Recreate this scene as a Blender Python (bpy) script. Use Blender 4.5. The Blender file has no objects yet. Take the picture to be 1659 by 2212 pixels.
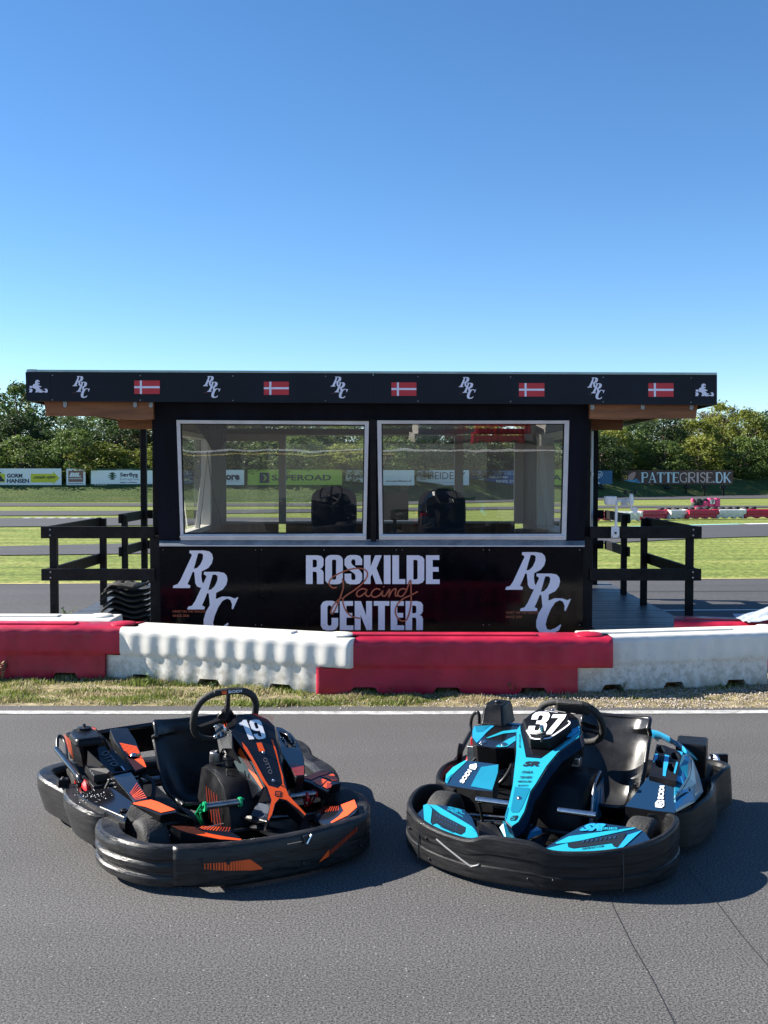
import bpy, bmesh, math, random
from mathutils import Vector, Matrix, noise
from mathutils.geometry import tessellate_polygon
R_ = math.radians
random.seed(7)
SC = bpy.context.scene
COL = SC.collection

# ------------------------------------------------------------------ camera, world, sun
CAM_H = 1.9; FPX = 2400.0; PITCH = math.atan(93 / FPX)
cam = bpy.data.cameras.new('camera'); camo = bpy.data.objects.new('camera', cam); COL.objects.link(camo)
camo.location = (0, 0, CAM_H); camo.rotation_euler = (math.pi / 2 - PITCH, 0, 0)
cam.sensor_fit = 'HORIZONTAL'; cam.sensor_width = 36; cam.lens = FPX / 1659 * 36
cam.clip_start = 0.05; cam.clip_end = 3000
SC.camera = camo

SUN_EL = R_(32); SUN_A = R_(12)
sunv = Vector((-math.cos(SUN_EL) * math.cos(SUN_A), math.cos(SUN_EL) * math.sin(SUN_A), math.sin(SUN_EL)))
sl = bpy.data.lights.new('sun', 'SUN'); sl.energy = 5.0; sl.angle = R_(0.5); sl.color = (1.0, 0.94, 0.85)
so = bpy.data.objects.new('sun', sl); COL.objects.link(so); so.rotation_euler = sunv.to_track_quat('Z', 'Y').to_euler()
w = bpy.data.worlds.new('World'); SC.world = w; w.use_nodes = True
nt = w.node_tree; bg = nt.nodes['Background']
sky = nt.nodes.new('ShaderNodeTexSky'); sky.sky_type = 'NISHITA'; sky.sun_disc = False
sky.sun_elevation = SUN_EL; sky.sun_rotation = math.atan2(sunv.x, sunv.y)
sky.altitude = 0; sky.air_density = 0.75; sky.dust_density = 0.0; sky.ozone_density = 3.2
hs = nt.nodes.new('ShaderNodeHueSaturation'); hs.inputs['Saturation'].default_value = 1.17; hs.inputs['Hue'].default_value = 0.5
nt.links.new(sky.outputs[0], hs.inputs['Color']); nt.links.new(hs.outputs[0], bg.inputs[0]); bg.inputs[1].default_value = 0.07
SC.view_settings.view_transform = 'Standard'; SC.view_settings.look = 'None'
SC.view_settings.exposure = 1.5; SC.view_settings.gamma = 1
SC.render.engine = 'CYCLES'
SC.cycles.transparent_max_bounces = 16

# ------------------------------------------------------------------ pixel helpers (photo measured at 1659 x 2212)
cp, sp = math.cos(PITCH), math.sin(PITCH)
def ray(px, py):
    x = (px - 829.5) / FPX; y = (1106 - py) / FPX
    return Vector((x, cp + y * sp, -sp + y * cp))
CO = Vector((0, 0, CAM_H))
def G(px, py, z=0.0):
    d = ray(px, py); return CO + d * ((z - CAM_H) / d.z)
def W(px, py, Y):
    d = ray(px, py); return CO + d * (Y / d.y)
def HP(px, py, p, n):
    d = ray(px, py); return CO + d * ((Vector(p) - CO).dot(n) / d.dot(n))

# ------------------------------------------------------------------ materials
MATS = {}
def mat(name, col, rough=0.5, metal=0.0, var=0.0, vscale=8.0, bump=0.0, bscale=60.0, spec=0.5, coat=0.0, col2=None, rvar=0.0, stretch=None, detail=4.0):
    m = bpy.data.materials.new(name); m.use_nodes = True; t = m.node_tree; b = t.nodes['Principled BSDF']
    b.inputs['Base Color'].default_value = (*col, 1); b.inputs['Roughness'].default_value = rough
    b.inputs['Metallic'].default_value = metal; b.inputs['Specular IOR Level'].default_value = spec
    b.inputs['Coat Weight'].default_value = coat; b.inputs['Coat Roughness'].default_value = 0.08
    tc = t.nodes.new('ShaderNodeTexCoord'); vec = tc.outputs['Object']
    if stretch:
        mp = t.nodes.new('ShaderNodeMapping'); mp.inputs['Scale'].default_value = stretch
        t.links.new(vec, mp.inputs['Vector']); vec = mp.outputs[0]
    if var or col2 or rvar:
        n = t.nodes.new('ShaderNodeTexNoise'); n.inputs['Scale'].default_value = vscale; n.inputs['Detail'].default_value = detail
        n.inputs['Roughness'].default_value = 0.65
        t.links.new(vec, n.inputs['Vector'])
        r = t.nodes.new('ShaderNodeValToRGB')
        a = col if col2 else tuple(c * (1 - var) for c in col); c2 = col2 if col2 else tuple(min(1, c * (1 + var)) for c in col)
        r.color_ramp.elements[0].position = 0.33; r.color_ramp.elements[1].position = 0.67
        r.color_ramp.elements[0].color = (*a, 1); r.color_ramp.elements[1].color = (*c2, 1)
        t.links.new(n.outputs['Fac'], r.inputs[0]); t.links.new(r.outputs[0], b.inputs['Base Color'])
        if rvar:
            mr = t.nodes.new('ShaderNodeMapRange'); mr.inputs[1].default_value = 0.35; mr.inputs[2].default_value = 0.65
            mr.inputs[3].default_value = max(0.02, rough - rvar); mr.inputs[4].default_value = min(1, rough + rvar)
            t.links.new(n.outputs['Fac'], mr.inputs[0]); t.links.new(mr.outputs[0], b.inputs['Roughness'])
    if bump:
        n2 = t.nodes.new('ShaderNodeTexNoise'); n2.inputs['Scale'].default_value = bscale; n2.inputs['Detail'].default_value = 3
        t.links.new(vec, n2.inputs['Vector'])
        bp = t.nodes.new('ShaderNodeBump'); bp.inputs['Strength'].default_value = bump; bp.inputs['Distance'].default_value = 0.02
        t.links.new(n2.outputs['Fac'], bp.inputs['Height']); t.links.new(bp.outputs[0], b.inputs['Normal'])
    MATS[name] = m
    return m

def asphalt(name, dark, light, grain, specks=True, bump=0.55, spots=0.0):
    m = bpy.data.materials.new(name); m.use_nodes = True; t = m.node_tree; b = t.nodes['Principled BSDF']; L = t.links.new
    tc = t.nodes.new('ShaderNodeTexCoord'); v = tc.outputs['Object']
    n = t.nodes.new('ShaderNodeTexNoise'); n.inputs['Scale'].default_value = grain; n.inputs['Detail'].default_value = 3; n.inputs['Roughness'].default_value = 0.8
    L(v, n.inputs['Vector'])
    r = t.nodes.new('ShaderNodeValToRGB'); r.color_ramp.elements[0].position = 0.38; r.color_ramp.elements[1].position = 0.66
    r.color_ramp.elements[0].color = (*dark, 1); r.color_ramp.elements[1].color = (*light, 1); L(n.outputs['Fac'], r.inputs[0])
    big = t.nodes.new('ShaderNodeTexNoise'); big.inputs['Scale'].default_value = 1.1; big.inputs['Detail'].default_value = 7
    mpp = t.nodes.new('ShaderNodeMapping'); mpp.inputs['Scale'].default_value = (0.35, 1.3, 1); L(v, mpp.inputs[0]); L(mpp.outputs[0], big.inputs['Vector'])
    mr = t.nodes.new('ShaderNodeMapRange'); mr.inputs[1].default_value = 0.3; mr.inputs[2].default_value = 0.7; mr.inputs[3].default_value = 0.88; mr.inputs[4].default_value = 1.1
    L(big.outputs['Fac'], mr.inputs[0])
    mx = t.nodes.new('ShaderNodeMix'); mx.data_type = 'RGBA'; mx.blend_type = 'MULTIPLY'; mx.inputs[0].default_value = 1
    L(r.outputs[0], mx.inputs[6]); L(mr.outputs[0], mx.inputs[7]); out = mx.outputs[2]
    if specks:
        vo = t.nodes.new('ShaderNodeTexVoronoi'); vo.inputs['Scale'].default_value = 34; L(v, vo.inputs['Vector'])
        vr = t.nodes.new('ShaderNodeMapRange'); vr.inputs[1].default_value = 0.12; vr.inputs[2].default_value = 0.07; vr.inputs[3].default_value = 0; vr.inputs[4].default_value = 1
        L(vo.outputs['Distance'], vr.inputs[0])
        sepc = t.nodes.new('ShaderNodeSeparateColor'); L(vo.outputs['Color'], sepc.inputs[0])
        gt = t.nodes.new('ShaderNodeMath'); gt.operation = 'GREATER_THAN'; gt.inputs[1].default_value = 0.72; L(sepc.outputs[0], gt.inputs[0])
        mu = t.nodes.new('ShaderNodeMath'); mu.operation = 'MULTIPLY'; L(vr.outputs[0], mu.inputs[0]); L(gt.outputs[0], mu.inputs[1])
        m2 = t.nodes.new('ShaderNodeMix'); m2.data_type = 'RGBA'; L(mu.outputs[0], m2.inputs[0]); L(out, m2.inputs[6]); m2.inputs[7].default_value = (0.36, 0.35, 0.33, 1); out = m2.outputs[2]
    L(out, b.inputs['Base Color']); b.inputs['Roughness'].default_value = 0.78; b.inputs['Specular IOR Level'].default_value = 0.35
    bp = t.nodes.new('ShaderNodeBump'); bp.inputs['Strength'].default_value = bump; bp.inputs['Distance'].default_value = 0.006
    L(n.outputs['Fac'], bp.inputs['Height']); L(bp.outputs[0], b.inputs['Normal'])
    MATS[name] = m
asphalt('asphalt', (0.014, 0.0135, 0.0135), (0.178, 0.172, 0.168), 110, bump=0.32)
asphalt('asphalt_far', (0.050, 0.049, 0.051), (0.076, 0.074, 0.076), 14, specks=False, bump=0.15)

def grassmat(name, a, b_, c, sc=3.0):
    m = bpy.data.materials.new(name); m.use_nodes = True; t = m.node_tree; b = t.nodes['Principled BSDF']; L = t.links.new
    tc = t.nodes.new('ShaderNodeTexCoord')
    mp = t.nodes.new('ShaderNodeMapping'); mp.inputs['Scale'].default_value = (0.25, 1.6, 1); L(tc.outputs['Object'], mp.inputs['Vector'])
    n = t.nodes.new('ShaderNodeTexNoise'); n.inputs['Scale'].default_value = sc * 0.3; n.inputs['Detail'].default_value = 8; n.inputs['Roughness'].default_value = 0.7; L(mp.outputs[0], n.inputs['Vector'])
    r = t.nodes.new('ShaderNodeValToRGB'); e = r.color_ramp.elements; e[0].position = 0.32; e[1].position = 0.72; e[0].color = (*a, 1); e[1].color = (*c, 1)
    x = e.new(0.52); x.color = (*b_, 1); L(n.outputs['Fac'], r.inputs[0])
    f = t.nodes.new('ShaderNodeTexNoise'); f.inputs['Scale'].default_value = 9; f.inputs['Detail'].default_value = 5; L(tc.outputs['Object'], f.inputs['Vector'])
    mr = t.nodes.new('ShaderNodeMapRange'); mr.inputs[1].default_value = 0.3; mr.inputs[2].default_value = 0.7; mr.inputs[3].default_value = 0.6; mr.inputs[4].default_value = 1.4; L(f.outputs['Fac'], mr.inputs[0])
    mx = t.nodes.new('ShaderNodeMix'); mx.data_type = 'RGBA'; mx.blend_type = 'MULTIPLY'; mx.inputs[0].default_value = 1; L(r.outputs[0], mx.inputs[6]); L(mr.outputs[0], mx.inputs[7])
    L(mx.outputs[2], b.inputs['Base Color']); b.inputs['Roughness'].default_value = 0.9; b.inputs['Specular IOR Level'].default_value = 0.1
    bp = t.nodes.new('ShaderNodeBump'); bp.inputs['Strength'].default_value = 0.8; bp.inputs['Distance'].default_value = 0.05; L(f.outputs['Fac'], bp.inputs['Height']); L(bp.outputs[0], b.inputs['Normal'])
    MATS[name] = m
grassmat('lawn', (0.09, 0.13, 0.034), (0.175, 0.21, 0.055), (0.30, 0.285, 0.11))
grassmat('bank_grass', (0.045, 0.07, 0.025), (0.06, 0.09, 0.03), (0.10, 0.11, 0.045))
grassmat('verge_soil', (0.14, 0.12, 0.06), (0.25, 0.21, 0.12), (0.38, 0.32, 0.22), sc=20)

mat('black_plastic', (0.006, 0.006, 0.007), 0.42, spec=0.22, var=0.4, vscale=6, rvar=0.12, bump=0.06, bscale=120)
mat('scuffed_plastic', (0.008, 0.008, 0.009), 0.36, spec=0.32, col2=(0.032, 0.032, 0.033), vscale=9, rvar=0.14, bump=0.12, bscale=30, stretch=(1, 1, 7), detail=8)
mat('gloss_black', (0.008, 0.008, 0.010), 0.14, var=0.3, vscale=4, rvar=0.05, coat=0.6)
mat('tyre_rubber', (0.020, 0.019, 0.018), 0.72, var=0.35, vscale=25, bump=0.25, bscale=90)
mat('chrome', (0.6, 0.6, 0.6), 0.22, 1.0, var=0.2, vscale=30)
mat('dull_metal', (0.3, 0.3, 0.31), 0.4, 1.0, var=0.4, vscale=20)
mat('frame_paint', (0.02, 0.02, 0.022), 0.35, 0.3)
mat('cyan_vinyl', (0.018, 0.33, 0.45), 0.3, coat=0.35, var=0.06, vscale=5)
mat('deep_cyan', (0.008, 0.17, 0.27), 0.3, coat=0.35, var=0.08, vscale=5)
mat('sky_cyan', (0.02, 0.30, 0.56), 0.3, coat=0.35, var=0.06, vscale=5)
mat('navy_vinyl', (0.008, 0.03, 0.07), 0.22, coat=0.4)
mat('orange_vinyl', (0.88, 0.10, 0.012), 0.28, coat=0.35, var=0.06, vscale=6)
mat('dark_orange', (0.33, 0.035, 0.012), 0.3, coat=0.3)
mat('white_vinyl', (0.82, 0.82, 0.83), 0.35)
mat('grey_text', (0.14, 0.14, 0.15), 0.35)
mat('ink', (0.012, 0.018, 0.025), 0.4)
mat('green_paint', (0.01, 0.32, 0.12), 0.35)
mat('red_paint', (0.5, 0.012, 0.02), 0.35)
mat('wood_tan', (0.35, 0.17, 0.07), 0.6)
mat('seat_shell', (0.012, 0.012, 0.013), 0.33, spec=0.5, var=0.3, vscale=5, rvar=0.1)
# building
mat('black_board', (0.004, 0.005, 0.011), 0.6, spec=0.12, var=0.4, vscale=4, bump=0.2, bscale=14, stretch=(1, 1, 0.15))
mat('banner_black', (0.003, 0.003, 0.006), 0.10, spec=0.14, var=0.3, vscale=2, rvar=0.05)
mat('fascia_black', (0.006, 0.008, 0.016), 0.34, spec=0.2, var=0.3, vscale=2)
mat('black_timber', (0.006, 0.006, 0.007), 0.6, spec=0.15, col2=(0.016, 0.016, 0.017), vscale=6, detail=8, bump=0.35, bscale=25, stretch=(1, 1, 1))
mat('window_white', (0.62, 0.61, 0.62), 0.4, var=0.1, vscale=5)
mat('sill_metal', (0.35, 0.40, 0.45), 0.35, 0.6, var=0.3, vscale=6)
mat('brown_beam', (0.22, 0.085, 0.03), 0.6, var=0.35, vscale=5, stretch=(0.25, 1, 3), bump=0.2, bscale=30)
mat('roof_trim', (0.33, 0.42, 0.40), 0.4, 0.4, var=0.15, vscale=4)
mat('roof_felt', (0.05, 0.05, 0.055), 0.9, var=0.3)
mat('letter_white', (0.78, 0.77, 0.90), 0.4, var=0.04, vscale=3)
mat('copper_paint', (0.40, 0.10, 0.05), 0.4)
mat('flag_red', (0.55, 0.02, 0.03), 0.4)
mat('deck_wood', (0.07, 0.075, 0.08), 0.42, var=0.5, vscale=3, bump=0.4, bscale=20, stretch=(0.4, 3, 1))
mat('int_wall', (0.19, 0.175, 0.15), 0.7, var=0.12, vscale=3)
mat('int_wood', (0.22, 0.12, 0.06), 0.55, var=0.4, vscale=4, stretch=(3, 3, 0.3))
mat('int_frame', (0.62, 0.59, 0.54), 0.5)
mat('chair_fabric', (0.012, 0.013, 0.024), 0.8, bump=0.2, bscale=200)
mat('screen_black', (0.006, 0.006, 0.007), 0.15)
mat('drape', (0.02, 0.02, 0.022), 0.6, bump=0.4, bscale=10)
mat('barrier_red', (0.40, 0.010, 0.040), 0.42, var=0.22, vscale=3, rvar=0.1, bump=0.12, bscale=6)
mat('barrier_pink', (0.80, 0.05, 0.20), 0.5, var=0.3, vscale=3)
mat('weather_white', (0.75, 0.76, 0.78), 0.4)
mat('pipe_white', (0.6, 0.6, 0.6), 0.4)
mat('worn_grey', (0.22, 0.22, 0.22), 0.6)
mat('foot_sky_sheen', (0.05, 0.06, 0.08), 0.8, spec=0.1)  # sky reflection on the nose foot, put into a matt grey-blue base colour
mat('tarp_silver', (0.45, 0.5, 0.56), 0.35, 0.3, var=0.3, vscale=12)
mat('white_line', (0.55, 0.55, 0.53), 0.7, col2=(0.22, 0.22, 0.21), vscale=12, bump=0.2, bscale=80, detail=8)
mat('teal_line', (0.25, 0.48, 0.45), 0.8, var=0.3)
mat('yellow_line', (0.6, 0.5, 0.2), 0.8, var=0.3)
mat('seam_tar', (0.034, 0.033, 0.033), 0.7)
mat('worn_plastic', (0.006, 0.006, 0.007), 0.40, spec=0.24, col2=(0.020, 0.020, 0.021), vscale=7, rvar=0.12, bump=0.08, bscale=40, stretch=(1, 1, 9), detail=9)
# dirty white barrier: soiling rises from the foot
def dirtymat():
    m = mat('barrier_white', (0.70, 0.675, 0.62), 0.45, var=0.08, vscale=2.5, bump=0.1, bscale=5)
    t = m.node_tree; b = t.nodes['Principled BSDF']; L = t.links.new
    src = b.inputs['Base Color'].links[0].from_socket
    tc = t.nodes.new('ShaderNodeTexCoord'); sx = t.nodes.new('ShaderNodeSeparateXYZ'); L(tc.outputs['Object'], sx.inputs[0])
    n = t.nodes.new('ShaderNodeTexNoise'); n.inputs['Scale'].default_value = 14; n.inputs['Detail'].default_value = 8; n.inputs['Roughness'].default_value = 0.75; L(tc.outputs['Object'], n.inputs['Vector'])
    mr = t.nodes.new('ShaderNodeMapRange'); mr.inputs[1].default_value = 0.0; mr.inputs[2].default_value = 0.42; mr.inputs[3].default_value = 0.62; mr.inputs[4].default_value = 0.28; L(sx.outputs[2], mr.inputs[0])
    lt = t.nodes.new('ShaderNodeMath'); lt.operation = 'SUBTRACT'; L(mr.outputs[0], lt.inputs[0]); L(n.outputs['Fac'], lt.inputs[1])
    m3 = t.nodes.new('ShaderNodeMapRange'); m3.inputs[1].default_value = -0.06; m3.inputs[2].default_value = 0.12; m3.inputs[3].default_value = 0; m3.inputs[4].default_value = 0.65; L(lt.outputs[0], m3.inputs[0])
    mx = t.nodes.new('ShaderNodeMix'); mx.data_type = 'RGBA'; L(m3.outputs[0], mx.inputs[0]); L(src, mx.inputs[6]); mx.inputs[7].default_value = (0.33, 0.30, 0.23, 1)
    # dark scrapes
    n2 = t.nodes.new('ShaderNodeTexNoise'); n2.inputs['Scale'].default_value = 22; n2.inputs['Detail'].default_value = 6
    mp = t.nodes.new('ShaderNodeMapping'); mp.inputs['Scale'].default_value = (0.8, 1, 1.4); mp.inputs['Rotation'].default_value = (0, 0.6, 0); L(tc.outputs['Object'], mp.inputs[0]); L(mp.outputs[0], n2.inputs['Vector'])
    m4 = t.nodes.new('ShaderNodeMapRange'); m4.inputs[1].default_value = 0.69; m4.inputs[2].default_value = 0.75; m4.inputs[4].default_value = 0.75; L(n2.outputs['Fac'], m4.inputs[0])
    m5 = t.nodes.new('ShaderNodeMix'); m5.data_type = 'RGBA'; L(m4.outputs[0], m5.inputs[0]); L(mx.outputs[2], m5.inputs[6]); m5.inputs[7].default_value = (0.08, 0.07, 0.06, 1)
    L(m5.outputs[2], b.inputs['Base Color'])
dirtymat()
def scrape(name, col, thr=.66):
    m = MATS[name]; t = m.node_tree; b = t.nodes['Principled BSDF']; L = t.links.new; src = b.inputs['Base Color'].links[0].from_socket
    tc = t.nodes.new('ShaderNodeTexCoord'); mp = t.nodes.new('ShaderNodeMapping'); mp.inputs['Scale'].default_value = (1.2, 4, 9); L(tc.outputs['Object'], mp.inputs[0])
    n = t.nodes.new('ShaderNodeTexNoise'); n.inputs['Scale'].default_value = 3.5; n.inputs['Detail'].default_value = 9; n.inputs['Roughness'].default_value = .7; L(mp.outputs[0], n.inputs['Vector'])
    r = t.nodes.new('ShaderNodeMapRange'); r.inputs[1].default_value = thr; r.inputs[2].default_value = thr + .08; r.inputs[4].default_value = .6; L(n.outputs['Fac'], r.inputs[0])
    x = t.nodes.new('ShaderNodeMix'); x.data_type = 'RGBA'; L(r.outputs[0], x.inputs[0]); L(src, x.inputs[6]); x.inputs[7].default_value = (*col, 1); L(x.outputs[2], b.inputs['Base Color'])
scrape('barrier_red', (0.10, 0.02, 0.025), .60); scrape('black_plastic', (0.03, 0.03, 0.03), .64); scrape('fascia_black', (0.02, 0.023, 0.03), .62)
def glassmat(name, tint=(0.80, 0.84, 0.82), boost=1.0, wob=0.0):
    m = bpy.data.materials.new(name); m.use_nodes = True; t = m.node_tree; t.nodes.clear(); L = t.links.new
    o = t.nodes.new('ShaderNodeOutputMaterial'); tr = t.nodes.new('ShaderNodeBsdfTransparent'); tr.inputs[0].default_value = (*tint, 1)
    gl = t.nodes.new('ShaderNodeBsdfGlossy'); gl.inputs['Roughness'].default_value = 0.0; gl.inputs['Color'].default_value = (1, 1, 1, 1)
    fr = t.nodes.new('ShaderNodeFresnel'); fr.inputs[0].default_value = 1.5
    mu = t.nodes.new('ShaderNodeMath'); mu.operation = 'MULTIPLY'; mu.inputs[1].default_value = boost; mu.use_clamp = True; L(fr.outputs[0], mu.inputs[0])
    mx = t.nodes.new('ShaderNodeMixShader'); L(mu.outputs[0], mx.inputs[0]); L(tr.outputs[0], mx.inputs[1]); L(gl.outputs[0], mx.inputs[2]); L(mx.outputs[0], o.inputs[0])
    if wob:
        tc = t.nodes.new('ShaderNodeTexCoord'); n = t.nodes.new('ShaderNodeTexNoise'); n.inputs['Scale'].default_value = 2.2; n.inputs['Detail'].default_value = 1; L(tc.outputs['Object'], n.inputs['Vector'])
        bp = t.nodes.new('ShaderNodeBump'); bp.inputs['Strength'].default_value = wob; bp.inputs['Distance'].default_value = 0.01; L(n.outputs['Fac'], bp.inputs['Height']); L(bp.outputs[0], gl.inputs['Normal'])
    MATS[name] = m
glassmat('front_glass', (0.84, 0.86, 0.85), 2.7, 0.12)
glassmat('back_glass', (0.90, 0.92, 0.90), 1.0)

def leafmat(name, a, b_):
    m = bpy.data.materials.new(name); m.use_nodes = True; t = m.node_tree; b = t.nodes['Principled BSDF']; L = t.links.new
    tc = t.nodes.new('ShaderNodeTexCoord'); n = t.nodes.new('ShaderNodeTexNoise'); n.inputs['Scale'].default_value = 1.3; n.inputs['Detail'].default_value = 6; L(tc.outputs['Object'], n.inputs['Vector'])
    oi = t.nodes.new('ShaderNodeObjectInfo')
    ad = t.nodes.new('ShaderNodeMath'); ad.operation = 'MULTIPLY_ADD'; ad.inputs[1].default_value = 0.3; L(oi.outputs['Random'], ad.inputs[0]); L(n.outputs['Fac'], ad.inputs[2])
    r = t.nodes.new('ShaderNodeValToRGB'); r.color_ramp.elements[0].position = 0.45; r.color_ramp.elements[1].position = 0.85
    r.color_ramp.elements[0].color = (*a, 1); r.color_ramp.elements[1].color = (*b_, 1); L(ad.outputs[0], r.inputs[0]); L(r.outputs[0], b.inputs['Base Color'])
    b.inputs['Roughness'].default_value = 0.55; b.inputs['Specular IOR Level'].default_value = 0.3
    tl = t.nodes.new('ShaderNodeBsdfTranslucent'); L(r.outputs[0], tl.inputs[0]); mx = t.nodes.new('ShaderNodeMixShader'); mx.inputs[0].default_value = 0.35
    o = t.nodes['Material Output']; L(b.outputs[0], mx.inputs[1]); L(tl.outputs[0], mx.inputs[2]); L(mx.outputs[0], o.inputs[0])
    MATS[name] = m
leafmat('leaf_dark', (0.026, 0.048, 0.015), (0.066, 0.105, 0.031))
leafmat('leaf_mid', (0.048, 0.087, 0.021), (0.157, 0.218, 0.048))
leafmat('leaf_yellow', (0.129, 0.157, 0.025), (0.257, 0.272, 0.047))
leafmat('leaf_olive', (0.074, 0.074, 0.033), (0.178, 0.155, 0.067))
mat('bark', (0.09, 0.07, 0.05), 0.9, var=0.4, vscale=10)
leafmat('blade_green', (0.111, 0.153, 0.030), (0.221, 0.255, 0.060))
leafmat('blade_dry', (0.255, 0.204, 0.093), (0.442, 0.374, 0.221))
mat('pebble', (0.33, 0.28, 0.23), 0.85, var=0.4, vscale=9)

# ------------------------------------------------------------------ mesh builder
class MB:
    def __init__(s): s.v = []; s.f = []; s.m = []; s.sm = []
    def add(s, vs, fs, m, smooth=False):
        o = len(s.v); s.v += [Vector(v) for v in vs]
        for f in fs: s.f.append([i + o for i in f]); s.m.append(m); s.sm.append(smooth)
    def poly(s, pts, m): s.add(pts, [list(range(len(pts)))], m)
    def box(s, c, d, m, rz=0.0, rot=None):
        c = Vector(c); M = rot if rot else Matrix.Rotation(rz, 3, 'Z'); hx, hy, hz = d[0] / 2, d[1] / 2, d[2] / 2
        vs = [c + M @ Vector((x * hx, y * hy, z * hz)) for z in (-1, 1) for y in (-1, 1) for x in (-1, 1)]
        s.add(vs, [(0, 2, 3, 1), (4, 5, 7, 6), (0, 1, 5, 4), (2, 6, 7, 3), (0, 4, 6, 2), (1, 3, 7, 5)], m)
    def loft(s, secs, m, closed=True, caps=True, smooth=True, ring=False):
        n = len(secs[0]); vs = [p for q in secs for p in q]; fs = []; k = len(secs)
        for i in range(k if ring else k - 1):
            j = (i + 1) % k
            for a in range(n if closed else n - 1):
                b = (a + 1) % n; fs.append((i * n + a, i * n + b, j * n + b, j * n + a))
        s.add(vs, fs, m, smooth)
        if caps and not ring and closed:
            s.add(secs[0], [list(range(n))[::-1]], m); s.add(secs[-1], [list(range(n))], m)
    def tube(s, path, r, m, n=10, ring=False, caps=True, rs=None):
        path = [Vector(p) for p in path]; secs = []; k = len(path); up = None
        for i, p in enumerate(path):
            if ring: t = (path[(i + 1) % k] - path[i - 1]).normalized()
            else: t = (path[min(i + 1, k - 1)] - path[max(i - 1, 0)]).normalized()
            if up is None: up = t.orthogonal().normalized()
            up = (up - t * up.dot(t)); up = up.normalized() if up.length > 1e-6 else t.orthogonal().normalized()
            sd = t.cross(up); rr = rs[i] if rs else r
            secs.append([p + (up * math.cos(a) + sd * math.sin(a)) * rr for a in [2 * math.pi * j / n for j in range(n)]])
        s.loft(secs, m, True, caps, True, ring)
    def lathe(s, prof, c, axis, m, n=28, smooth=True):
        c = Vector(c); ax = Vector(axis).normalized(); u = ax.orthogonal().normalized(); v = ax.cross(u)
        secs = [[c + ax * h + (u * math.cos(a) + v * math.sin(a)) * r for a in [2 * math.pi * j / n for j in range(n)]] for (r, h) in prof]
        s.loft(secs, m, True, False, smooth)
        s.add(secs[0], [list(range(n))[::-1]], m); s.add(secs[-1], [list(range(n))], m)
    def prism(s, pts, vec, m, side=None):
        n = len(pts); a = [Vector(p) for p in pts]; b = [p + Vector(vec) for p in a]
        s.add(a, [list(range(n))], m); s.add(b, [list(range(n))[::-1]], side or m)
        s.add(a + b, [(i, i + n, (i + 1) % n + n, (i + 1) % n) for i in range(n)], side or m)
    def tess(s, outer, holes, m):
        loops = [[Vector(p) for p in outer]] + [[Vector(p) for p in h] for h in holes]
        allp = [p for l in loops for p in l]; tr = tessellate_polygon(loops)
        s.add(allp, [tuple(t) for t in tr], m)
    def build(s, name, parent=None, bevel=0.0, sub=0, fix=True, solid=0.0, ang=35, weld=True):
        me = bpy.data.meshes.new(name); names = []
        for x in s.m:
            if x not in names: names.append(x)
        me.from_pydata([tuple(v) for v in s.v], [], s.f)
        for x in names: me.materials.append(MATS[x])
        for p, x, q in zip(me.polygons, s.m, s.sm): p.material_index = names.index(x); p.use_smooth = q
        bm = bmesh.new(); bm.from_mesh(me)
        if weld: bmesh.ops.remove_doubles(bm, verts=bm.verts, dist=1e-5)
        if fix: bmesh.ops.recalc_face_normals(bm, faces=bm.faces)
        bm.to_mesh(me); bm.free()
        if any(s.sm): me.set_sharp_from_angle(angle=s.sharp if hasattr(s, 'sharp') else 0.80)
        o = bpy.data.objects.new(name, me); COL.objects.link(o)
        if parent: o.parent = parent
        if solid:
            q = o.modifiers.new('solid', 'SOLIDIFY'); q.thickness = solid; q.offset = -1
        if bevel:
            q = o.modifiers.new('bevel', 'BEVEL'); q.width = bevel; q.segments = 2; q.limit_method = 'ANGLE'; q.angle_limit = R_(ang); q.harden_normals = False
        if sub:
            q = o.modifiers.new('sub', 'SUBSURF'); q.levels = sub; q.render_levels = sub
        return o
def tag(o, label=None, cat=None, group=None, kind=None):
    if label: o['label'] = label
    if cat: o['category'] = cat
    if group: o['group'] = group
    if kind: o['kind'] = kind
    return o
def empty(name, loc=(0, 0, 0), rz=0.0, label=None, cat=None, group=None):
    o = bpy.data.objects.new(name, None); COL.objects.link(o); o.location = loc; o.rotation_euler = (0, 0, rz); o.empty_display_size = 0.2
    tag(o, label, cat, group); return o
def copy_tree(o, parent=None):
    c = o.copy(); COL.objects.link(c); c.parent = parent
    for ch in list(o.children): copy_tree(ch, c)
    return c
def spline(pts, n=8, closed=False):
    P = [Vector(p) for p in pts]; out = []; k = len(P)
    for i in range(k if closed else k - 1):
        if closed: a, b, c, d = P[i - 1], P[i], P[(i + 1) % k], P[(i + 2) % k]
        else: a, b, c, d = P[max(i - 1, 0)], P[i], P[i + 1], P[min(i + 2, k - 1)]
        for j in range(n):
            t = j / n
            out.append(0.5 * ((2 * b) + (c - a) * t + (2 * a - 5 * b + 4 * c - d) * t * t + (3 * b - 3 * c + d - a) * t ** 3))
    if not closed: out.append(P[-1])
    return out

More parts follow.
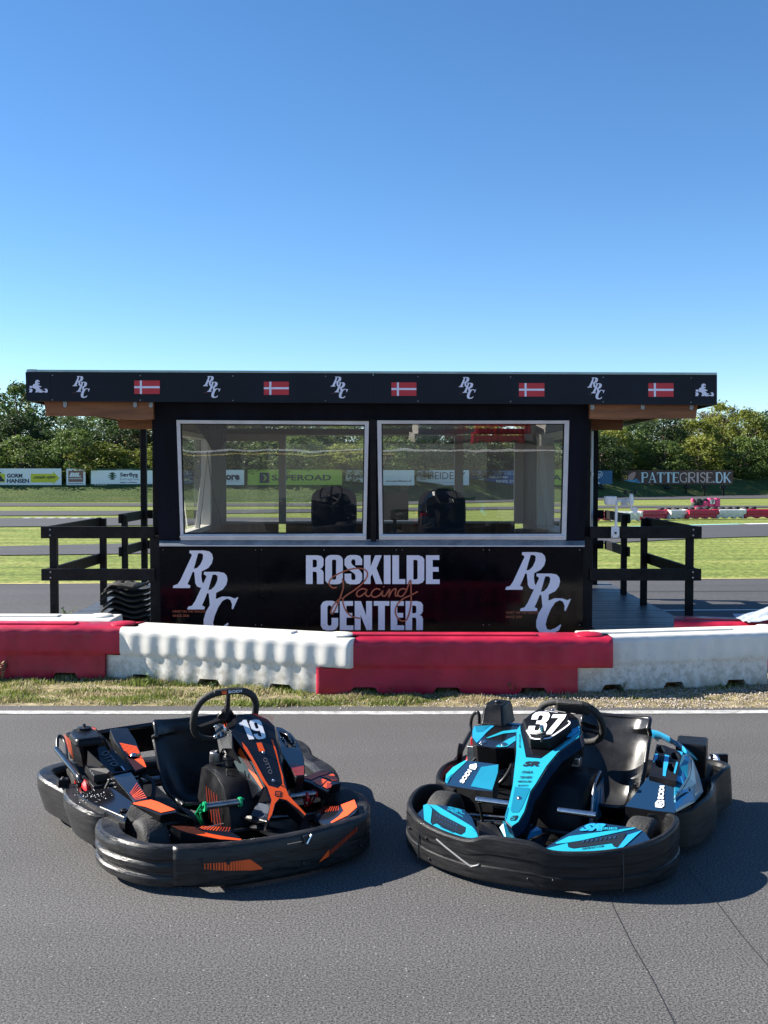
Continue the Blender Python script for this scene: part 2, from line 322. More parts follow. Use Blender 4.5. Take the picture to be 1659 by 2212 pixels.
# ------------------------------------------------------------------ glyphs and flat marks
def rr(x0, y0, x1, y1, r):
    p = []
    for cx, cy, a0 in ((x1 - r, y1 - r, 0), (x0 + r, y1 - r, 90), (x0 + r, y0 + r, 180), (x1 - r, y0 + r, 270)):
        for k in range(5): a = R_(a0 + k * 22.5); p.append((cx + r * math.cos(a), cy + r * math.sin(a)))
    return p
GLY = {
 'R': (.52, [(0, 0), (0, 1), (.33, 1), (.44, .97), (.5, .88), (.5, .66), (.46, .56), (.40, .52), (.47, .48), (.5, .40), (.5, 0), (.31, 0), (.31, .38), (.28, .43), (.19, .43), (.19, 0)], [[(.19, .58), (.19, .85), (.27, .85), (.31, .81), (.31, .62), (.27, .58)]]),
 'O': (.52, rr(0, -.01, .5, 1.01, .17), [rr(.19, .15, .31, .85, .05)]),
 'S': (.52, [(.5, .66), (.31, .66), (.31, .80), (.28, .86), (.22, .86), (.19, .80), (.19, .73), (.23, .66), (.43, .48), (.5, .36), (.5, .14), (.43, .02), (.34, -.01), (.16, -.01), (.06, .03), (0, .14), (0, .36), (.19, .36), (.19, .19), (.22, .14), (.28, .14), (.31, .19), (.31, .29), (.28, .36), (.08, .53), (0, .66), (0, .86), (.07, .97), (.16, 1.01), (.34, 1.01), (.44, .97), (.5, .86)], []),
 'K': (.54, [(0, 0), (0, 1), (.19, 1), (.19, .60), (.32, 1), (.51, 1), (.36, .55), (.53, 0), (.34, 0), (.24, .35), (.19, .25), (.19, 0)], []),
 'I': (.21, [(0, 0), (0, 1), (.19, 1), (.19, 0)], []),
 'L': (.38, [(0, 0), (0, 1), (.19, 1), (.19, .17), (.37, .17), (.37, 0)], []),
 'D': (.52, [(0, 0), (0, 1), (.34, 1), (.45, .95), (.5, .86), (.5, .14), (.45, .05), (.34, 0)], [[(.19, .16), (.19, .84), (.28, .84), (.31, .8), (.31, .2), (.28, .16)]]),
 'E': (.40, [(0, 0), (0, 1), (.38, 1), (.38, .84), (.19, .84), (.19, .59), (.36, .59), (.36, .43), (.19, .43), (.19, .16), (.39, .16), (.39, 0)], []),
 'C': (.52, [(.5, .60), (.31, .60), (.31, .80), (.28, .85), (.22, .85), (.19, .80), (.19, .20), (.22, .15), (.28, .15), (.31, .20), (.31, .42), (.5, .42), (.5, .15), (.44, .03), (.34, -.01), (.16, -.01), (.06, .03), (0, .15), (0, .85), (.06, .97), (.16, 1.01), (.34, 1.01), (.44, .97), (.5, .85)], []),
 'N': (.52, [(0, 0), (0, 1), (.18, 1), (.33, .5), (.33, 1), (.5, 1), (.5, 0), (.34, 0), (.17, .52), (.17, 0)], []),
 'T': (.46, [(.13, 0), (.13, .84), (0, .84), (0, 1), (.45, 1), (.45, .84), (.32, .84), (.32, 0)], []),
 '1': (.36, [(.13, 0), (.13, .74), (0, .74), (0, .86), (.14, .92), (.2, 1), (.34, 1), (.34, 0)], []),
 '9': (.54, [(.32, .1), (.22, .14), (.19, .18), (.19, .28), (0, .28), (0, .12), (.08, .02), (.16, -.01), (.36, -.01), (.46, .03), (.52, .12), (.52, .86), (.46, .97), (.36, 1.01), (.16, 1.01), (.06, .97), (0, .86), (0, .54), (.06, .45), (.14, .42), (.28, .42), (.33, .46), (.33, .18)], [[(.19, .58), (.19, .82), (.23, .86), (.29, .86), (.33, .82), (.33, .58), (.29, .54), (.23, .54)]]),
 '3': (.54, [(0, .86), (0, .66), (.19, .66), (.19, .80), (.22, .85), (.29, .85), (.32, .80), (.32, .66), (.29, .60), (.18, .60), (.18, .45), (.29, .45), (.33, .40), (.33, .2), (.3, .15), (.23, .15), (.19, .2), (.19, .36), (0, .36), (0, .14), (.07, .02), (.17, -.01), (.36, -.01), (.46, .03), (.52, .14), (.52, .40), (.48, .49), (.42, .53), (.48, .57), (.51, .66), (.51, .86), (.45, .97), (.36, 1.01), (.15, 1.01), (.06, .97)], []),
 '7': (.46, [(0, 1), (0, .82), (.24, .82), (.05, 0), (.25, 0), (.44, .80), (.44, 1)], []),
}
def fit_map(fn, w, h):
    return lambda x, y: fn(x / w, y / h)
def block_text(mb, txt, fn, m, gap=.035, shear=0.0):
    """fn maps (u,v) in the unit square to a 3-D point"""
    tot = sum(GLY[c][0] + gap for c in txt) - gap - .02; x = 0
    for c in txt:
        wd, out, holes = GLY[c]
        mp = lambda p: fn((x + p[0] + shear * p[1]) / (tot + shear), p[1])
        mb.tess([mp(p) for p in out], [[mp(p) for p in h] for h in holes], m); x += wd + gap
_tc = {}
def text_mesh(txt, bold=0.0):
    k = (txt, bold)
    if k in _tc: return _tc[k]
    cu = bpy.data.curves.new('t', 'FONT'); cu.body = txt; cu.offset = bold; cu.resolution_u = 3
    ob = bpy.data.objects.new('t', cu); COL.objects.link(ob); dg = bpy.context.evaluated_depsgraph_get(); dg.update()
    me = bpy.data.meshes.new_from_object(ob.evaluated_get(dg)); vs = [tuple(v.co) for v in me.vertices]; fs = [tuple(p.vertices) for p in me.polygons]
    bpy.data.objects.remove(ob); bpy.data.curves.remove(cu); bpy.data.meshes.remove(me)
    x0 = min(v[0] for v in vs); x1 = max(v[0] for v in vs); y0 = min(v[1] for v in vs); y1 = max(v[1] for v in vs)
    vs = [((v[0] - x0) / (x1 - x0), (v[1] - y0) / (y1 - y0)) for v in vs]; _tc[k] = (vs, fs); return _tc[k]
def soft_text(mb, txt, fn, m, bold=0.02, shear=0.0):
    vs, fs = text_mesh(txt, bold); mb.add([fn((x + shear * y) / (1 + shear), y) for x, y in vs], fs, m)
def quad_fn(a, b, c, d):
    """a=TL b=TR c=BR d=BL (3-D) -> bilinear map"""
    a, b, c, d = Vector(a), Vector(b), Vector(c), Vector(d)
    return lambda u, v: (d * (1 - u) + c * u) * (1 - v) + (a * (1 - u) + b * u) * v
def ribbon(mb, pts, wd, fn3, m, closed=False):
    """flat stroke through 2-D points (pixel space) of width wd, mapped by fn3(px,py)"""
    P = spline([(p[0], p[1], 0) for p in pts], 6, closed) if len(pts) > 2 else [Vector((p[0], p[1], 0)) for p in pts]
    L_, R2 = [], []
    for i, p in enumerate(P):
        t = (P[min(i + 1, len(P) - 1)] - P[max(i - 1, 0)]); t = t.normalized() if t.length > 0 else Vector((1, 0, 0)); n = Vector((-t.y, t.x, 0)) * wd / 2
        L_.append(fn3(*(p + n).xy)); R2.append(fn3(*(p - n).xy))
    k = len(P); mb.add(L_ + R2, [(i, i + 1, i + 1 + k, i + k) for i in range(k - 1)], m)
# ================================================================== SETTING
def sheet(name, pts, m, z=None, parent=None):
    b = MB(); b.poly([(p[0], p[1], p[2] if z is None else z) for p in pts], m); o = b.build(name, parent, fix=False)
    if o.data.polygons[0].normal.z < 0: o.data.flip_normals()
    return o
def band(name, near, far, m, z):
    """near/far: lists of (px,py) edges on the ground, left to right"""
    b = MB(); a = [G(x, y) for x, y in near]; c = [G(x, y) for x, y in far]
    for p in a + c: p.z = z
    b.tess(a + c[::-1], [], m); o = b.build(name, fix=True)
    if sum(p.normal.z for p in o.data.polygons) < 0: o.data.flip_normals()
    tag(o, kind='structure'); return o
g = MB(); g.poly([(-900, -300, -.03), (900, -300, -.03), (900, 1500, -.03), (-900, 1500, -.03)], 'lawn'); tag(g.build('ground', fix=False), kind='structure')
v = MB(); v.poly([(-30, 8.2, -.008), (30, 8.2, -.008), (30, 13.2, -.008), (-30, 13.2, -.008)], 'verge_soil'); tag(v.build('verge', fix=False), kind='structure')
b = MB(); b.poly([(-40, -60, 0), (40, -60, 0), (40, 8.80, 0), (3.2, 8.78, 0), (0, 8.83, 0), (-3, 8.86, 0), (-40, 9.0, 0)], 'asphalt'); tag(b.build('track', fix=False), kind='structure')
e0 = [(-900, 1268), (0, 1261), (830, 1255), (1400, 1251), (1659, 1249), (2600, 1244)]
n0 = [(-900, 1400), (0, 1400), (830, 1399), (1400, 1398), (1659, 1398), (2600, 1395)]
band('back_straight', n0, e0, 'asphalt_far', -.002)
band('middle_track', [(-900, 1208), (0, 1198), (700, 1190), (1290, 1173), (1500, 1162), (1659, 1157), (2600, 1132)], [(-900, 1189), (0, 1179), (700, 1164), (1290, 1139), (1500, 1133), (1659, 1131), (2600, 1114)], 'asphalt_far', -.010)
band('infield_track', [(-900, 1146), (0, 1137), (500, 1132), (1000, 1124)], [(-900, 1124), (0, 1119), (500, 1117), (1000, 1120)], 'asphalt_far', -.006)
band('outfield_track', [(-900, 1115), (0, 1113.5), (300, 1112), (1290, 1097), (1659, 1096), (2600, 1095)], [(-900, 1104), (0, 1103), (300, 1103), (1290, 1092), (1659, 1092), (2600, 1091)], 'asphalt_far', -.002)
band('far_track', [(-900, 1095), (0, 1093), (700, 1093), (1290, 1080), (1659, 1076), (2600, 1066)], [(-900, 1086.5), (0, 1086.5), (700, 1087), (1290, 1074.5), (1659, 1069), (2600, 1058)], 'asphalt_far', .002)
# painted lines
def stripe(name, pts, wd, m, z, kind='structure'):
    b = MB(); P = [Vector((p[0], p[1], 0)) for p in pts]; A, B = [], []
    for i, p in enumerate(P):
        t = (P[min(i + 1, len(P) - 1)] - P[max(i - 1, 0)]).normalized(); n = Vector((-t.y, t.x, 0)) * wd / 2
        A.append((p + n).xy.to_3d() + Vector((0, 0, z))); B.append((p - n).xy.to_3d() + Vector((0, 0, z)))
    k = len(P); b.add(A + B, [(i, i + k, i + 1 + k, i + 1) for i in range(k - 1)], m); o = b.build(name, fix=False)
    if o.data.polygons[0].normal.z < 0: o.data.flip_normals()
    tag(o, kind=kind); return o
stripe('edge_line', [(-20, 8.68), (-3, 8.60), (0, 8.58), (3, 8.62), (20, 8.72)], .115, 'white_line', .004)
stripe('back_edge_line', [G(1000, 1322), G(1400, 1319), G(1659, 1317.5), G(2100, 1315)], .06, 'white_vinyl', .004)
stripe('back_edge_line', [G(-300, 1336), G(0, 1334), G(300, 1332)], .08, 'white_vinyl', .004)
stripe('back_joint_line', [G(1000, 1279), G(1400, 1278), G(1659, 1277), G(2100, 1276)], .035, 'seam_tar', .004)
stripe('grass_edge_line', [G(-300, 1262.5), G(0, 1261.5), G(400, 1259), G(1400, 1251.5), G(1659, 1249.5)], .07, 'yellow_line', .006)
stripe('edge_line', [(-14, -3.3), (14, -3.35)], .30, 'white_vinyl', .004)
stripe('edge_line', [(-14, -2.3), (.3, -2.75)], .20, 'yellow_line', .004)
stripe('teal_edge_line', [G(1290, 1139.5), G(1370, 1137), G(1500, 1133.5), G(1600, 1131.5)], .4, 'teal_line', -.004)
stripe('kerb_line', [G(1610, 1131.5), G(1700, 1130)], .5, 'white_vinyl', -.002)
for k in range(7):
    x = 50 + k * 26; stripe('painted_kerb', [G(x, 1118.6), G(x + 15, 1118.7)], .35, 'white_vinyl', 0.0)
dd = lambda x, y: G(663.6 + .6 * x, 1659 + .6 * y)
stripe('asphalt_seam', [dd(1040, 330), dd(1075, 430), dd(1105, 510), dd(1170, 640), dd(1240, 760), dd(1330, 940)], .0028, 'seam_tar', .003)
stripe('asphalt_seam', [dd(1345, 340), dd(1470, 480), dd(1560, 600), dd(1659, 715), dd(1750, 830)], .0028, 'seam_tar', .003)
for k, (x, y, s) in enumerate([]):
    p = G(x, y); b = MB(); b.poly([(p.x + s * 2.6 * math.cos(a) * (1 + .3 * math.sin(3 * a)), p.y + s * math.sin(a), .003) for a in [2 * math.pi * j / 14 for j in range(14)]], 'white_line'); tag(b.build('paint_mark', fix=True), kind='structure')

# grass bank and wood
def bank_toe(X): return 64 + max(0, (X + 2)) * 0.62 if X < 30 else 84
def bank_z(X, t):
    """t metres beyond the toe"""
    pr = [(0, -.03), (.6, .22), (2.6, .95), (3.6, 1.2), (10, 2.5), (18, 3.6), (30, 4.2), (90, 4.4)]
    for (a, za), (c, zc) in zip(pr, pr[1:]):
        if t <= c: return za + (zc - za) * (t - a) / (c - a)
    return pr[-1][1]
bk = MB(); xs = [-70 + 2.5 * i for i in range(64)]; ts = [0, .3, .6, 1.3, 2.6, 3.6, 6, 10, 14, 18, 30, 90]; vs = []
for X in xs:
    for t in ts: vs.append((X, bank_toe(X) + t, bank_z(X, t) + (0.12 * noise.noise(Vector((X * .4, t * .4, 0))) if t > .3 else 0)))
n = len(ts); bk.add(vs, [(i * n + j, (i + 1) * n + j, (i + 1) * n + j + 1, i * n + j + 1) for i in range(len(xs) - 1) for j in range(n - 1)], 'bank_grass', True)
tag(bk.build('grass_bank', fix=True), kind='structure')

def tree_proto(seed, leafm, h, wd, nclump, per, leaf):
    r = random.Random(seed); root = empty('leafy_tree')
    tb = MB(); tips = []
    trunk = [Vector((0, 0, -.3)), Vector((.1 * r.uniform(-1, 1), 0, h * .25)), Vector((.2 * r.uniform(-1, 1), .1, h * .5)), Vector((.3 * r.uniform(-1, 1), 0, h * .8))]
    tb.tube(spline(trunk, 4), .1, 'bark', 6, rs=[.12 * (1 - .8 * i / 12) for i in range(13)])
    for k in range(9):
        a = r.uniform(0, 6.28); z0 = h * r.uniform(.12, .6); e = Vector((math.cos(a) * wd * .4, math.sin(a) * wd * .4, min(h * .9, z0 + h * r.uniform(.15, .4))))
        s = Vector((0, 0, z0)); tb.tube([s, (s + e) / 2 + Vector((0, 0, .1)), e], .04, 'bark', 5, rs=[.06, .04, .015]); tips.append(e)
    tb.build('trunk', root)
    cb = MB(); vs = []; fs = []
    cl = []
    for k in range(nclump):
        a = r.uniform(0, 6.28); u = r.random() ** .5; zz = r.uniform(.02, 1.0); prof = math.sin(math.pi * min(1, .12 + zz * .86)) ** .6
        rad = wd * .5 * prof * (.55 + .45 * u); cl.append((Vector((math.cos(a) * rad, math.sin(a) * rad, h * zz * .95)), r.uniform(.22, .55) * wd * .34))
    for c, cr in cl:
        for _ in range(per):
            d = Vector((r.gauss(0, 1), r.gauss(0, 1), r.gauss(0, .75))).normalized(); p = c + d * cr * r.uniform(.55, 1.1) * (1, 1, 1)[0]
            up = Vector((r.uniform(-1, 1), r.uniform(-1, 1), r.uniform(-.4, 1))).normalized(); q = (d * .6 + up).normalized(); s1 = q.orthogonal().normalized(); s2 = q.cross(s1)
            th = r.uniform(0, 6.28); e1 = s1 * math.cos(th) + s2 * math.sin(th); e2 = q.cross(e1); L = leaf * r.uniform(.6, 1.3)
            o = len(vs); vs += [p - e1 * L, p + e2 * L * .45, p + e1 * L, p - e2 * L * .45]; fs.append((o, o + 1, o + 2, o + 3))
    cb.add(vs, fs, leafm); cb.build('crown', root, fix=False, weld=False)
    return root
KINDS = [('dark green', 'leaf_dark'), ('mid green', 'leaf_mid'), ('yellow green', 'leaf_yellow'), ('olive brown', 'leaf_olive')]
protos = {}
for k, (nm, lm) in enumerate(KINDS):
    protos[k] = [tree_proto(10 + k * 3 + j, lm, 4.6 + .5 * j, 3.6, 85, 70, .11) for j in range(2)]
ORD = ['first', 'second', 'third', 'fourth', 'fifth', 'sixth', 'seventh', 'eighth', 'ninth', 'tenth', 'eleventh', 'twelfth', 'thirteenth', 'fourteenth', 'fifteenth', 'sixteenth', 'seventeenth', 'eighteenth', 'nineteenth', 'twentieth', 'twenty first', 'twenty second', 'twenty third', 'twenty fourth']
used = set(); rt = random.Random(3)
def put_tree(px, t, top, kind, label, sx=None):
    Y0 = 72.0
    for _ in range(3):
        X = (px - 829.5) / 2400 * Y0; Y0 = bank_toe(X) + t
    base = bank_z(X, t); ztop = CAM_H + (1013 - top) / 2400 * Y0; j = rt.randrange(2); src = protos[kind][j]; key = (kind, j)
    if key in used: o = copy_tree(src)
    else: o = src; used.add(key)
    hh = 4.6 + .5 * j; s = max(.45, (ztop - base) / (hh * 1.02)); o.location = (X, Y0, base - .2)
    wv = sx or min(1.3, max(1.0, s)) * rt.uniform(1.0, 1.2); o.scale = (wv, wv, s); o.rotation_euler = (0, 0, rt.uniform(0, 6.28)); tag(o, label, 'tree', 'trees of the wood behind the banners')
rows = [(4.5, 21, 935, 'front', 18), (8.5, 21, 893, 'middle', 12), (14.0, 22, 874, 'back', 9)]
for t, n, top, nm, jit in rows:
    for i in range(n):
        px = -150 + (1960 / (n - 1)) * i + rt.uniform(-22, 22)
        kd = rt.choices([0, 1, 2, 3], [5, 5, 3, 2] if nm != 'front' else [4, 6, 4, 1])[0]
        tp = top + rt.uniform(-jit, jit) + (12 if px < 500 and nm == 'back' else 0) - (6 if px > 1400 else 0)
        if nm == 'back': tp -= 8 * math.sin(px * .011)
        put_tree(px, t, tp, kd, '%s tree, %s from the left in the %s row behind the banners' % (KINDS[kd][0], ORD[i], nm))
put_tree(38, 12, 818, 1, 'tallest mid green tree rising above the left end of the booth roof')
put_tree(1562, 12, 862, 2, 'tall yellow green tree rising beside the right end of the booth roof', 1.0)
put_tree(1330, 7, 915, 2, 'bright yellow green bush above the brown farm banner', .9)
for key, kk in [((k, j), protos[k][j]) for k in protos for j in range(2)]:
    if key not in used:
        for ch in list(kk.children): bpy.data.objects.remove(ch)
        bpy.data.objects.remove(kk)

wr = random.Random(21); wv_, wf_ = [], []
spots_ = [(sx_ * (30 + 3.1 * i_) + (3 if sx_ < 0 else 0), 5 + 5 * (i_ % 3)) for sx_ in (-1, 1) for i_ in range(1, 15)]
for X_, t_ in spots_:
    b0 = Vector((X_, bank_toe(X_) + t_, bank_z(X_, t_))); hh = wr.uniform(4, 5.5)
    for _ in range(46):
        a = wr.uniform(0, 6.28); zz = wr.uniform(.03, 1); rad = 2.2 * math.sin(math.pi * min(1, .12 + zz * .86)) ** .6 * wr.uniform(.4, 1); c = b0 + Vector((math.cos(a) * rad, math.sin(a) * rad, hh * zz * .95))
        for _ in range(34):
            p = c + Vector((wr.gauss(0, 1), wr.gauss(0, 1), wr.gauss(0, .7))).normalized() * wr.uniform(.3, .75); qv = Vector((wr.uniform(-1, 1), wr.uniform(-1, 1), wr.uniform(0, 1))).normalized(); e1 = qv.orthogonal().normalized() * .17; e2 = qv.cross(e1) * .5
            o_ = len(wv_); wv_ += [p - e1, p + e2, p + e1, p - e2]; wf_.append((o_, o_ + 1, o_ + 2, o_ + 3))
wb = MB(); wb.add(wv_, wf_, 'leaf_mid'); tag(wb.build('far_wood', fix=False, weld=False), 'wood going on beyond both sides of the banner row', 'wood', kind='stuff')

# ------------------------------------------------------------------ banners along the bank
mat('bn_white', (0.80, 0.83, 0.84), 0.5); mat('bn_yellow', (0.62, 0.60, 0.03), 0.5); mat('bn_navy', (0.015, 0.02, 0.05), 0.5); mat('bn_brown', (0.10, 0.05, 0.035), 0.6)
mat('bn_green', (0.01, 0.06, 0.03), 0.5); mat('bn_lime', (0.34, 0.48, 0.05), 0.5); mat('bn_blue', (0.03, 0.10, 0.30), 0.5); mat('bn_lblue', (0.25, 0.38, 0.58), 0.5); mat('bn_teal', (0.02, 0.11, 0.22), 0.5)
mat('bn_rust', (0.25, 0.12, 0.10), 0.5); mat('bn_cream', (0.68, 0.62, 0.55), 0.5); mat('bn_rose', (0.68, 0.50, 0.42), 0.5); mat('bn_ltxt', (0.68, 0.80, 0.78), 0.5); mat('bn_flame', (0.75, 0.42, 0.08), 0.5); mat('bn_pig', (0.60, 0.33, 0.27), 0.5); mat('bn_car', (0.10, 0.38, 0.55), 0.5); mat('bn_grey', (0.25, 0.27, 0.3), 0.5)
def banner(x0, y0, x1, y1, bgm, label, deco, border=None):
    Xm = ((x0 + x1) / 2 - 829.5) / 2400 * 70; Y = bank_toe(Xm * .97) + 2.6
    a, c = W(x0, y0, Y), W(x1, y1, Y); root = empty('banner_sign', ((a.x + c.x) / 2, Y, bank_z(Xm, 2.6)), 0, label, 'banner', 'advertising banners along the grass bank')
    o = root.location
    b = MB(); b.box(((a.x + c.x) / 2 - o.x, 0, (a.z + c.z) / 2 - o.z), (c.x - a.x, .06, a.z - c.z), border or bgm)
    F = lambda lift: (lambda px, py: W(px, py, Y) - o + Vector((0, -.035 - lift, 0)))
    if border: f = F(.004); b.poly([f(x0 + 3, y0 + 4), f(x1 - 3, y0 + 4), f(x1 - 3, y1 - 4), f(x0 + 3, y1 - 4)], bgm)
    deco(b, F); b.build('board', root)
    nleg = max(2, int((x1 - x0) / 38))
    for k in range(nleg):
        px = x0 + (k + .5) * (x1 - x0) / nleg; p = W(px, y1, Y); l = MB()
        l.box((p.x - o.x, .09, (a.z - .1 - .3) / 2 - o.z + .15), (.09, .09, a.z + .2), 'black_timber')
        l.build('post', root)
        t = MB(); t.lathe([(.18, 0), (.24, .04), (.24, .16), (.18, .20)], (p.x - o.x, -.02, c.z - o.z - .32), (0, 0, 1), 'tyre_rubber', 14); t.build('post_foot', root)
    return root
def q(f, x0, y0, x1, y1): return quad_fn(f(x0, y0), f(x1, y0), f(x1, y1), f(x0, y1))
def rect(b, f, x0, y0, x1, y1, m): b.poly([f(x0, y0), f(x1, y0), f(x1, y1), f(x0, y1)], m)
def d_gorm(b, F):
    f = F(.01); f2 = F(.02)
    rect(b, f, -60, 1023, 11, 1042, 'bn_yellow'); b.poly([f2(-30, 1040), f2(-26, 1034), f2(-8, 1032), f2(-4, 1027), (f2(2, 1027)), f2(6, 1034), f2(9, 1036), f2(10, 1040)], 'bn_navy')
    soft_text(b, 'GORM', q(f, 15.5, 1023, 48.5, 1032), 'bn_navy', .03); soft_text(b, 'HANSEN', q(f, 15.5, 1034, 63, 1043), 'bn_navy', .03)
    b.tess([f(67, 1023.5), f(115, 1023.5), f(115, 1019), f(129, 1032.5), f(115, 1046), f(115, 1042), f(67, 1042)], [], 'bn_yellow'); soft_text(b, 'DANER VEJEN', q(f2, 70.5, 1028.5, 122, 1035.5), 'bn_navy', .03, .12)
banner(-95, 1012, 133, 1050, 'bn_white', 'white banner with a yellow arrow at the left edge of the photo', d_gorm)
def d_bil(b, F):
    f = F(.01); f2 = F(.02); rect(b, f, 148, 1017, 180, 1041, 'bn_rust'); soft_text(b, 'BIL', q(f2, 150, 1021, 178, 1030), 'bn_white', .06, .15)
    soft_text(b, 'magasinet', q(f2, 150, 1032, 178, 1036), 'bn_white', .02); soft_text(b, 'Danmarks bedste biltest', q(f, 148, 1043, 180, 1045.5), 'bn_navy', .02)
banner(143.5, 1012.5, 185, 1050, 'bn_white', 'small square white banner with a reddish brown centre', d_bil)
def d_saer(b, F):
    f = F(.01)
    for k, (y, w_) in enumerate([(1023, 8), (1027, 11), (1031, 11), (1035, 7)]): b.poly([f(243 - w_, y), f(243, y - 3), f(243 + w_, y), f(243, y + 1.6)], 'bn_green')
    soft_text(b, 'SærByg', q(f, 259.5, 1021, 298.5, 1032), 'bn_navy', .03); soft_text(b, 'Entreprise', q(f, 259.5, 1032, 300, 1039), 'bn_grey', 0); soft_text(b, 'Byggeri i særklasse', q(f, 260, 1040.6, 296, 1043.6), 'bn_navy', .03)
    f3 = F(.006); soft_text(b, 'Tlf. 46 48 96 87', q(f3, 203, 1046.2, 231, 1048.6), 'bn_white', .03); soft_text(b, 'Entreprenørservice', q(f3, 253, 1013.8, 286, 1015.6), 'bn_white', .02)
banner(194, 1012, 345, 1049.5, 'bn_white', 'white banner in a dark green border left of the booth', d_saer, 'bn_green')
def d_ore(b, F): f = F(.01); soft_text(b, 'ore', q(f, 488, 1025.5, 518, 1037), 'bn_navy', .05); soft_text(b, 'entreprenør', q(f, 486, 1038, 518, 1041), 'bn_grey', 0)
banner(455, 1015, 527.5, 1049.5, 'bn_white', 'white banner ending just left of the lime green banner', d_ore)
def d_safe(b, F):
    f = F(.01); f2 = F(.02); rect(b, f, 561, 1021, 582, 1043, 'bn_navy'); b.tess([f2(568, 1025), f2(571, 1025), f2(577, 1032), f2(571, 1039), f2(568, 1039), f2(573, 1032)], [], 'bn_lime')
    soft_text(b, 'SAFEROAD', q(f, 587, 1025.5, 715, 1038), 'bn_navy', .02)
banner(535, 1014.5, 739, 1049, 'bn_lime', 'lime green banner with a dark arrow square behind the left window', d_safe)
def d_nyk(b, F): f = F(.01); soft_text(b, 'Nykredit', q(f, 752, 1024, 812, 1035.5), 'bn_navy', .04); soft_text(b, 'www.nykreditleasing.dk', q(f, 833, 1037, 889, 1042), 'bn_navy', .02)
banner(746.5, 1015.5, 895, 1048.5, 'bn_white', 'long white banner behind the post between the two big windows', d_nyk)
def d_hei(b, F):
    f = F(.01)
    for k in range(6): b.poly([f(907 + (5 - k) * .8, 1020 + k * 3), f(921, 1020 + k * 3), f(921, 1021.4 + k * 3), f(907 + (5 - k) * .8, 1021.4 + k * 3)], 'bn_grey')
    soft_text(b, 'HEIDEBY', q(f, 924, 1020, 1005, 1035), 'bn_navy', -.005); soft_text(b, 'ejendomsmægler, salg og rådgivning', q(f, 924, 1041, 985, 1044), 'bn_grey', 0)
banner(900, 1015.5, 1013, 1048, 'bn_white', 'white banner with thin dark capitals behind the right window', d_hei)
def d_kva(b, F):
    f = F(.006); f2 = F(.012); rect(b, f, 1016, 1017, 1200, 1026, 'bn_lblue'); soft_text(b, 'KVALITET TIL TIDEN', q(f2, 1042, 1018.5, 1160, 1025), 'bn_blue', .04)
    soft_text(b, 'Malermester', q(f2, 1055, 1027.5, 1098, 1033), 'bn_white', .03); soft_text(b, 'RING 21 20 20 21', q(f2, 1072, 1036.5, 1150, 1042.5), 'bn_white', .03)
    b.tess([f2(1030, 1024), f2(1034, 1020), f2(1040, 1021), f2(1044, 1027), f2(1044, 1037), f2(1041, 1046), f2(1037, 1046), f2(1035, 1038), f2(1031, 1030)], [], 'bn_white')
banner(1016, 1016.5, 1205, 1046, 'bn_blue', 'blue banner with a white figure behind the right window', d_kva)
def d_k(b, F):
    f = F(.01); ribbon(b, [(1295 + 6 * math.cos(a), 1024.5 + 6 * math.sin(a)) for a in [k * .5 for k in range(14)]], 1.0, f, 'bn_white'); soft_text(b, 'LA', q(f, 1292, 1022.5, 1298.5, 1027), 'bn_white', .03); soft_text(b, 'K', q(f, 1285, 1031, 1296, 1045), 'bn_white', .05)
banner(1230, 1016.5, 1322.5, 1046, 'bn_teal', 'dark blue banner right behind the booth corner post', d_k)
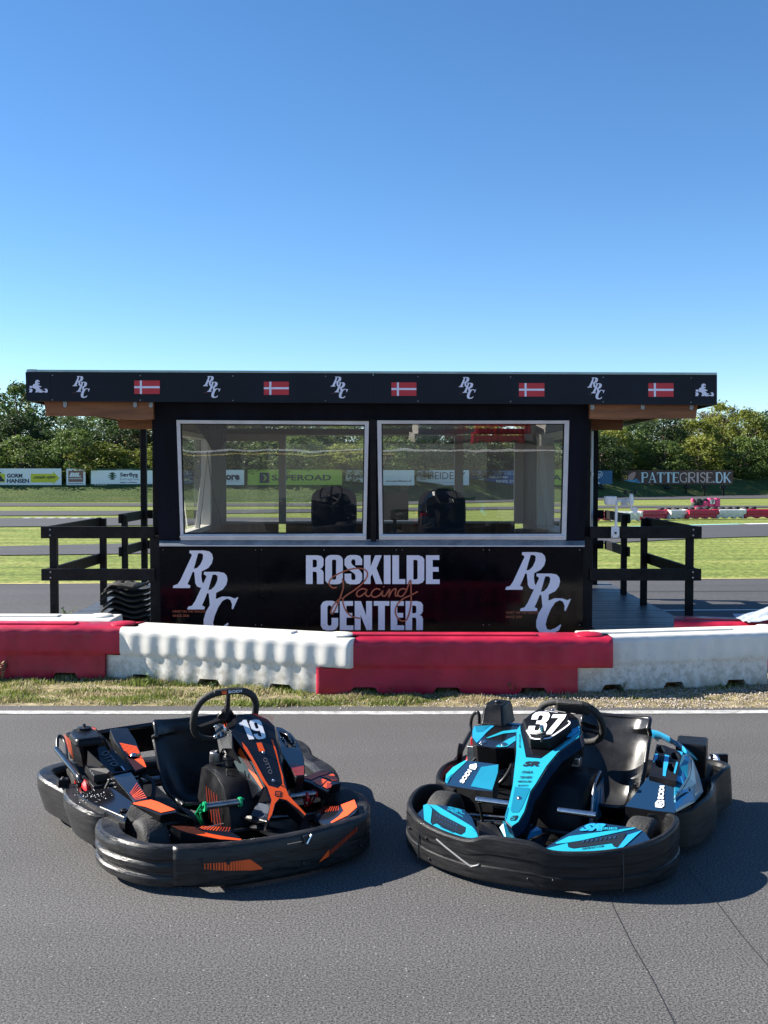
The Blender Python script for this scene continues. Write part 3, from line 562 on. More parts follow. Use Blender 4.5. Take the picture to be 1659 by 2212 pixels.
def d_pat(b, F):
    f = F(.01); f2 = F(.02); f3 = F(.03)
    b.tess([f(1348, 1035), f(1344, 1026), f(1349, 1028), (f(1352, 1023)), f(1355, 1030), f(1354, 1036)], [], 'bn_flame')
    b.tess([f2(1356, 1036), f2(1357, 1027), f2(1363, 1022), f2(1370, 1019.5), f2(1373, 1021), f2(1371, 1030), f2(1366, 1037)], [], 'bn_pig')
    b.tess([f3(1346, 1044), f3(1347, 1039), f3(1356, 1036), f3(1368, 1037), f3(1374, 1034), f3(1381, 1040), f3(1385, 1043.5)], [], 'bn_car')
    for x in (1354, 1376): b.poly([F(.04)(x + 4 * math.cos(a), 1042 + 4 * math.sin(a)) for a in [k * .52 for k in range(12)]], 'bn_navy'); b.poly([F(.05)(x + 2.4 * math.cos(a), 1042 + 2.4 * math.sin(a)) for a in [k * .52 for k in range(12)]], 'bn_car')
    x = 1384.5; ff = F(.012)
    SER = {'P': 14, 'A': 16, 'T': 15, 'E': 13.5, 'G': 16, 'R': 15.5, 'I': 8, 'S': 11.5, '.': 5, 'D': 15, 'K': 15.5}
    tot = sum(SER[c] for c in 'PATTEGRISE.DK'); sc_ = (1579 - 1384.5) / tot
    for i, c in enumerate('PATTEGRISE.DK'):
        w_ = SER[c] * sc_; m = 'bn_ltxt' if i < 5 or i > 9 else 'bn_rose'
        if i == 10: m = 'bn_cream'
        X0, X1, y0, y1 = x + .6, x + w_ - .6, 1020.5, 1042.5; th = 4.2; tn = 1.3
        S = lambda a, b_, w2: ribbon(b, [a, b_], w2, ff, m)
        def V(xx, w2=th): rect(b, ff, xx - w2 / 2, y0, xx + w2 / 2, y1, m)
        def serif(xx, yy, l=2.6): rect(b, F(.016), xx - l, yy - .5, xx + l, yy + .5, m)
        if c == '.': rect(b, ff, X0, y1 - 3.2, X0 + 3.2, y1, m); x += w_; continue
        if c in 'PREDK': V(X0 + 2.6); serif(X0 + 2.4, y0 + .5); serif(X0 + 2.4, y1 - .5)
        if c in 'PR':
            ribbon(b, [(X0 + 4, y0 + .8), (X1 - 3.5, y0 + .9), (X1 - 1.2, y0 + 5.5), (X1 - 3.5, y0 + 10.4), (X0 + 4, y0 + 10.9)], 2.0, F(.014), m)
        if c == 'R': ribbon(b, [(X0 + 7, y0 + 11), (X1 - 1, y1 - .6)], 3.0, F(.013), m)
        if c == 'A': ribbon(b, [(X0 + 1.6, y1 - .6), ((X0 + X1) / 2, y0)], tn, ff, m); ribbon(b, [((X0 + X1) / 2 - .5, y0), (X1 - 2.2, y1 - .5)], 3.2, F(.013), m); ribbon(b, [(X0 + 3.6, y1 - 7), (X1 - 4, y1 - 7)], tn, F(.014), m); serif(X0 + 2, y1 - .5); serif(X1 - 2.2, y1 - .5)
        if c == 'T': V((X0 + X1) / 2); rect(b, F(.014), X0, y0, X1, y0 + 1.4, m); serif((X0 + X1) / 2, y1 - .5); rect(b, F(.015), X0, y0, X0 + 1.1, y0 + 5, m); rect(b, F(.015), X1 - 1.1, y0, X1, y0 + 5, m)
        if c == 'E':
            for yy in (y0, (y0 + y1) / 2 - .6, y1 - 1.3): rect(b, F(.014), X0 + 3, yy, X1 - (2.6 if yy not in (y0, y1 - 1.3) else .2), yy + 1.3, m)
            rect(b, F(.015), X1 - 1.3, y0, X1 - .2, y0 + 4.5, m); rect(b, F(.015), X1 - 1.3, y1 - 4.5, X1 - .2, y1, m)
        if c == 'I': V((X0 + X1) / 2); serif((X0 + X1) / 2, y0 + .5); serif((X0 + X1) / 2, y1 - .5)
        if c == 'S': ribbon(b, [(X1 - .8, y0 + 5), (X1 - 3, y0 + 1), (X0 + 2, y0 + 2.5), (X0 + 2.3, y0 + 8), (X1 - 2, y0 + 13), (X1 - 1.6, y1 - 3.6), ((X0 + X1) / 2, y1 - .8), (X0 + .8, y1 - 5)], 2.4, ff, m)
        if c == 'G': ribbon(b, [(X1 - 1.2, y0 + 6), (X1 - 5, y0 + 1), (X0 + 3.4, y0 + 4), (X0 + 1.8, (y0 + y1) / 2), (X0 + 3.6, y1 - 4), (X1 - 6, y1 - .9), (X1 - 2.2, y1 - 3), (X1 - 2.2, (y0 + y1) / 2 + 1)], 2.5, ff, m); serif(X1 - 3, (y0 + y1) / 2 + 1)
        if c == 'D': ribbon(b, [(X0 + 3, y0 + .8), (X1 - 5, y0 + 1.2), (X1 - 1.6, (y0 + y1) / 2), (X1 - 5, y1 - 1.2), (X0 + 3, y1 - .8)], 2.4, F(.014), m)
        if c == 'K': ribbon(b, [(X0 + 4, y0 + 12.5), (X1 - 2.5, y0 + .6)], tn, F(.014), m); ribbon(b, [(X0 + 6, y0 + 10), (X1 - 1.6, y1 - .6)], 3.0, F(.013), m); serif(X1 - 2.5, y0 + .5); serif(X1 - 1.8, y1 - .5)
        x += w_
banner(1342, 1016, 1583, 1046, 'bn_brown', 'brown banner with big pale serif capitals right of the booth', d_pat)

# ------------------------------------------------------------------ far barrier row, tyres, marker block
def rib_section(x, L, H, D, zb, A, z_lo=None, z_hi=None, inset=0.0, per=.19):
    rib = A * math.cos(2 * math.pi * x / per)
    zs = [(0.0, .010), (.04, .004), (.2, .008), (.44, .012), (.475, .010), (.505, .002), (.56, -.001), (.64, -.001), (.72, -.001), (.78, 0), (.84, .0), (.90, .0), (.955, .010), (.985, .024), (1.0, .048)]
    lo = zb / H; pts = []
    for zr, y in zs:
        z = max(zr, lo); a = rib * (.8 if .02 < zr < .48 else 1.15 * max(0, min(1, (.96 - zr) / .14))) if zr > 0 else 0
        if z_lo is not None: z = max(z, z_lo)
        if z_hi is not None: z = min(z, z_hi)
        pts.append((y + inset + a, z * H))
    back = [(D - y, z) for y, z in pts[::-1]]
    return pts, back
def make_barrier(L=2.12, H=.474, D=.42, over=.29, tong=.16, m='barrier_white', A=.0045, name='plastic_barrier', step=.016, label=None, group=None):
    """x along the barrier: interlocking tongue 0..tong (low), body tong..L, overhang L..L+over (high)"""
    root = empty(name); b = MB(); split = .235 / .5
    def secs(x0, x1, zlo, zhi, ends):
        out = []; n = max(4, int((x1 - x0) / step))
        xs_ = [x0 + (x1 - x0) * i / n for i in range(n + 1)]
        if ends[0]: xs_ = [x0, x0 + .006, x0 + .016] + [v_ for v_ in xs_ if v_ > x0 + .02]
        if ends[1]: xs_ = [v_ for v_ in xs_ if v_ < x1 - .02] + [x1 - .016, x1 - .006, x1]
        for x in xs_:
            zb = 0.0
            if zlo is None:
                for c in (.36, .98, 1.62):
                    c *= L / 1.95; d = abs(x - c)
                    if d < .12: zb = .06 if d < .09 else .06 * (.12 - d) / .03
            ins = 0
            if ends[0] and x - x0 < .03: ins = .03 * (1 - math.sqrt(max(0, 1 - (1 - (x - x0) / .03) ** 2)))
            if ends[1] and x1 - x < .03: ins = .03 * (1 - math.sqrt(max(0, 1 - (1 - (x1 - x) / .03) ** 2)))
            f, k = rib_section(x, L, H, D - 2 * ins, zb, A * H / .5, zlo, zhi, 0)
            out.append([(x, y + ins, z) for y, z in f] + [(x, y + ins, z) for y, z in k])
        return out
    b.loft(secs(tong + .004, L, None, None, (0, 0)), m)
    b.loft(secs(0, tong + .004, None, split, (1, 0)), m)
    b.loft(secs(L, L + over, split + .01, None, (0, 1)), m)
    # raised spine on the top
    b.box(((tong + L) / 2 - .1, D / 2, H + .006), (L * .72, D * .34, .018), m)
    b.build('shell', root, bevel=.004, ang=50, weld=True)
    c = MB(); c.lathe([(.115, 0), (.115, .012), (.10, .022), (.0, .024)], (L + over * .42, D / 2, H - .002), (0, 0, 1), m, 24); c.build('cap', root)
    return root
def place(o, a, b_, label, group, z=0.0, cat='barrier', blen=2.12):
    """put the barrier so that its front foot runs from world a towards b"""
    o.scale.x = (Vector(b_[:2]) - Vector(a[:2])).length / blen if blen else 1; o.location = (a[0], a[1], z); o.rotation_euler = (0, 0, math.atan2(b_[1] - a[1], b_[0] - a[0])); tag(o, label, cat, group); return o
GB = 'interlocking plastic barriers in front of the booth'
bw = make_barrier(); br = make_barrier(m='barrier_red', A=.004)
place(bw, G(225, 1466), G(688, 1499), 'dirty white ribbed barrier in sunlight between the two red ones', GB)
place(br, G(682, 1500), G(1248, 1501), 'bright red barrier behind the gap between the karts', GB)
o = copy_tree(br); place(o, (G(222, 1471).x - 2.12, 10.02), (G(222, 1471).x, 9.96), 'red barrier at the left edge of the photo', GB)
o = copy_tree(bw); place(o, G(1245, 1497), G(1659, 1480), 'grimy white barrier in shade at the right edge of the photo', GB)
o = copy_tree(br); a = G(1245, 1497); c = G(1659, 1480); d_ = (c - a).normalized(); place(o, a + d_ * 2.12, a + d_ * 4.24, 'red barrier beyond the right edge of the photo', GB)
o = copy_tree(bw); place(o, (-4.85, 10.52), (-2.85, 10.50), 'white barrier lying behind the left red barrier', GB)
o = copy_tree(br); place(o, (2.62, 10.58), (4.5, 10.1), 'red barrier of the second row below the right deck railing', GB); o.location.z = -.02
GR = 'barriers across the track mirrored in the right window'
for k, (x, m) in enumerate([(.60, 0), (2.18, 1), (3.76, 0)]):
    o = copy_tree(br if m else bw); o.location = (x, -4.8, 0); o.scale = (.62, 1, 1.15)
    tag(o, ['tall white barrier across the track mirrored left in the right window', 'tall red barrier across the track mirrored in the right window', 'tall white barrier across the track mirrored at the right window edge'][k], 'barrier', GR)
fb = make_barrier(L=1.0, H=.34, D=.3, over=.12, tong=.08, A=.03, step=.05); fr = make_barrier(L=1.0, H=.34, D=.3, over=.12, tong=.08, m='barrier_red', A=.009, step=.05)
GF = 'small barriers along the far bend'
far = [(1240, 1319, 1127, 1125, 1, 'red far barrier partly behind the deck railing'), (1320, 1383, 1126, 1126, 0, 'white far barrier left of the first red one'), (1383, 1446, 1123.5, 1121.5, 1, 'leftmost full red far barrier'), (1446, 1484, 1122, 1121, 0, 'short white far barrier between two red ones'), (1484, 1549, 1121.5, 1120.5, 1, 'long red far barrier below the numbered tyre block'), (1549, 1608, 1120.5, 1120, 0, 'greenish white far barrier right of the tyre block'), (1608, 1690, 1120, 1120, 1, 'red far barrier at the right photo edge')]
f1 = f2 = True
for x0, x1, y0, y1, red, lb in far:
    src = fr if red else fb
    if red: o = src if f1 else copy_tree(src); f1 = False
    else: o = src if f2 else copy_tree(src); f2 = False
    a, c = G(x0, y0), G(x1, y1); place(o, a, c, lb, GF, blen=None); o.scale = ((c - a).length / 1.02, 1, 1)
ty = MB(); ty.lathe([(.07, 0), (.12, -.0), (.15, .03), (.155, .065), (.15, .10), (.12, .13), (.07, .13)], (0, 0, 0), (0, 0, 1), 'tyre_rubber', 16)
t0 = ty.build('tyre'); first = True; rn = random.Random(5); cnt = 0
for lay in range(2):
    for k in range(20):
        px = 1356 + k * 16.4 + rn.uniform(-2, 2); yb = 1111 - k * .25
        if lay and (k < 4 or k > 16): continue
        o = t0 if first else t0.copy()
        if not first: COL.objects.link(o)
        first = False; p = G(px + lay * 6, yb); o.location = (p.x, p.y, lay * .13); o.rotation_euler = (rn.uniform(-.12, .12), rn.uniform(-.1, .1), 0)
        tag(o, '%s black kart tyre from the left in the %s layer of the far tyre wall' % (ORD[k], ['bottom', 'top'][lay]), 'tyre', 'black tyres behind the far barriers')
# numbered block of painted tyres
p = G(1524, 1098); root = empty('marker_block', (p.x, p.y, 0), 0, 'pink and dark tyre block carrying a white number 7 plate', 'tyre block')
mat('tyre_grey', (0.05, 0.05, 0.055), 0.8)
k_ = p.y / 2400
for nm, x0, x1, y0, y1, m, dy in [('pink_tyre', 1493, 1500, 1077, 1085, 'barrier_pink', 0), ('grey_tyre', 1500, 1527, 1077, 1086, 'tyre_grey', .01), ('grey_tyre', 1494, 1520, 1086, 1092, 'tyre_grey', .02), ('pink_tyre', 1517, 1530, 1083, 1092, 'barrier_pink', -.05), ('pink_tyre', 1500, 1523, 1091.5, 1098, 'barrier_pink', -.03), ('pink_tyre', 1528, 1555, 1076, 1094, 'barrier_pink', 0), ('grey_tyre', 1523, 1555, 1094, 1098, 'tyre_grey', .02)]:
    a, c = W(x0, y0, p.y), W(x1, y1, p.y); mm = MB(); n = max(1, int((c.x - a.x) / .22))
    for j in range(n):
        w_ = (c.x - a.x) / n; cx = a.x + (j + .5) * w_ - p.x; hh = a.z - c.z
        mm.lathe([(w_ * .50, 0), (w_ * .535, hh * .12), (w_ * .535, hh * .88), (w_ * .50, hh)], (cx, dy, c.z), (0, 0, 1), m, 12)
    mm.build(nm, root)
nb = MB(); f = lambda lift: (lambda x, y: W(x, y, p.y) - p + Vector((0, -.16 - lift, 0)))
rect(nb, f(0), 1532, 1079, 1542, 1088.5, 'white_vinyl'); block_text(nb, '7', q(f(.01), 1534.5, 1080.2, 1540, 1087.4), 'ink'); nb.build('number_plate', root, solid=.004)

# ------------------------------------------------------------------ verge: grass, stones, weeds
def blades(name, n, area, hmin, hmax, mats, dens, seed, wd=.004):
    r = random.Random(seed); b = MB(); bins = {m: ([], []) for m in mats}
    for _ in range(n):
        x = r.uniform(area[0], area[1]); y = r.uniform(area[2](x), area[3](x)); dn = dens(x, y)
        if r.random() > dn: continue
        gq = noise.noise(Vector((x * 2.2, y * 5, 8))) + .12 - .5 * (x > .5); m = mats[0] if gq + r.uniform(-.35, .35) > 0 else mats[1]; h = r.uniform(hmin, hmax) * (.4 + .6 * dn) * max(.25, .62 + 1.1 * noise.noise(Vector((x * 3, y * 3, 5))) + .5 * max(0, 1 - (back(x) - y) * 6 if area[2](0) < 10 else 0))
        if h < .01: continue
        a = r.uniform(0, 6.28); ln = Vector((math.cos(a), math.sin(a), 0)) * h * r.uniform(.1, .9); s = Vector((-math.sin(a), math.cos(a), 0)) * wd * r.uniform(.6, 1.4)
        p0 = Vector((x, y, -.005)); p1 = p0 + ln * .35 + Vector((0, 0, h * .62)); p2 = p0 + ln + Vector((0, 0, h))
        V_, F_ = bins[m]; o = len(V_); V_ += [p0 - s, p0 + s, p1 - s * .8, p1 + s * .8, p2]; F_ += [(o, o + 1, o + 3, o + 2), (o + 2, o + 3, o + 4)]
    for m, (V_, F_) in bins.items():
        if V_: b.add(V_, F_, m)
    o = b.build(name, fix=False, weld=False); tag(o, kind='stuff'); return o
front = lambda x: 8.80 + .03 * math.sin(x * 2.1) + .02 * math.sin(x * 7)
back = lambda x: (10.05 if x < -2.3 else (9.95 - (x + 2.4) * .28 if x < -.6 else (9.42 if x < 1.8 else 9.42 + (x - 1.8) * .24)))
def dens(x, y):
    n1 = noise.noise(Vector((x * 1.7, y * 4, 0))) * .5 + .5; n2 = noise.noise(Vector((x * 6, y * 9, 3))) * .5 + .5
    base = 1.15 if x < .3 else max(.10, 1.0 - (x - .3) * .75)
    if x > 1.2: base = .16 + .5 * (y > back(x) - .16)
    edge = min(1, (y - front(x)) / .12)
    return max(0, min(1, base * (1.9 * n1 - .55 + n2 * .5) * edge))
tag(blades('verge_grass', 90000, (-4.6, 4.6, lambda x: front(x) - .02, lambda x: back(x) + .02), .010, .062, ['blade_green', 'blade_dry'], dens, 4), 'short green and dry yellow grass along the track edge', 'grass', kind='stuff')
tag(blades('bank_foot_grass', 26000, (-8, 8, lambda x: 12.0, lambda x: 13.2), .02, .07, ['blade_green', 'blade_dry'], lambda x, y: .6, 9), 'thin grass between the booth deck and the rear track', 'grass', kind='stuff')
pb = MB(); r = random.Random(11); V_, F_ = [], []
for _ in range(9000):
    x = r.uniform(-4.5, 4.6); y = r.uniform(front(x) - .03, back(x) + .05)
    dn = .10 if x < .2 else min(1, .1 + (x - .2) * .7)
    if r.random() > dn: continue
    s = r.uniform(.004, .013); o = len(V_); c = Vector((x, y, s * .2)); q_ = [Vector((r.uniform(.6, 1.2) * a_, r.uniform(.6, 1.2) * b_, r.uniform(.5, .9) * c_)) * s for a_, b_, c_ in ((1, 0, 0), (-1, 0, 0), (0, 1, 0), (0, -1, 0), (0, 0, 1), (0, 0, -1))]
    V_ += [c + v_ for v_ in q_]; F_ += [(o, o + 2, o + 4), (o + 2, o + 1, o + 4), (o + 1, o + 3, o + 4), (o + 3, o, o + 4), (o + 2, o, o + 5), (o + 1, o + 2, o + 5), (o + 3, o + 1, o + 5), (o, o + 3, o + 5)]
pb.add(V_, F_, 'pebble'); tag(pb.build('verge_stones', weld=False, fix=False), 'loose pale stones on the dry verge by the right kart', 'gravel', kind='stuff')
mat('weed_leaf', (0.07, 0.13, 0.03), 0.6, var=.4, vscale=20); mat('weed_dry', (0.22, 0.16, 0.07), 0.7); mat('petal', (0.7, 0.55, 0.05), 0.6)
def weed(px, py, h, label, dry=False, z=0.0, seed=1):
    r = random.Random(seed); p = G(px, py, z); b = MB(); m = 'weed_dry' if dry else 'weed_leaf'
    for k in range(7):
        a = r.uniform(0, 6.28); l = h * r.uniform(.5, 1); e = Vector((math.cos(a) * l * .5, math.sin(a) * l * .5, l)); mid = e * .5 + Vector((0, 0, l * .12)); P = spline([(0, 0, 0), mid, e], 4); b.tube(P, .0018, m, 4)
        for j in range(9):
            c = P[r.randrange(2, len(P))]; th = r.uniform(0, 6.28); d = Vector((math.cos(th), math.sin(th), r.uniform(-.2, .8))).normalized() * h * r.uniform(.12, .24); s = d.cross(Vector((0, 0, 1))).normalized() * h * .05
            b.add([c, c + d * .5 + s, c + d, c + d * .5 - s], [(0, 1, 2, 3)], m)
    o = b.build('weed_plant', fix=False, weld=False); o.location = p; tag(o, label, 'weed', 'weeds growing along the barriers'); return o
weed(1370, 1487, .13, 'green weed with small leaves at the foot of the right white barrier', seed=2)
weed(1492, 1480, .15, 'bushy green weed below the right white barrier', seed=3)
weed(1565, 1478, .10, 'low green weed near the right photo edge below the white barrier', seed=4)
weed(1108, 1500, .11, 'dry brown weed in front of the red barrier', True, seed=5)
weed(845, 1500, .07, 'small yellowish weed by the left end of the red barrier', True, seed=8)
weed(1345, 1493, .09, 'low leafy weed beside the seam of the red and white barriers', seed=6)
weed(5, 1470, .20, 'tall thin weed at the left photo edge', True, seed=7)
weed(325, 1478, .12, 'leafy green weed below the left end of the white barrier', seed=9)
weed(460, 1492, .10, 'broad green weed below the middle of the white barrier', seed=10)
weed(147, 1346, .22, 'spindly sprig growing at the left edge of the deck', z=.05, seed=12)
# ================================================================== TIMING BOOTH
booth = empty('timing_booth', (-.13, 11.7, 0), 0, 'black wooden timing booth with two big white framed windows', 'booth')
BO = booth.location.copy()
FN = Vector((0, -1.35, -.105)).normalized(); FP = Vector((0, 11.70, 1.15))          # front wall leans outwards at the top
fT = lambda lift=0.0: (lambda px, py: HP(px, py, FP, FN) + FN * lift - BO)
def ring(b, f, o, i, m, depth):
    """frame between outer quad o and inner quad i (lists of 4 px points)"""
    for k in range(4):
        a, c, d, e = o[k], o[(k + 1) % 4], i[(k + 1) % 4], i[k]; b.prism([f(*a), f(*c), f(*d), f(*e)], (0, depth, 0), m)
w1o = [(382, 907), (797, 910), (791, 1166), (391, 1166)]; w2o = [(814.5, 908), (1229, 908), (1222, 1165), (819, 1165)]
w1i = [(390, 914.5), (788, 917), (784, 1152), (397, 1153)]; w2i = [(824, 915), (1219, 915), (1213, 1153), (827, 1153)]
f = fT()
b = MB()
b.prism([f(328, 860), f(1276, 864), f(1274, 908), f(330, 907)], (0, .13, 0), 'black_board')
b.prism([f(330, 907), f(382, 907), f(391, 1166), f(392, 1178), f(344, 1178)], (0, .13, 0), 'black_board')
b.prism([f(1229, 908), f(1274, 908), f(1262, 1178), f(1221, 1178), f(1222, 1165)], (0, .13, 0), 'black_board')
b.prism([f(797, 908), f(814.5, 908), f(819, 1176), (f(815, 1176)), f(791, 1166)], (0, .13, 0), 'black_board')
f3 = fT(.035); b.prism([f3(799, 906), f3(813, 906), f3(812, 1170), f3(801, 1170)], (0, .05, 0), 'black_timber')
b.prism([f(391, 1166), f(1222, 1165), f(1221, 1179), f(392, 1179)], (0, .10, 0), 'sill_metal')
# boards on each side of the windows
for x0, x1 in ((328, 333), (350, 353), (1251, 1254)): pass
b.build('wall', booth, bevel=.003)
for k, (o_, i_) in enumerate(((w1o, w1i), (w2o, w2i))):
    g_ = MB(); fg = fT(-.01); g_.poly([fg(*p) for p in (i_[0], i_[1], i_[2], i_[3])], 'front_glass'); go = g_.build('window', booth, fix=False)
    m = MB(); ring(m, fT(.03), o_, i_, 'window_white', .09)
    x0, x1 = i_[3][0] - 6, i_[2][0] + 6; fb_ = fT(.05); m.prism([fb_(x0, 1155), fb_(x1, 1155), fb_(x1 + 2, 1160), fb_(x0 - 2, 1160)], (0, .05, 0), 'window_white')
    ins = MB(); d = 2.2
    m.build('window_frame', go, bevel=.004)
    ii = [(i_[0][0] - 1, i_[0][1] - 1), (i_[1][0] + 1, i_[1][1] - 1), (i_[2][0] + 1, i_[2][1] + 1), (i_[3][0] - 1, i_[3][1] + 1)]
    ij = [(i_[0][0] + d, i_[0][1] + d), (i_[1][0] - d, i_[1][1] + d), (i_[2][0] - d, i_[2][1] - d), (i_[3][0] + d, i_[3][1] - d)]
    ring(ins, fT(.004), ii, ij, 'black_timber', .03); ins.build('gasket', go)
# sill flashing
s = MB(); Wb = lambda px, py, Y=11.70: W(px, py, Y) - BO
s.prism([Wb(344, 1168, 11.68), Wb(1263, 1168, 11.68), Wb(1263, 1178, 11.62), Wb(344, 1177, 11.62)], (0, .02, -.004), 'sill_metal')
s.prism([Wb(344, 1177.5, 11.615), Wb(1263, 1178.5, 11.615), Wb(1263, 1181, 11.615), Wb(344, 1180, 11.615)], (0, .03, 0), 'window_white'); s.build('sill', booth)
# lower front with banner panel
pw = MB()
zb = .03; a = Wb(343, 1180); c = Wb(1261, 1180)
pw.box(((a.x + c.x) / 2, .08, (1.09 + zb) / 2), (c.x - a.x, .14, 1.09 - zb - .01), 'black_board')
for x in (333, 1271): p = Wb(x, 1180); pw.box((p.x, .09, .6), (.105, .12, 1.18), 'black_timber')
for x in (336, 1269): p = Wb(x, 1000, 11.8); pw.box((p.x, .20, 1.3), (.09, .1, 2.55), 'black_timber')
pw.build('wall', booth, bevel=.004)
bp = MB(); Yb = 11.685; fb = lambda lift: (lambda px, py: W(px, py, Yb - lift) - BO)
for x0, x1 in ((346, 558.3), (559, 862.6), (863.2, 1050.6), (1051.3, 1260)):
    f0 = fb(.012); A, B = f0(x0, 1182.5), f0(x1, 1182.5); bp.prism([A, B, (B.x, B.y, .06), (A.x, A.y, .06)], (0, .010, 0), 'banner_black')
ft = fb(.015)
for x_ in (352, 552, 565, 700, 856, 869, 1044, 1057, 1252):
    for y_ in (1188, 1350): bp.lathe([(.006, 0), (.004, .003)], fb(.014)(x_, y_), (0, -1, 0), 'dull_metal', 8)
block_text(bp, 'ROSKILDE', q(ft, 661, 1199.5, 949, 1261.5), 'letter_white', gap=.03)
block_text(bp, 'CENTER', q(ft, 693, 1298.5, 913.5, 1361), 'letter_white', gap=.03)
R1o = [(297, 131), (300, 113), (400, 113), (440, 120), (460, 140), (466, 170), (457, 205), (432, 238), (385, 262), (383, 300), (388, 335), (400, 355), (392, 372), (375, 378), (352, 368), (340, 345), (333, 268), (322, 263), (300, 318), (284, 352), (305, 362), (302, 380), (180, 380), (186, 361), (214, 353), (236, 320), (316, 148), (310, 137)]
R1h = [(360, 133), (384, 133), (396, 145), (393, 175), (376, 213), (352, 238), (330, 243), (334, 226)]
Co = [(1350, 460), (1312, 545), (1303, 540), (1305, 508), (1293, 478), (1270, 468), (1237, 484), (1207, 530), (1182, 590), (1170, 640), (1178, 670), (1200, 680), (1240, 665), (1274, 640), (1281, 645), (1265, 680), (1225, 702), (1160, 706), (1122, 692), (1104, 660), (1103, 618), (1120, 560), (1150, 510), (1190, 472), (1235, 453), (1290, 455), (1325, 468), (1344, 458)]
def rrc(b, mp, m, lifts=(0, .001, .002)):
    """mp(lift) maps crop coordinates (left emblem frame) to 3-D"""
    for dx, dy, l in ((0, 0, 0), (103, 152, 1)): fm = mp(lifts[l]); b.tess([fm(x + dx, y + dy) for x, y in R1o], [[fm(x + dx, y + dy) for x, y in R1h]], m)
    fm = mp(lifts[2]); b.tess([fm(x - 704, y - 13) for x, y in Co], [], m)
rrc(bp, lambda l: (lambda x, y: fb(.015 + l)(318.5 + .304 * x, 1154.7 + .304 * y)), 'letter_white')
rrc(bp, lambda l: (lambda x, y: fb(.015 + l)(822.9 + .304 * (x + 704), 1154.7 + .304 * (y + 12))), 'letter_white')
for dx, dy in ((0, 0), (719.5, 2.5)):
    ff = fb(.018); soft_text(bp, 'HEART ON THE TRACK©', q(ff, 373 + dx, 1318 + dy, 444 + dx, 1323.3 + dy), 'copper_paint', .01); soft_text(bp, 'SINCE 2000', q(ff, 373 + dx, 1327.5 + dy, 408.5 + dx, 1332.5 + dy), 'copper_paint', .01)
A_ = lambda pts: [(318.5 + .304 * x, 1154.7 + .304 * y) for x, y in pts]; B_ = lambda pts: [(822.9 + .304 * x, 1154.7 + .304 * y) for x, y in pts]
for k, st in enumerate([A_([(1345, 375), (1315, 378), (1292, 352), (1300, 320), (1345, 285), (1430, 250), (1510, 240), (1555, 258), (1562, 295), (1530, 345), (1470, 395), (1410, 435), (1388, 462), (1400, 520), (1430, 565), (1470, 588), (1512, 595)]),
    A_([(1385, 312), (1392, 370), (1372, 440), (1340, 520), (1315, 562), (1302, 552), (1318, 510), (1350, 470), (1380, 448)]),
    A_([(1558, 392), (1525, 385), (1492, 405), (1488, 432), (1510, 440), (1545, 415), (1560, 392), (1550, 425), (1570, 440), (1590, 425)]),
    A_([(1655, 392), (1625, 385), (1598, 405), (1592, 432), (1615, 445), (1650, 430)]) + B_([(12, 400), (8, 430), (25, 438), (38, 425)]),
    B_([(38, 425), (62, 388), (55, 445), (78, 400), (105, 385), (102, 420), (108, 438), (125, 425)]),
    B_([(182, 392), (150, 385), (122, 408), (125, 435), (150, 438), (180, 400), (208, 325), (214, 400), (212, 500), (188, 595), (152, 615), (118, 590), (102, 545), (118, 495), (160, 455), (215, 430), (262, 405)])]):
    ribbon(bp, st, 3.0, fb(.019 + .0006 * k), 'copper_paint')
ribbon(bp, B_([(18, 368), (22, 374)]), 3.0, fb(.024), 'copper_paint')
bp.build('banner_panel', booth, fix=False)
# side walls, back wall, floor, ceiling
XL0, XL1, XR0, XR1 = W(344, 1180, 11.7).x, W(329, 866, 11.6).x, W(1262, 1180, 11.7).x, W(1276, 870, 11.6).x
ZT, ZS, YB = 2.50, 1.12, 15.9
def wallbox(b, x, y0, y1, z0, z1, m, th=.1): b.box((x - BO.x, (y0 + y1) / 2 - BO.y, (z0 + z1) / 2), (th, y1 - y0, z1 - z0), m)
for side, X in ((-1, XL0 + .02), (1, XR0 - .02)):
    b = MB()
    wallbox(b, X, 11.84, YB, .2, ZS, 'black_board'); wallbox(b, X, 11.84, YB, 2.33, ZT, 'black_board'); wallbox(b, X, 11.86, 12.05, ZS, 2.33, 'black_board'); wallbox(b, X, 14.45, YB, ZS, 2.33, 'black_board')
    b.build('wall', booth)
    b = MB(); xi = X - side * .075
    wallbox(b, xi, 11.88, YB, .26, ZS, 'int_wood', .04); wallbox(b, xi, 14.5, YB, ZS, ZT, 'int_wall', .04); wallbox(b, xi, 11.88, 12.02, ZS, ZT, 'int_wall', .04); wallbox(b, xi, 12.02, 14.5, 2.34, ZT, 'int_wall', .04)
    b.build('wall_lining', booth)
    g_ = MB(); g_.poly([(X - BO.x, 12.05 - BO.y, ZS), (X - BO.x, 14.45 - BO.y, ZS), (X - BO.x, 14.45 - BO.y, 2.33), (X - BO.x, 12.05 - BO.y, 2.33)], 'back_glass'); go = g_.build('window', booth, fix=False)
    m = MB()
    for z in (ZS + .03, 2.30): m.box((X - side * .05 - BO.x, 13.25 - BO.y, z), (.12, 2.4, .06), 'int_frame')
    for y in (12.09, 14.40): m.box((X - side * .05 - BO.x, y - BO.y, 1.72), (.12, .08, 1.20), 'int_frame')
    # opened inner sash leaning into the room
    m.box((X - side * .14 - BO.x, 13.55 - BO.y, 1.72), (.05, .07, 1.18), 'int_frame', rot=Matrix.Rotation(-side * .12, 3, 'Y'))
    m.build('window_frame', go, bevel=.004)
b = MB(); yb = YB
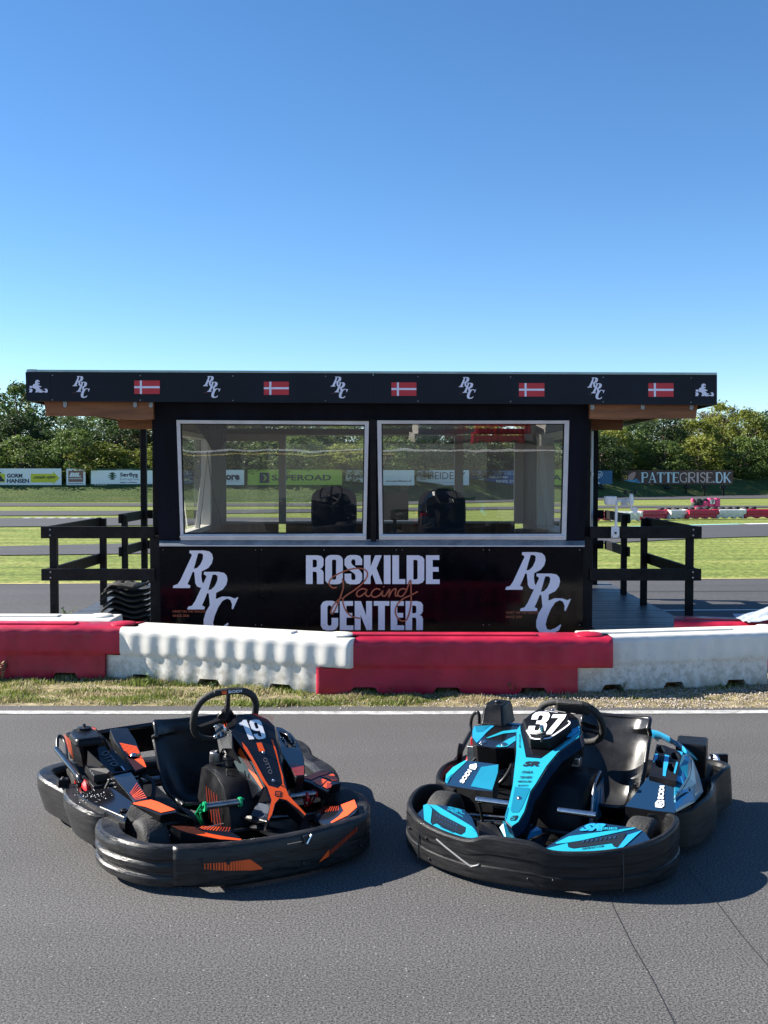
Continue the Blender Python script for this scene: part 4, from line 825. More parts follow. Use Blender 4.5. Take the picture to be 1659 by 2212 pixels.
def brect(x0, y0, x1, y1, m, yo=0.0, th=.08): a_, c_ = W(x0, y0, yb), W(x1, y1, yb); b.box(((a_.x + c_.x) / 2 - BO.x, yb + yo - BO.y, (a_.z + c_.z) / 2), (abs(c_.x - a_.x), th, abs(a_.z - c_.z)), m)
zc = lambda y: y
brect(455, 926, 1140, 938, 'int_wall'); brect(455, 938, 471, 1260, 'int_wall'); brect(1131, 938, 1165, 1260, 'int_wall')
brect(618, 1131, 982, 1260, 'int_wood'); brect(1000, 1131, 1111, 1260, 'int_wood', .01); brect(487, 1131, 602, 1260, 'int_wood', .01)
b.build('wall', booth)
for (x0, y0, x1, y1, fr_) in ((487, 953, 602, 1131, (471, 938, 618, 1131)), (618, 941, 982, 1131, None), (1000, 956, 1111, 1131, (982, 941, 1131, 1131))):
    a_, c_ = W(x0, y0, yb), W(x1, y1, yb); g_ = MB(); g_.poly([(a_.x - BO.x, yb - BO.y, a_.z), (c_.x - BO.x, yb - BO.y, a_.z), (c_.x - BO.x, yb - BO.y, c_.z), (a_.x - BO.x, yb - BO.y, c_.z)], 'back_glass'); go = g_.build('window', booth, fix=False)
    b = MB()
    if fr_:
        brect(fr_[0], fr_[1], fr_[2], y0, 'int_frame'); brect(fr_[0], y0, x0, fr_[3], 'int_frame'); brect(x1, y0, fr_[2], fr_[3], 'int_frame'); brect(x0, 1126, x1, 1131, 'int_frame', 0, .1)
    else: brect(x0, 1126, x1, 1131, 'int_frame', 0, .1); brect(x0, 938, x1, 941, 'int_frame')
    b.build('window_frame', go, bevel=.004)
b = MB(); b.box((0, 13.85 - BO.y, .225), (XR0 - XL0 - .02, 4.1, .05), 'int_wood'); b.build('floor', booth)
b = MB(); b.box((0, 13.85 - BO.y, ZT + .03), (XR1 - XL1, 4.2, .04), 'int_wall'); b.build('ceiling', booth)
# roof with fascia
YF = 11.32; fr = lambda lift=0.0: (lambda px, py: W(px, py, YF - lift) - BO)
TL, TR, BR_, BL = [fr()(x, y) for x, y in ((55, 803.5), (1549, 810), (1549, 875), (57, 866.5))]
roof = MB(); back = Vector((0, 5.1, -.06))
roof.prism([TL + Vector((0.02, .03, -.02)), TR + Vector((-.02, .03, -.02)), TR + Vector((-.02, .03, -.20)), TL + Vector((.02, .03, -.20))], back, 'roof_felt')
ro = roof.build('roof', booth)
fa = MB(); jx = [55, 108, 806, 1497, 1549]
for k in range(4):
    t0_, t1_ = [(x - 55) / 1494 for x in (jx[k], jx[k + 1])]; g1 = .35 / 1494 if k else 0
    P = [TL.lerp(TR, t0_ + g1), TL.lerp(TR, t1_), BL.lerp(BR_, t1_), BL.lerp(BR_, t0_ + g1)]; fa.prism(P, (0, .02, 0), 'fascia_black')
fa.prism([TL + Vector((0, .021, 0)), TL + back * .99, BL + back * .99, BL + Vector((0, .021, 0))], (.02, 0, 0), 'fascia_black')
fa.prism([TR + Vector((0, .021, 0)), TR + back * .99, BR_ + back * .99, BR_ + Vector((0, .021, 0))], (-.02, 0, 0), 'fascia_black')
yoff = lambda x: (x - 55) / 1494 * 5.5
for cx in (110, 300, 500, 700, 900, 1100, 1300, 1490):
    for dy_ in (7, 60): p_ = fr(.001)(cx + 3, 803.5 + yoff(cx) + dy_); fa.lathe([(.007, 0), (.005, .003)], p_, (0, -1, 0), 'dull_metal', 8)
for k, cx in enumerate((175.5, 457.5, 733, 1009.5, 1287.5)):
    y0 = 812 + yoff(cx) - (1 if k else 0); s_ = 37.5 / 465
    rrc(fa, lambda l: (lambda x, y: fr(.004 + l)(cx - 18.7 + (x - 180) * s_, y0 + (y - 113) * 47 / 580)), 'letter_white')
    soft_text(fa, 'HEART ON THE TRACK', q(fr(.003), cx - 18.5, y0 + 35.5, cx - 9, y0 + 36.8), 'copper_paint', 0)
for x0, y0, x1, y1 in ((290, 822, 345, 851), (570, 824.5, 624, 853), (845.5, 826, 899.5, 855), (1121, 827.5, 1176, 856.5), (1400.5, 827.5, 1455, 857)):
    rect(fa, fr(.003), x0, y0, x1, y1, 'flag_red'); w_ = x1 - x0; h_ = y1 - y0
    rect(fa, fr(.005), x0, y0 + h_ * .42, x1, y0 + h_ * .57, 'letter_white'); rect(fa, fr(.006), x0 + w_ * .22, y0, x0 + w_ * .30, y1, 'letter_white')
for x0, y0 in ((62, 820), (1501, 828)):
    U = lambda l: (lambda x, y: fr(l)(x0 + x, y0 + y)); m = 'letter_white'
    fa.poly([U(.004)(19 + 5.3 * math.cos(a), 6 + 5.5 * math.sin(a)) for a in [k * .42 for k in range(15)]], m); fa.poly([U(.006)(x, y) for x, y in ((20, 4.5), (24.5, 5.5), (24, 7.8), (19.5, 6.8))], 'fascia_black')
    fa.tess([U(.0045)(x, y) for x, y in ((8, 14), (10, 10), (14, 8.5), (20, 12), (26, 14), (28, 16), (22, 17), (27, 22), (30, 28), (22, 28), (18, 21), (12, 19), (8, 18))], [], m)
    rect(fa, U(.004), 2, 13.5, 7.5, 18, m)
    for wx in (.5, 14): fa.tess([U(.004)(wx + x, y) for x, y in ((0, 19.5), (6, 19.5), (8, 23), (6, 27.5), (0, 27.5), (2, 23))], [], m)
    fa.tess([U(.004)(34 + x, y) for x, y in ((0, 19.5), (5, 19.5), (7.5, 24), (6, 28), (0, 28), (2.5, 24))], [], m); rect(fa, U(.0035), 22, 25, 35, 27, m); rect(fa, U(.0042), 24, 22, 31, 23.2, m)
fa.build('fascia', ro, fix=False)
tr = MB(); tr.prism([fr(.015)(57, 798.5), fr(.015)(1549, 804.8), fr(.015)(1549, 809.6), fr(.015)(57, 803)], (0, .06, 0), 'roof_trim')
tr.prism([fr(.02)(60, 797.3), fr(.02)(78, 797.6), fr(.02)(78, 803), fr(.02)(57, 803)], (0, .06, 0), 'sill_metal'); tr.build('roof_edge_trim', ro)
Yj = 11.42; fj = lambda px, py: W(px, py, Yj) - BO; Yj2 = 14.57; f5 = lambda px, py: W(px, py, Yj2) - BO
for pts in ([fj(95, 866), fj(99, 898), fj(208, 899), fj(250, 905), fj(300, 907), fj(331, 905), fj(331, 866)], [fj(1274, 871), fj(1274, 904.5), fj(1340, 907), fj(1374, 904), fj(1503, 904), fj(1508, 873)], [f5(250, 896), f5(257, 926), f5(345, 927), f5(345, 896)], [f5(1262, 904), f5(1262, 929), f5(1345, 929), f5(1347, 904)]):
    bm_ = MB(); bm_.prism(pts, (0, .06, 0), 'brown_beam'); bm_.build('beam', ro, bevel=.003)
jo = MB()
for X in (-3.45, -2.95, -2.5, 2.25, 2.75, 3.2): jo.box((X - BO.x, 13.85 - BO.y, 2.60), (.045, 4.8, .12), 'brown_beam')
jo.box((0, 13.9 - BO.y, 2.675), (6.9, 4.9, .018), 'brown_beam'); jo.build('soffit', ro)
hk = MB()
for px in (141, 292, 326, 1279, 1388, 1493):
    p = fj(px, 868 if px < 800 else 873); hk.prism([p + Vector((-.02, -.012, .03)), p + Vector((.02, -.012, .03)), p + Vector((.02, -.012, -.045)), p + Vector((.005, -.012, -.06)), p + Vector((-.018, -.012, -.05))], (0, .006, 0), 'dull_metal')
hk.build('bracket', ro)
for px, Y in ((310.5, 16.2), (1285, 16.35)):
    p = W(px, 1013, Y) - BO; c_ = MB(); c_.box((p.x, p.y, 1.37), (.085, .085, 2.45), 'black_timber'); c_.build('roof_post', booth, bevel=.004)
# interior things
def office_chair(x, y, rz, label, wd=.53, top=1.62):
    r_ = empty('office_chair', (x, y, .25), rz, label, 'office chair', 'dark office chairs inside the booth')
    b = MB(); sec = []
    for k in range(13):
        t = k / 12; z = top - .25 - .62 * (1 - t); w_ = wd * .5 * (.93 + .07 * math.sin(t * 3.1)) * (1 if t < .8 else math.sqrt(max(.02, 1 - ((t - .8) / .205) ** 2)) ** .9)
        sec.append([(-w_, .05, z), (-w_ * .9, -.02, z), (0, -.04, z), (w_ * .9, -.02, z), (w_, .05, z), (w_ * .9, .09, z), (0, .07, z), (-w_ * .9, .09, z)])
    b.loft(sec, 'chair_fabric'); b.build('backrest', r_, bevel=.01)
    b = MB(); b.box((0, .32, .46), (wd * .95, .5, .10), 'chair_fabric'); b.build('seat', r_, bevel=.03)
    b = MB(); b.tube([(0, .3, .08), (0, .3, .41)], .03, 'frame_paint'); b.tube([(0, .05, .45), (0, .01, .8)], .025, 'frame_paint'); b.build('column', r_)
    for k in range(5):
        a = k * 1.2566; b = MB(); b.tube([(0, .3, .09), (.28 * math.cos(a), .3 + .28 * math.sin(a), .06)], .02, 'frame_paint', 6); b.lathe([(.02, 0), (.028, .006), (.028, .04), (.02, .046)], (.28 * math.cos(a) - .02, .3 + .28 * math.sin(a), .03), (1, 0, 0), 'frame_paint', 12); b.build('base_leg', r_)
    return r_
p = W(721, 1100, 12.9); office_chair(p.x, 12.9, 0, 'dark high backed office chair behind the left big window', .54, 1.70)
p = W(956, 1100, 12.9); office_chair(p.x, 12.9, .1, 'dark high backed office chair behind the right big window', .57, 1.67)
p = W(853, 1090, 12.7); mo = empty('monitor', (p.x, 12.7, 1.0), .0, 'black screen on the desk at the left end of the right window', 'monitor')
b = MB(); b.box((0, 0, .48), (.31, .03, .33), 'screen_black'); b.build('screen', mo, bevel=.006); b = MB(); b.box((0, .02, .19), (.04, .03, .34), 'frame_paint'); b.box((0, .02, .01), (.2, .15, .02), 'frame_paint'); b.build('stand', mo)
b = MB(); b.box((-.13, 12.35, .98), (4.2, .62, .035), 'int_wood')
for x in (-2.0, 0, 1.8): b.box((x - .0, 12.35, .6), (.04, .5, .72), 'int_wood')
de = b.build('desk'); tag(de, 'long wooden desk behind the big booth windows', 'desk')
p = W(1146, 1148, 13.4); b = MB(); b.lathe([(.02, 0), (.19, 0), (.20, .01), (.20, .035), (.19, .045)], (0, 0, .88), (0, 0, 1), 'int_wood', 32); st = empty('bar_stool', (p.x, 13.4, .25), 0, 'round topped stool in the right corner of the booth', 'stool')
b.build('seat', st)
for k in range(4): a = k * 1.571 + .78; b = MB(); b.tube([(.1 * math.cos(a), .1 * math.sin(a), .88), (.17 * math.cos(a), .17 * math.sin(a), 0)], .014, 'frame_paint', 8); b.build('leg', st)
# gathered dark curtain with its cord
cu = MB(); Yc = 12.2; c0 = W(460, 917, Yc); secs = []
for k in range(15):
    t = k / 14; zz = c0.z - t * .30; w_ = (.145 - .11 * t ** 1.3); cx = .05 * math.sin(t * 2) - .02; ring_ = []
    for j in range(28): a = j / 28 * 6.283; r_ = w_ * (1 + .16 * math.sin(7 * a + t * 3) + .08 * math.sin(13 * a)); ring_.append((c0.x + cx + r_ * math.cos(a), Yc + r_ * .4 * math.sin(a), zz))
    secs.append(ring_)
cu.loft(secs, 'drape'); cu.tube(spline([W(447, 972, Yc), W(452, 1010, Yc), W(461, 1070, Yc), W(474, 1110, Yc), W(480, 1150, Yc)], 5), .004, 'drape', 5)
tag(cu.build('curtain'), 'black curtain bunched up in the top left window corner', 'curtain')

# ------------------------------------------------------------------ deck
dk = empty('deck', (0, 14.0, 0), 0, 'weathered grey plank deck around the booth', 'deck')
r = random.Random(8)
for x0, x1 in ((-3.66, -2.50), (2.24, 3.36)):
    b = MB(); Y = 11.62
    while Y < 16.6: b.box(((x0 + x1) / 2 + r.uniform(-.006, .006), Y + .058 - 14.0, .185 + r.uniform(-.002, .002)), (x1 - x0, .112, .03), 'deck_wood'); Y += .12
    b.build('planking', dk, bevel=.003)
b = MB()
for x in (-3.62, -2.55, 2.3, 3.3): b.box((x, .08, .085), (.06, 4.8, .165), 'black_timber')
for y in (-2.33,): b.box((-3.08, y, .085), (1.1, .05, .165), 'black_timber'); b.box((2.8, y, .085), (1.1, .05, .165), 'black_timber')
b.build('joists', dk)
ZR, ZL_, BH = 1.293, .845, .125
def rail(side, XS, xin, xout, label):
    r_ = empty('deck_railing', (XS, 11.8, .2), 0, label, 'railing', 'black timber railings of the deck'); o = r_.location
    def board(p, q_, nm='rail_board'):
        p, q_ = Vector(p), Vector(q_); d = q_ - p; m = MB(); m.box(((p + q_) / 2) - o, (d.length, .042, BH), 'black_timber', rz=math.atan2(d.y, d.x)); m.build(nm, r_, bevel=.004)
    def post(x, y, top, z0=.2): m = MB(); m.box((x - o.x, y - o.y, (top + z0) / 2 - o.z), (.075, .075, top - z0), 'black_timber'); m.build('post', r_, bevel=.004)
    zc1, zc2 = ZR - BH / 2, ZL_ - BH / 2
    for z in (zc1, zc2): board((xin, 11.72, z), (xout, 11.72, z)); board((XS + side * .06, 11.75, z), (XS + side * .05, 13.92, z)); board((XS + side * .05, 14.95, z), (XS + side * .02, 16.35, z)); board((XS - side * .0, 16.42, z), (xin, 16.42, z))
    for z in (zc1, zc2):
        for x_, y_ in ((XS, 11.698),):
            for dz_ in (-.03, .03): m = MB(); m.lathe([(.011, 0), (.009, .005)], (x_ - o.x + .012 * side, y_ - o.y, z + dz_ - o.z), (0, -1, 0), 'dull_metal', 10); m.build('screw', r_)
    post(XS, 11.79, ZR - .01); post(XS, 13.86, ZR - .01); post(XS, 15.02, ZR - .01)
rail(-1, W(116, 1200, 11.78).x, W(334, 1150, 11.72).x, W(89, 1150, 11.72).x, 'black timber railing on the left end of the deck')
rail(1, W(1490, 1200, 11.78).x, W(1274, 1150, 11.72).x, W(1515, 1150, 11.72).x, 'black timber railing on the right end of the deck')
p = W(1277, 1000, 16.3); b = MB(); b.tube([(p.x, 16.3, .2), (p.x, 16.3, 2.45)], .032, 'pipe_white', 12); b.tube([(p.x, 16.3, 1.80), (p.x, 16.3, 1.86)], .038, 'dull_metal', 12); tag(b.build('downpipe'), 'thin white downpipe beside the rear right roof post', 'pipe')
# ------------------------------------------------------------------ weather station
Yw = 11.66; f = lambda px, py: W(px, py, Yw); p = f(1329, 1149); ws = empty('weather_station', p, 0, 'white weather station with wind cups screwed to the right railing', 'weather station'); wo = p
L_ = lambda px, py, dy=0.0: f(px, py) - wo + Vector((0, dy, 0)); k_ = Yw / 2400
b = MB(); b.box((0, 0, 0), (17.5 * k_, .012, 25 * k_), 'weather_white'); b.box((.0, -.012, -.005), (.035, .014, .06), 'weather_white'); b.box((0, -.02, -.01), (.022, .004, .025), 'ink')
for x in (-1, 1):
    for z in (-1, 1): b.lathe([(.006, 0), (.006, .004)], (x * .033, -.006, z * .048), (0, -1, 0), 'dull_metal', 8)
b.build('mounting_plate', ws, bevel=.002)
b = MB(); b.tube([L_(1330.5, 1137), L_(1331.5, 1092)], .014, 'weather_white', 14); b.tube([L_(1331.5, 1092), L_(1334, 1081.5), L_(1360, 1079)], .013, 'weather_white', 12, rs=[.016, .016, .012]); b.build('mast', ws)
b = MB(); c_ = L_(1318.5, 1090); b.lathe([(.035, -.005), (.058, 0), (.065, .03), (.066, .085), (.055, .088), (.055, .075)], c_, (0, 0, 1), 'weather_white', 24); b.build('rain_gauge', ws)
for k in range(5): b = MB(); b.lathe([(.02, 0), (.044, .002), (.046, .007), (.03, .012)], L_(1349, 1092.5 - k * 2.6), (0, 0, 1), 'weather_white', 20); b.build('shield_plate', ws)
b = MB(); b.lathe([(.008, 0), (.014, .02), (.027, .055), (.024, .10), (.018, .135), (.014, .15)], L_(1363.5, 1097), (0, 0, 1), 'weather_white', 18); b.build('wind_sensor', ws)
b = MB(); top = L_(1363.5, 1063)
for k in range(3):
    a = k * 2.094 + .35; e = top + Vector((.06 * math.cos(a), .06 * math.sin(a), 0)); b.tube([top, e], .003, 'ink', 5); d = Vector((-math.sin(a), math.cos(a), 0)); b.lathe([(.002, 0), (.016, .006), (.021, .02), (.0205, .021), (.012, .008)], e - d * .01, d, 'ink', 12)
b.tube([top - Vector((0, 0, .015)), top + Vector((0, 0, .012))], .01, 'ink', 8); b.build('wind_cups', ws)
b = MB(); b.prism([L_(1364, 1100), L_(1367, 1096), L_(1379, 1098), L_(1377, 1108), L_(1368, 1108)], (0, .004, 0), 'weather_white'); b.tube([L_(1363.5, 1097), L_(1363.5, 1103)], .006, 'weather_white', 8); b.build('wind_vane', ws)
# ------------------------------------------------------------------ stack of flexible rubber kerbs on the deck
GK = 'black rubber kerb pieces stacked on the deck'
for k in range(8):
    zz = .20 + .062 * k; b = MB(); vs = []; nx, ny = 26, 9; x0 = W(231, 1300, 12.25).x + r.uniform(-.02, .03); x1 = W(330, 1300, 12.25).x; holes = set()
    for i in range(nx):
        for j in range(ny):
            u, v_ = i / (nx - 1), j / (ny - 1); x = x0 + (x1 - x0) * u; y = 11.98 + .55 * v_
            z = zz + .030 * math.sin(u * 6.5 + .2) + .015 * math.sin(v_ * 3.14) - .035 * (1 - min(1, u / .18)) ** 1.5 + (.05 * u if k == 7 else 0) - (.02 if k == 7 else 0)
            vs.append((x, y + .02 * math.sin(u * 9 + k), z))
    fs = []
    for i in range(nx - 1):
        for j in range(ny - 1):
            if k >= 7 and (i, j) in ((4, 2), (4, 3), (5, 2), (5, 3), (8, 2), (8, 3), (9, 2), (9, 3), (6, 5), (6, 6), (7, 5), (7, 6), (11, 5), (11, 6), (12, 5), (12, 6)): continue
            fs.append((i * ny + j, (i + 1) * ny + j, (i + 1) * ny + j + 1, i * ny + j + 1))
    b.add(vs, fs, 'tyre_rubber' if k < 7 else 'rubber_grey' if 'rubber_grey' in MATS else 'tyre_rubber', True)
    o = b.build('rubber_kerb', solid=.022); tag(o, ('perforated grey black kerb piece on top of the stack' if k == 7 else '%s black rubber kerb piece from the bottom of the stack on the deck' % ORD[k]), 'rubber kerb', GK)
# silver cover at the right edge
b = MB(); rr_ = random.Random(4); P0 = W(1636, 1342, 10.35); vs = []; n_ = 11
for i in range(n_):
    for j in range(n_): u, v_ = i / (n_ - 1) - .5, j / (n_ - 1) - .5; vs.append((P0.x + .25 + u * .8, P0.y + v_ * .5, .50 + .20 * max(0, 1 - 1.8 * abs(u - .1)) * (1 - abs(v_)) + .035 * noise.noise(Vector((u * 7, v_ * 7, 2)))))
b.add(vs, [(i * n_ + j, (i + 1) * n_ + j, (i + 1) * n_ + j + 1, i * n_ + j + 1) for i in range(n_ - 1) for j in range(n_ - 1)], 'tarp_silver'); tag(b.build('folded_cover', solid=.004), 'crumpled silver cover lying on the barriers at the right photo edge', 'tarpaulin')
# ================================================================== KARTS
class Kart:
    def __init__(s, name, x, y, th, sc, label):
        s.o = empty(name, (x, y, 0), -th, label, 'go-kart', 'rental karts parked on the track'); s.o.scale = (sc, sc, sc)
        s.x, s.y, s.th, s.s = x, y, th, sc; s.c, s.sn = math.cos(th), math.sin(th)
    def L(s, P):
        dx, dy = (P.x - s.x) / s.s, (P.y - s.y) / s.s
        return Vector((dx * s.c - dy * s.sn, dx * s.sn + dy * s.c, P.z / s.s))
    def Wd(s, l):
        l = Vector(l); return Vector((s.x + s.s * (l.x * s.c + l.y * s.sn), s.y + s.s * (-l.x * s.sn + l.y * s.c), s.s * l.z))
    def at(s, px, py, z): return s.L(G(px, py, z * s.s))
    def onplane(s, px, py, A, B, C, lift=0.0):
        a, b, c = s.Wd(A), s.Wd(B), s.Wd(C); n = (b - a).cross(c - a).normalized(); d = ray(px, py)
        if n.dot(d) > 0: n = -n
        return s.L(HP(px, py, a, n) + n * lift)
c3 = lambda x, y: (875.9 + .256 * x, 1493.1 + .256 * y)
c4 = lambda x, y: (1168 + .256 * x, 1513 + .256 * y)
cL = lambda x, y: ((100 + x * .36166) * .6636, (2280 + y * .36166) * .6636)
cR = lambda x, y: ((600 + x * .3858) * .6636, (2220 + y * .3858) * .6636)

def wall_loft(name, parent, path, prof, m, ring=False, **kw):
    """sweep profile [(out, z01)] along plan path [(x, y, zbottom, ztop)]; out = distance outward"""
    b = MB(); P = [Vector(p[:2]) for p in path]; k = len(P); secs = []
    for i, p in enumerate(P):
        a = P[i - 1] if (ring or i) else P[0]; c = P[(i + 1) % k] if (ring or i < k - 1) else P[-1]
        t = (c - a).normalized(); n = Vector((t.y, -t.x)); b.sharp = .32; zb, zt = path[i][2], path[i][3]; g_ = path[i][4] if len(path[i]) > 4 else 1.0
        secs.append([(p.x + n.x * o_ * g_, p.y + n.y * o_ * g_, zb + (zt - zb) * h) for o_, h in prof])
    b.loft(secs, m, True, not ring, True, ring); return b.build(name, parent, **kw)
def path4(pts, n=8):
    """spline through (x,y,zb,zt)"""
    a = spline([(p[0], p[1], 0) for p in pts], n); b_ = spline([(p[2], p[3], p[4] if len(p) > 4 else 1.0) for p in pts], n)
    return [(p.x, p.y, q_.x, q_.y, q_.z) for p, q_ in zip(a, b_)]
def wheel(k, x, y, r, w, nm='wheel', rz=0.0):
    b = MB(); h = w / 2
    prof = [(r * .52, -h * .9), (r * .62, -h * 1.0), (r * .88, -h * .98), (r * .965, -h * .82), (r, -h * .55), (r * 1.005, 0), (r, h * .55), (r * .965, h * .82), (r * .88, h * .98), (r * .62, h), (r * .52, h * .9)]
    ax = Vector((math.cos(rz), math.sin(rz), 0)); b.lathe(prof, (x, y, r), ax, 'tyre_rubber', 40); t = b.build('wheel', k.o)
    rm = MB(); rm.lathe([(.01, -h * .75), (r * .3, -h * .8), (r * .5, -h * .93), (r * .53, -h * .93), (r * .5, 0), (r * .53, h * .93), (r * .5, h * .93), (r * .3, h * .8), (.01, h * .75)], (x, y, r), ax, 'dull_metal', 30); rm.build('rim', t)
def chassis(k, seatx):
    b = MB(); m = 'frame_paint'
    for s_ in (-1, 1): b.tube(spline([(s_ * .32, -.34, .085), (s_ * .34, -.05, .08), (s_ * .30, .3, .075), (s_ * .33, .7, .08), (s_ * .36, 1.2, .09)], 5), .015, m)
    for y in (-.34, -.1, .3, .75, 1.15): b.tube([(-.36, y, .08), (.36, y, .08)], .015, m)
    b.tube([(-.52, .0, .13), (.52, .0, .13)], .012, m); b.tube([(-.56, 1.05, .135), (.56, 1.05, .135)], .02, 'dull_metal')
    b.tube([(0, .08, .12), (0, .42, .52)], .012, 'dull_metal')
    for s_ in (-1, 1):
        b.tube([(s_ * .34, .55, .08), (s_ * .62, .5, .12)], .013, m); b.tube([(s_ * .34, .95, .08), (s_ * .64, .95, .12)], .013, m); b.tube([(s_ * .1, .1, .14), (s_ * .5, .03, .14)], .007, 'dull_metal')
    b.build('chassis', k.o)
    f = MB(); f.box((0, .12, .055), (.66, .95, .006), 'black_plastic')
    for j in range(7):
        for s_ in (-1, 1): f.box((s_ * .2, -.28 + j * .05, .062), (.22, .02, .008), 'tyre_rubber')
    f.build('floor_pan', k.o)
def seat(k, sx, w, top, ytop, lean, yb=.62, shell='seat_shell'):
    """bucket seat: profile swept from the front lip to the top of the back, wings folding forward"""
    cen = spline([(0, .30, .20), (0, .36, .145), (0, yb - .1, .115), (0, yb - .01, .15), (0, yb + .05, .24), (0, yb + .12, .40), (0, ytop, top - .03), (0, ytop + .012, top)], 6)
    secs = []; N = len(cen)
    for i, c in enumerate(cen):
        t = i / (N - 1); wd = w * (.86 + .14 * min(1, t * 1.6)) * (1 - .04 * max(0, t - .9) / .1); wing = .10 * math.sin(min(1, t * 1.25) * math.pi) ** .7 if t < .8 else .055 * (1 - (t - .8) / .2) + .03
        tg = (cen[min(i + 1, N - 1)] - cen[max(i - 1, 0)]).normalized(); nn = Vector((0, -tg.z, tg.y)); nn = nn if nn.y < 0.35 else nn
        row = []
        for j in range(17):
            u = j / 8 - 1; e = abs(u) ** 3.2; row.append(Vector((sx + u * wd / 2, c.y, c.z)) + Vector((0, nn.y, nn.z)) * wing * e)
        secs.append(row)
    b = MB(); b.loft(secs, shell, closed=False, caps=False); o = b.build('seat', k.o, fix=True)
    q_ = o.modifiers.new('solid', 'SOLIDIFY'); q_.thickness = .016; q_.offset = 0
    q_ = o.modifiers.new('bev', 'BEVEL'); q_.width = .006; q_.segments = 3; q_.limit_method = 'ANGLE'
    rim = MB(); edge = [s_[0] for s_ in secs] + secs[-1][1:-1] + [s_[-1] for s_ in secs[::-1]]; rim.tube(edge, .0125, shell, 8); rim.build('seat_edge', o)
    return o
def steer(k, c, R, tilt, mats_top=None, flat=True, yaw=0.0):
    c = Vector(c); X = Vector((math.cos(yaw), math.sin(yaw), 0)); n = Vector((-math.sin(yaw) * math.cos(tilt), math.cos(yaw) * math.cos(tilt), math.sin(tilt)))
    Y = n.cross(X); Y = -Y if Y.z < 0 else Y
    pts = []
    for j in range(40):
        a = 6.2832 * j / 40; x, y = math.cos(a), math.sin(a)
        sx_ = abs(x) ** .75 * (1 if x > 0 else -1); sy_ = abs(y) ** .8 * (1 if y > 0 else -1)
        pts.append(c + X * R * 1.02 * sx_ + Y * R * .92 * sy_)
    b = MB(); b.tube(pts, .0185, 'tyre_rubber', 12, ring=True); o = b.build('steering_wheel', k.o)
    h = MB()
    for a in (90, 205, 335): e = c + X * R * .95 * math.cos(R_(a)) + Y * R * .88 * math.sin(R_(a)); h.tube([c - n * .02, (c + e) / 2 - n * .015, e], .012, 'frame_paint', 6, rs=[.022, .015, .012])
    h.lathe([(.03, 0), (.045, .01), (.045, .03), (.03, .04)], c - n * .03, n, 'black_plastic', 20); h.build('spokes', o); return o, c, X, Y, n
def pedal_bar(k, a, c, r, m, name='pedal', arm=None):
    b = MB(); a, c = Vector(a), Vector(c); d = c - a; n = 15; path = []; rs = []
    for i in range(n * 2 + 1):
        path.append(a + d * i / (n * 2)); rs.append(r * (1 if i % 2 else .93))
    b.tube(path, r, m, 12, rs=rs); o = b.build(name, k.o); return o
def bolt(b, p, n, r=.011, m='chrome'):
    b.lathe([(r * 1.0, 0), (r * 1.0, .003), (r * .55, .0035), (r * .5, .009), (r * .25, .011)], p, n, m, 14)
def engine(k, x, y, red=True):
    b = MB(); lo = not red; b.box((x, y, .20 if lo else .24), (.26, .24, .14 if lo else .20), 'frame_paint' if lo else 'dull_metal'); b.lathe([(.03, 0), (.07, .01), (.08, .03), (.06, .045)], (x - .12, y, .20), (-1, 0, 0), 'red_paint', 24)
    for j in range(6): b.box((x + .02, y - .13 - .008, .19 + j * .022), (.16, .02, .008), 'dull_metal')
    b.box((x, y + .02, .30 if lo else .36), (.24, .22, .04), 'frame_paint' if lo else 'red_paint'); b.tube(spline([(x + .1, y - .1, .3), (x + .16, y - .2, .28), (x + .12, y - .28, .2), (x, y - .2, .15)], 5), .012, 'frame_paint', 8)
    b.tube(spline([(x - .05, y - .14, .3), (x - .1, y - .22, .22), (x, y - .26, .12)], 5), .008, 'tyre_rubber', 8)
    b.build('engine', k.o, bevel=.004)

# ------------------------------------------------------------------ kart 37
K = Kart('go_kart', .765, 5.39, R_(24.5), 1.0, 'black and cyan go-kart carrying the number 37, parked on the right')
chassis(K, .2)
wheel(K, -.50, 0, .128, .125, rz=-.1); wheel(K, .50, 0, .128, .125, rz=-.1); wheel(K, -.56, 1.05, .138, .19); wheel(K, .57, 1.05, .138, .19)
fr_path = path4([(-.50, .13, .07, .235), (-.575, .145, .05, .245), (-.625, .09, .04, .255), (-.64, 0, .03, .255), (-.625, -.12, .03, .245), (-.58, -.23, .03, .235), (-.49, -.33, .03, .22), (-.36, -.41, .028, .208), (-.2, -.465, .025, .205), (-.11, -.48, .025, .236), (0, -.485, .025, .242), (.11, -.48, .025, .236), (.2, -.465, .025, .205), (.36, -.41, .028, .208), (.49, -.33, .03, .22), (.58, -.23, .03, .235), (.625, -.12, .03, .245), (.64, 0, .03, .255), (.625, .09, .04, .255), (.575, .145, .05, .245), (.50, .13, .07, .235)], 7)
wall_loft('front_bumper', K.o, fr_path, [(.0, 0), (.022, .02), (.027, .06), (.029, .20), (.029, .34), (.0235, .365), (.0235, .60), (.0275, .625), (.026, .93), (.022, .98), (.016, 1.0), (.003, 1.0), (-.002, .98), (-.008, .8), (-.014, .3), (-.03, .02)], 'worn_plastic')
fb_o = K.o.children[-1]
d = MB()
def bump_fn(side, lift=.034):
    return lambda px, py: K.L(HP(px, py, K.Wd((side * .25, -.47, .1)), (K.Wd((side * .25 + .1 * .94, -.47 + side * .034, .1)) - K.Wd((side * .25, -.47, .1))).cross(Vector((0, 0, 1))).normalized()))
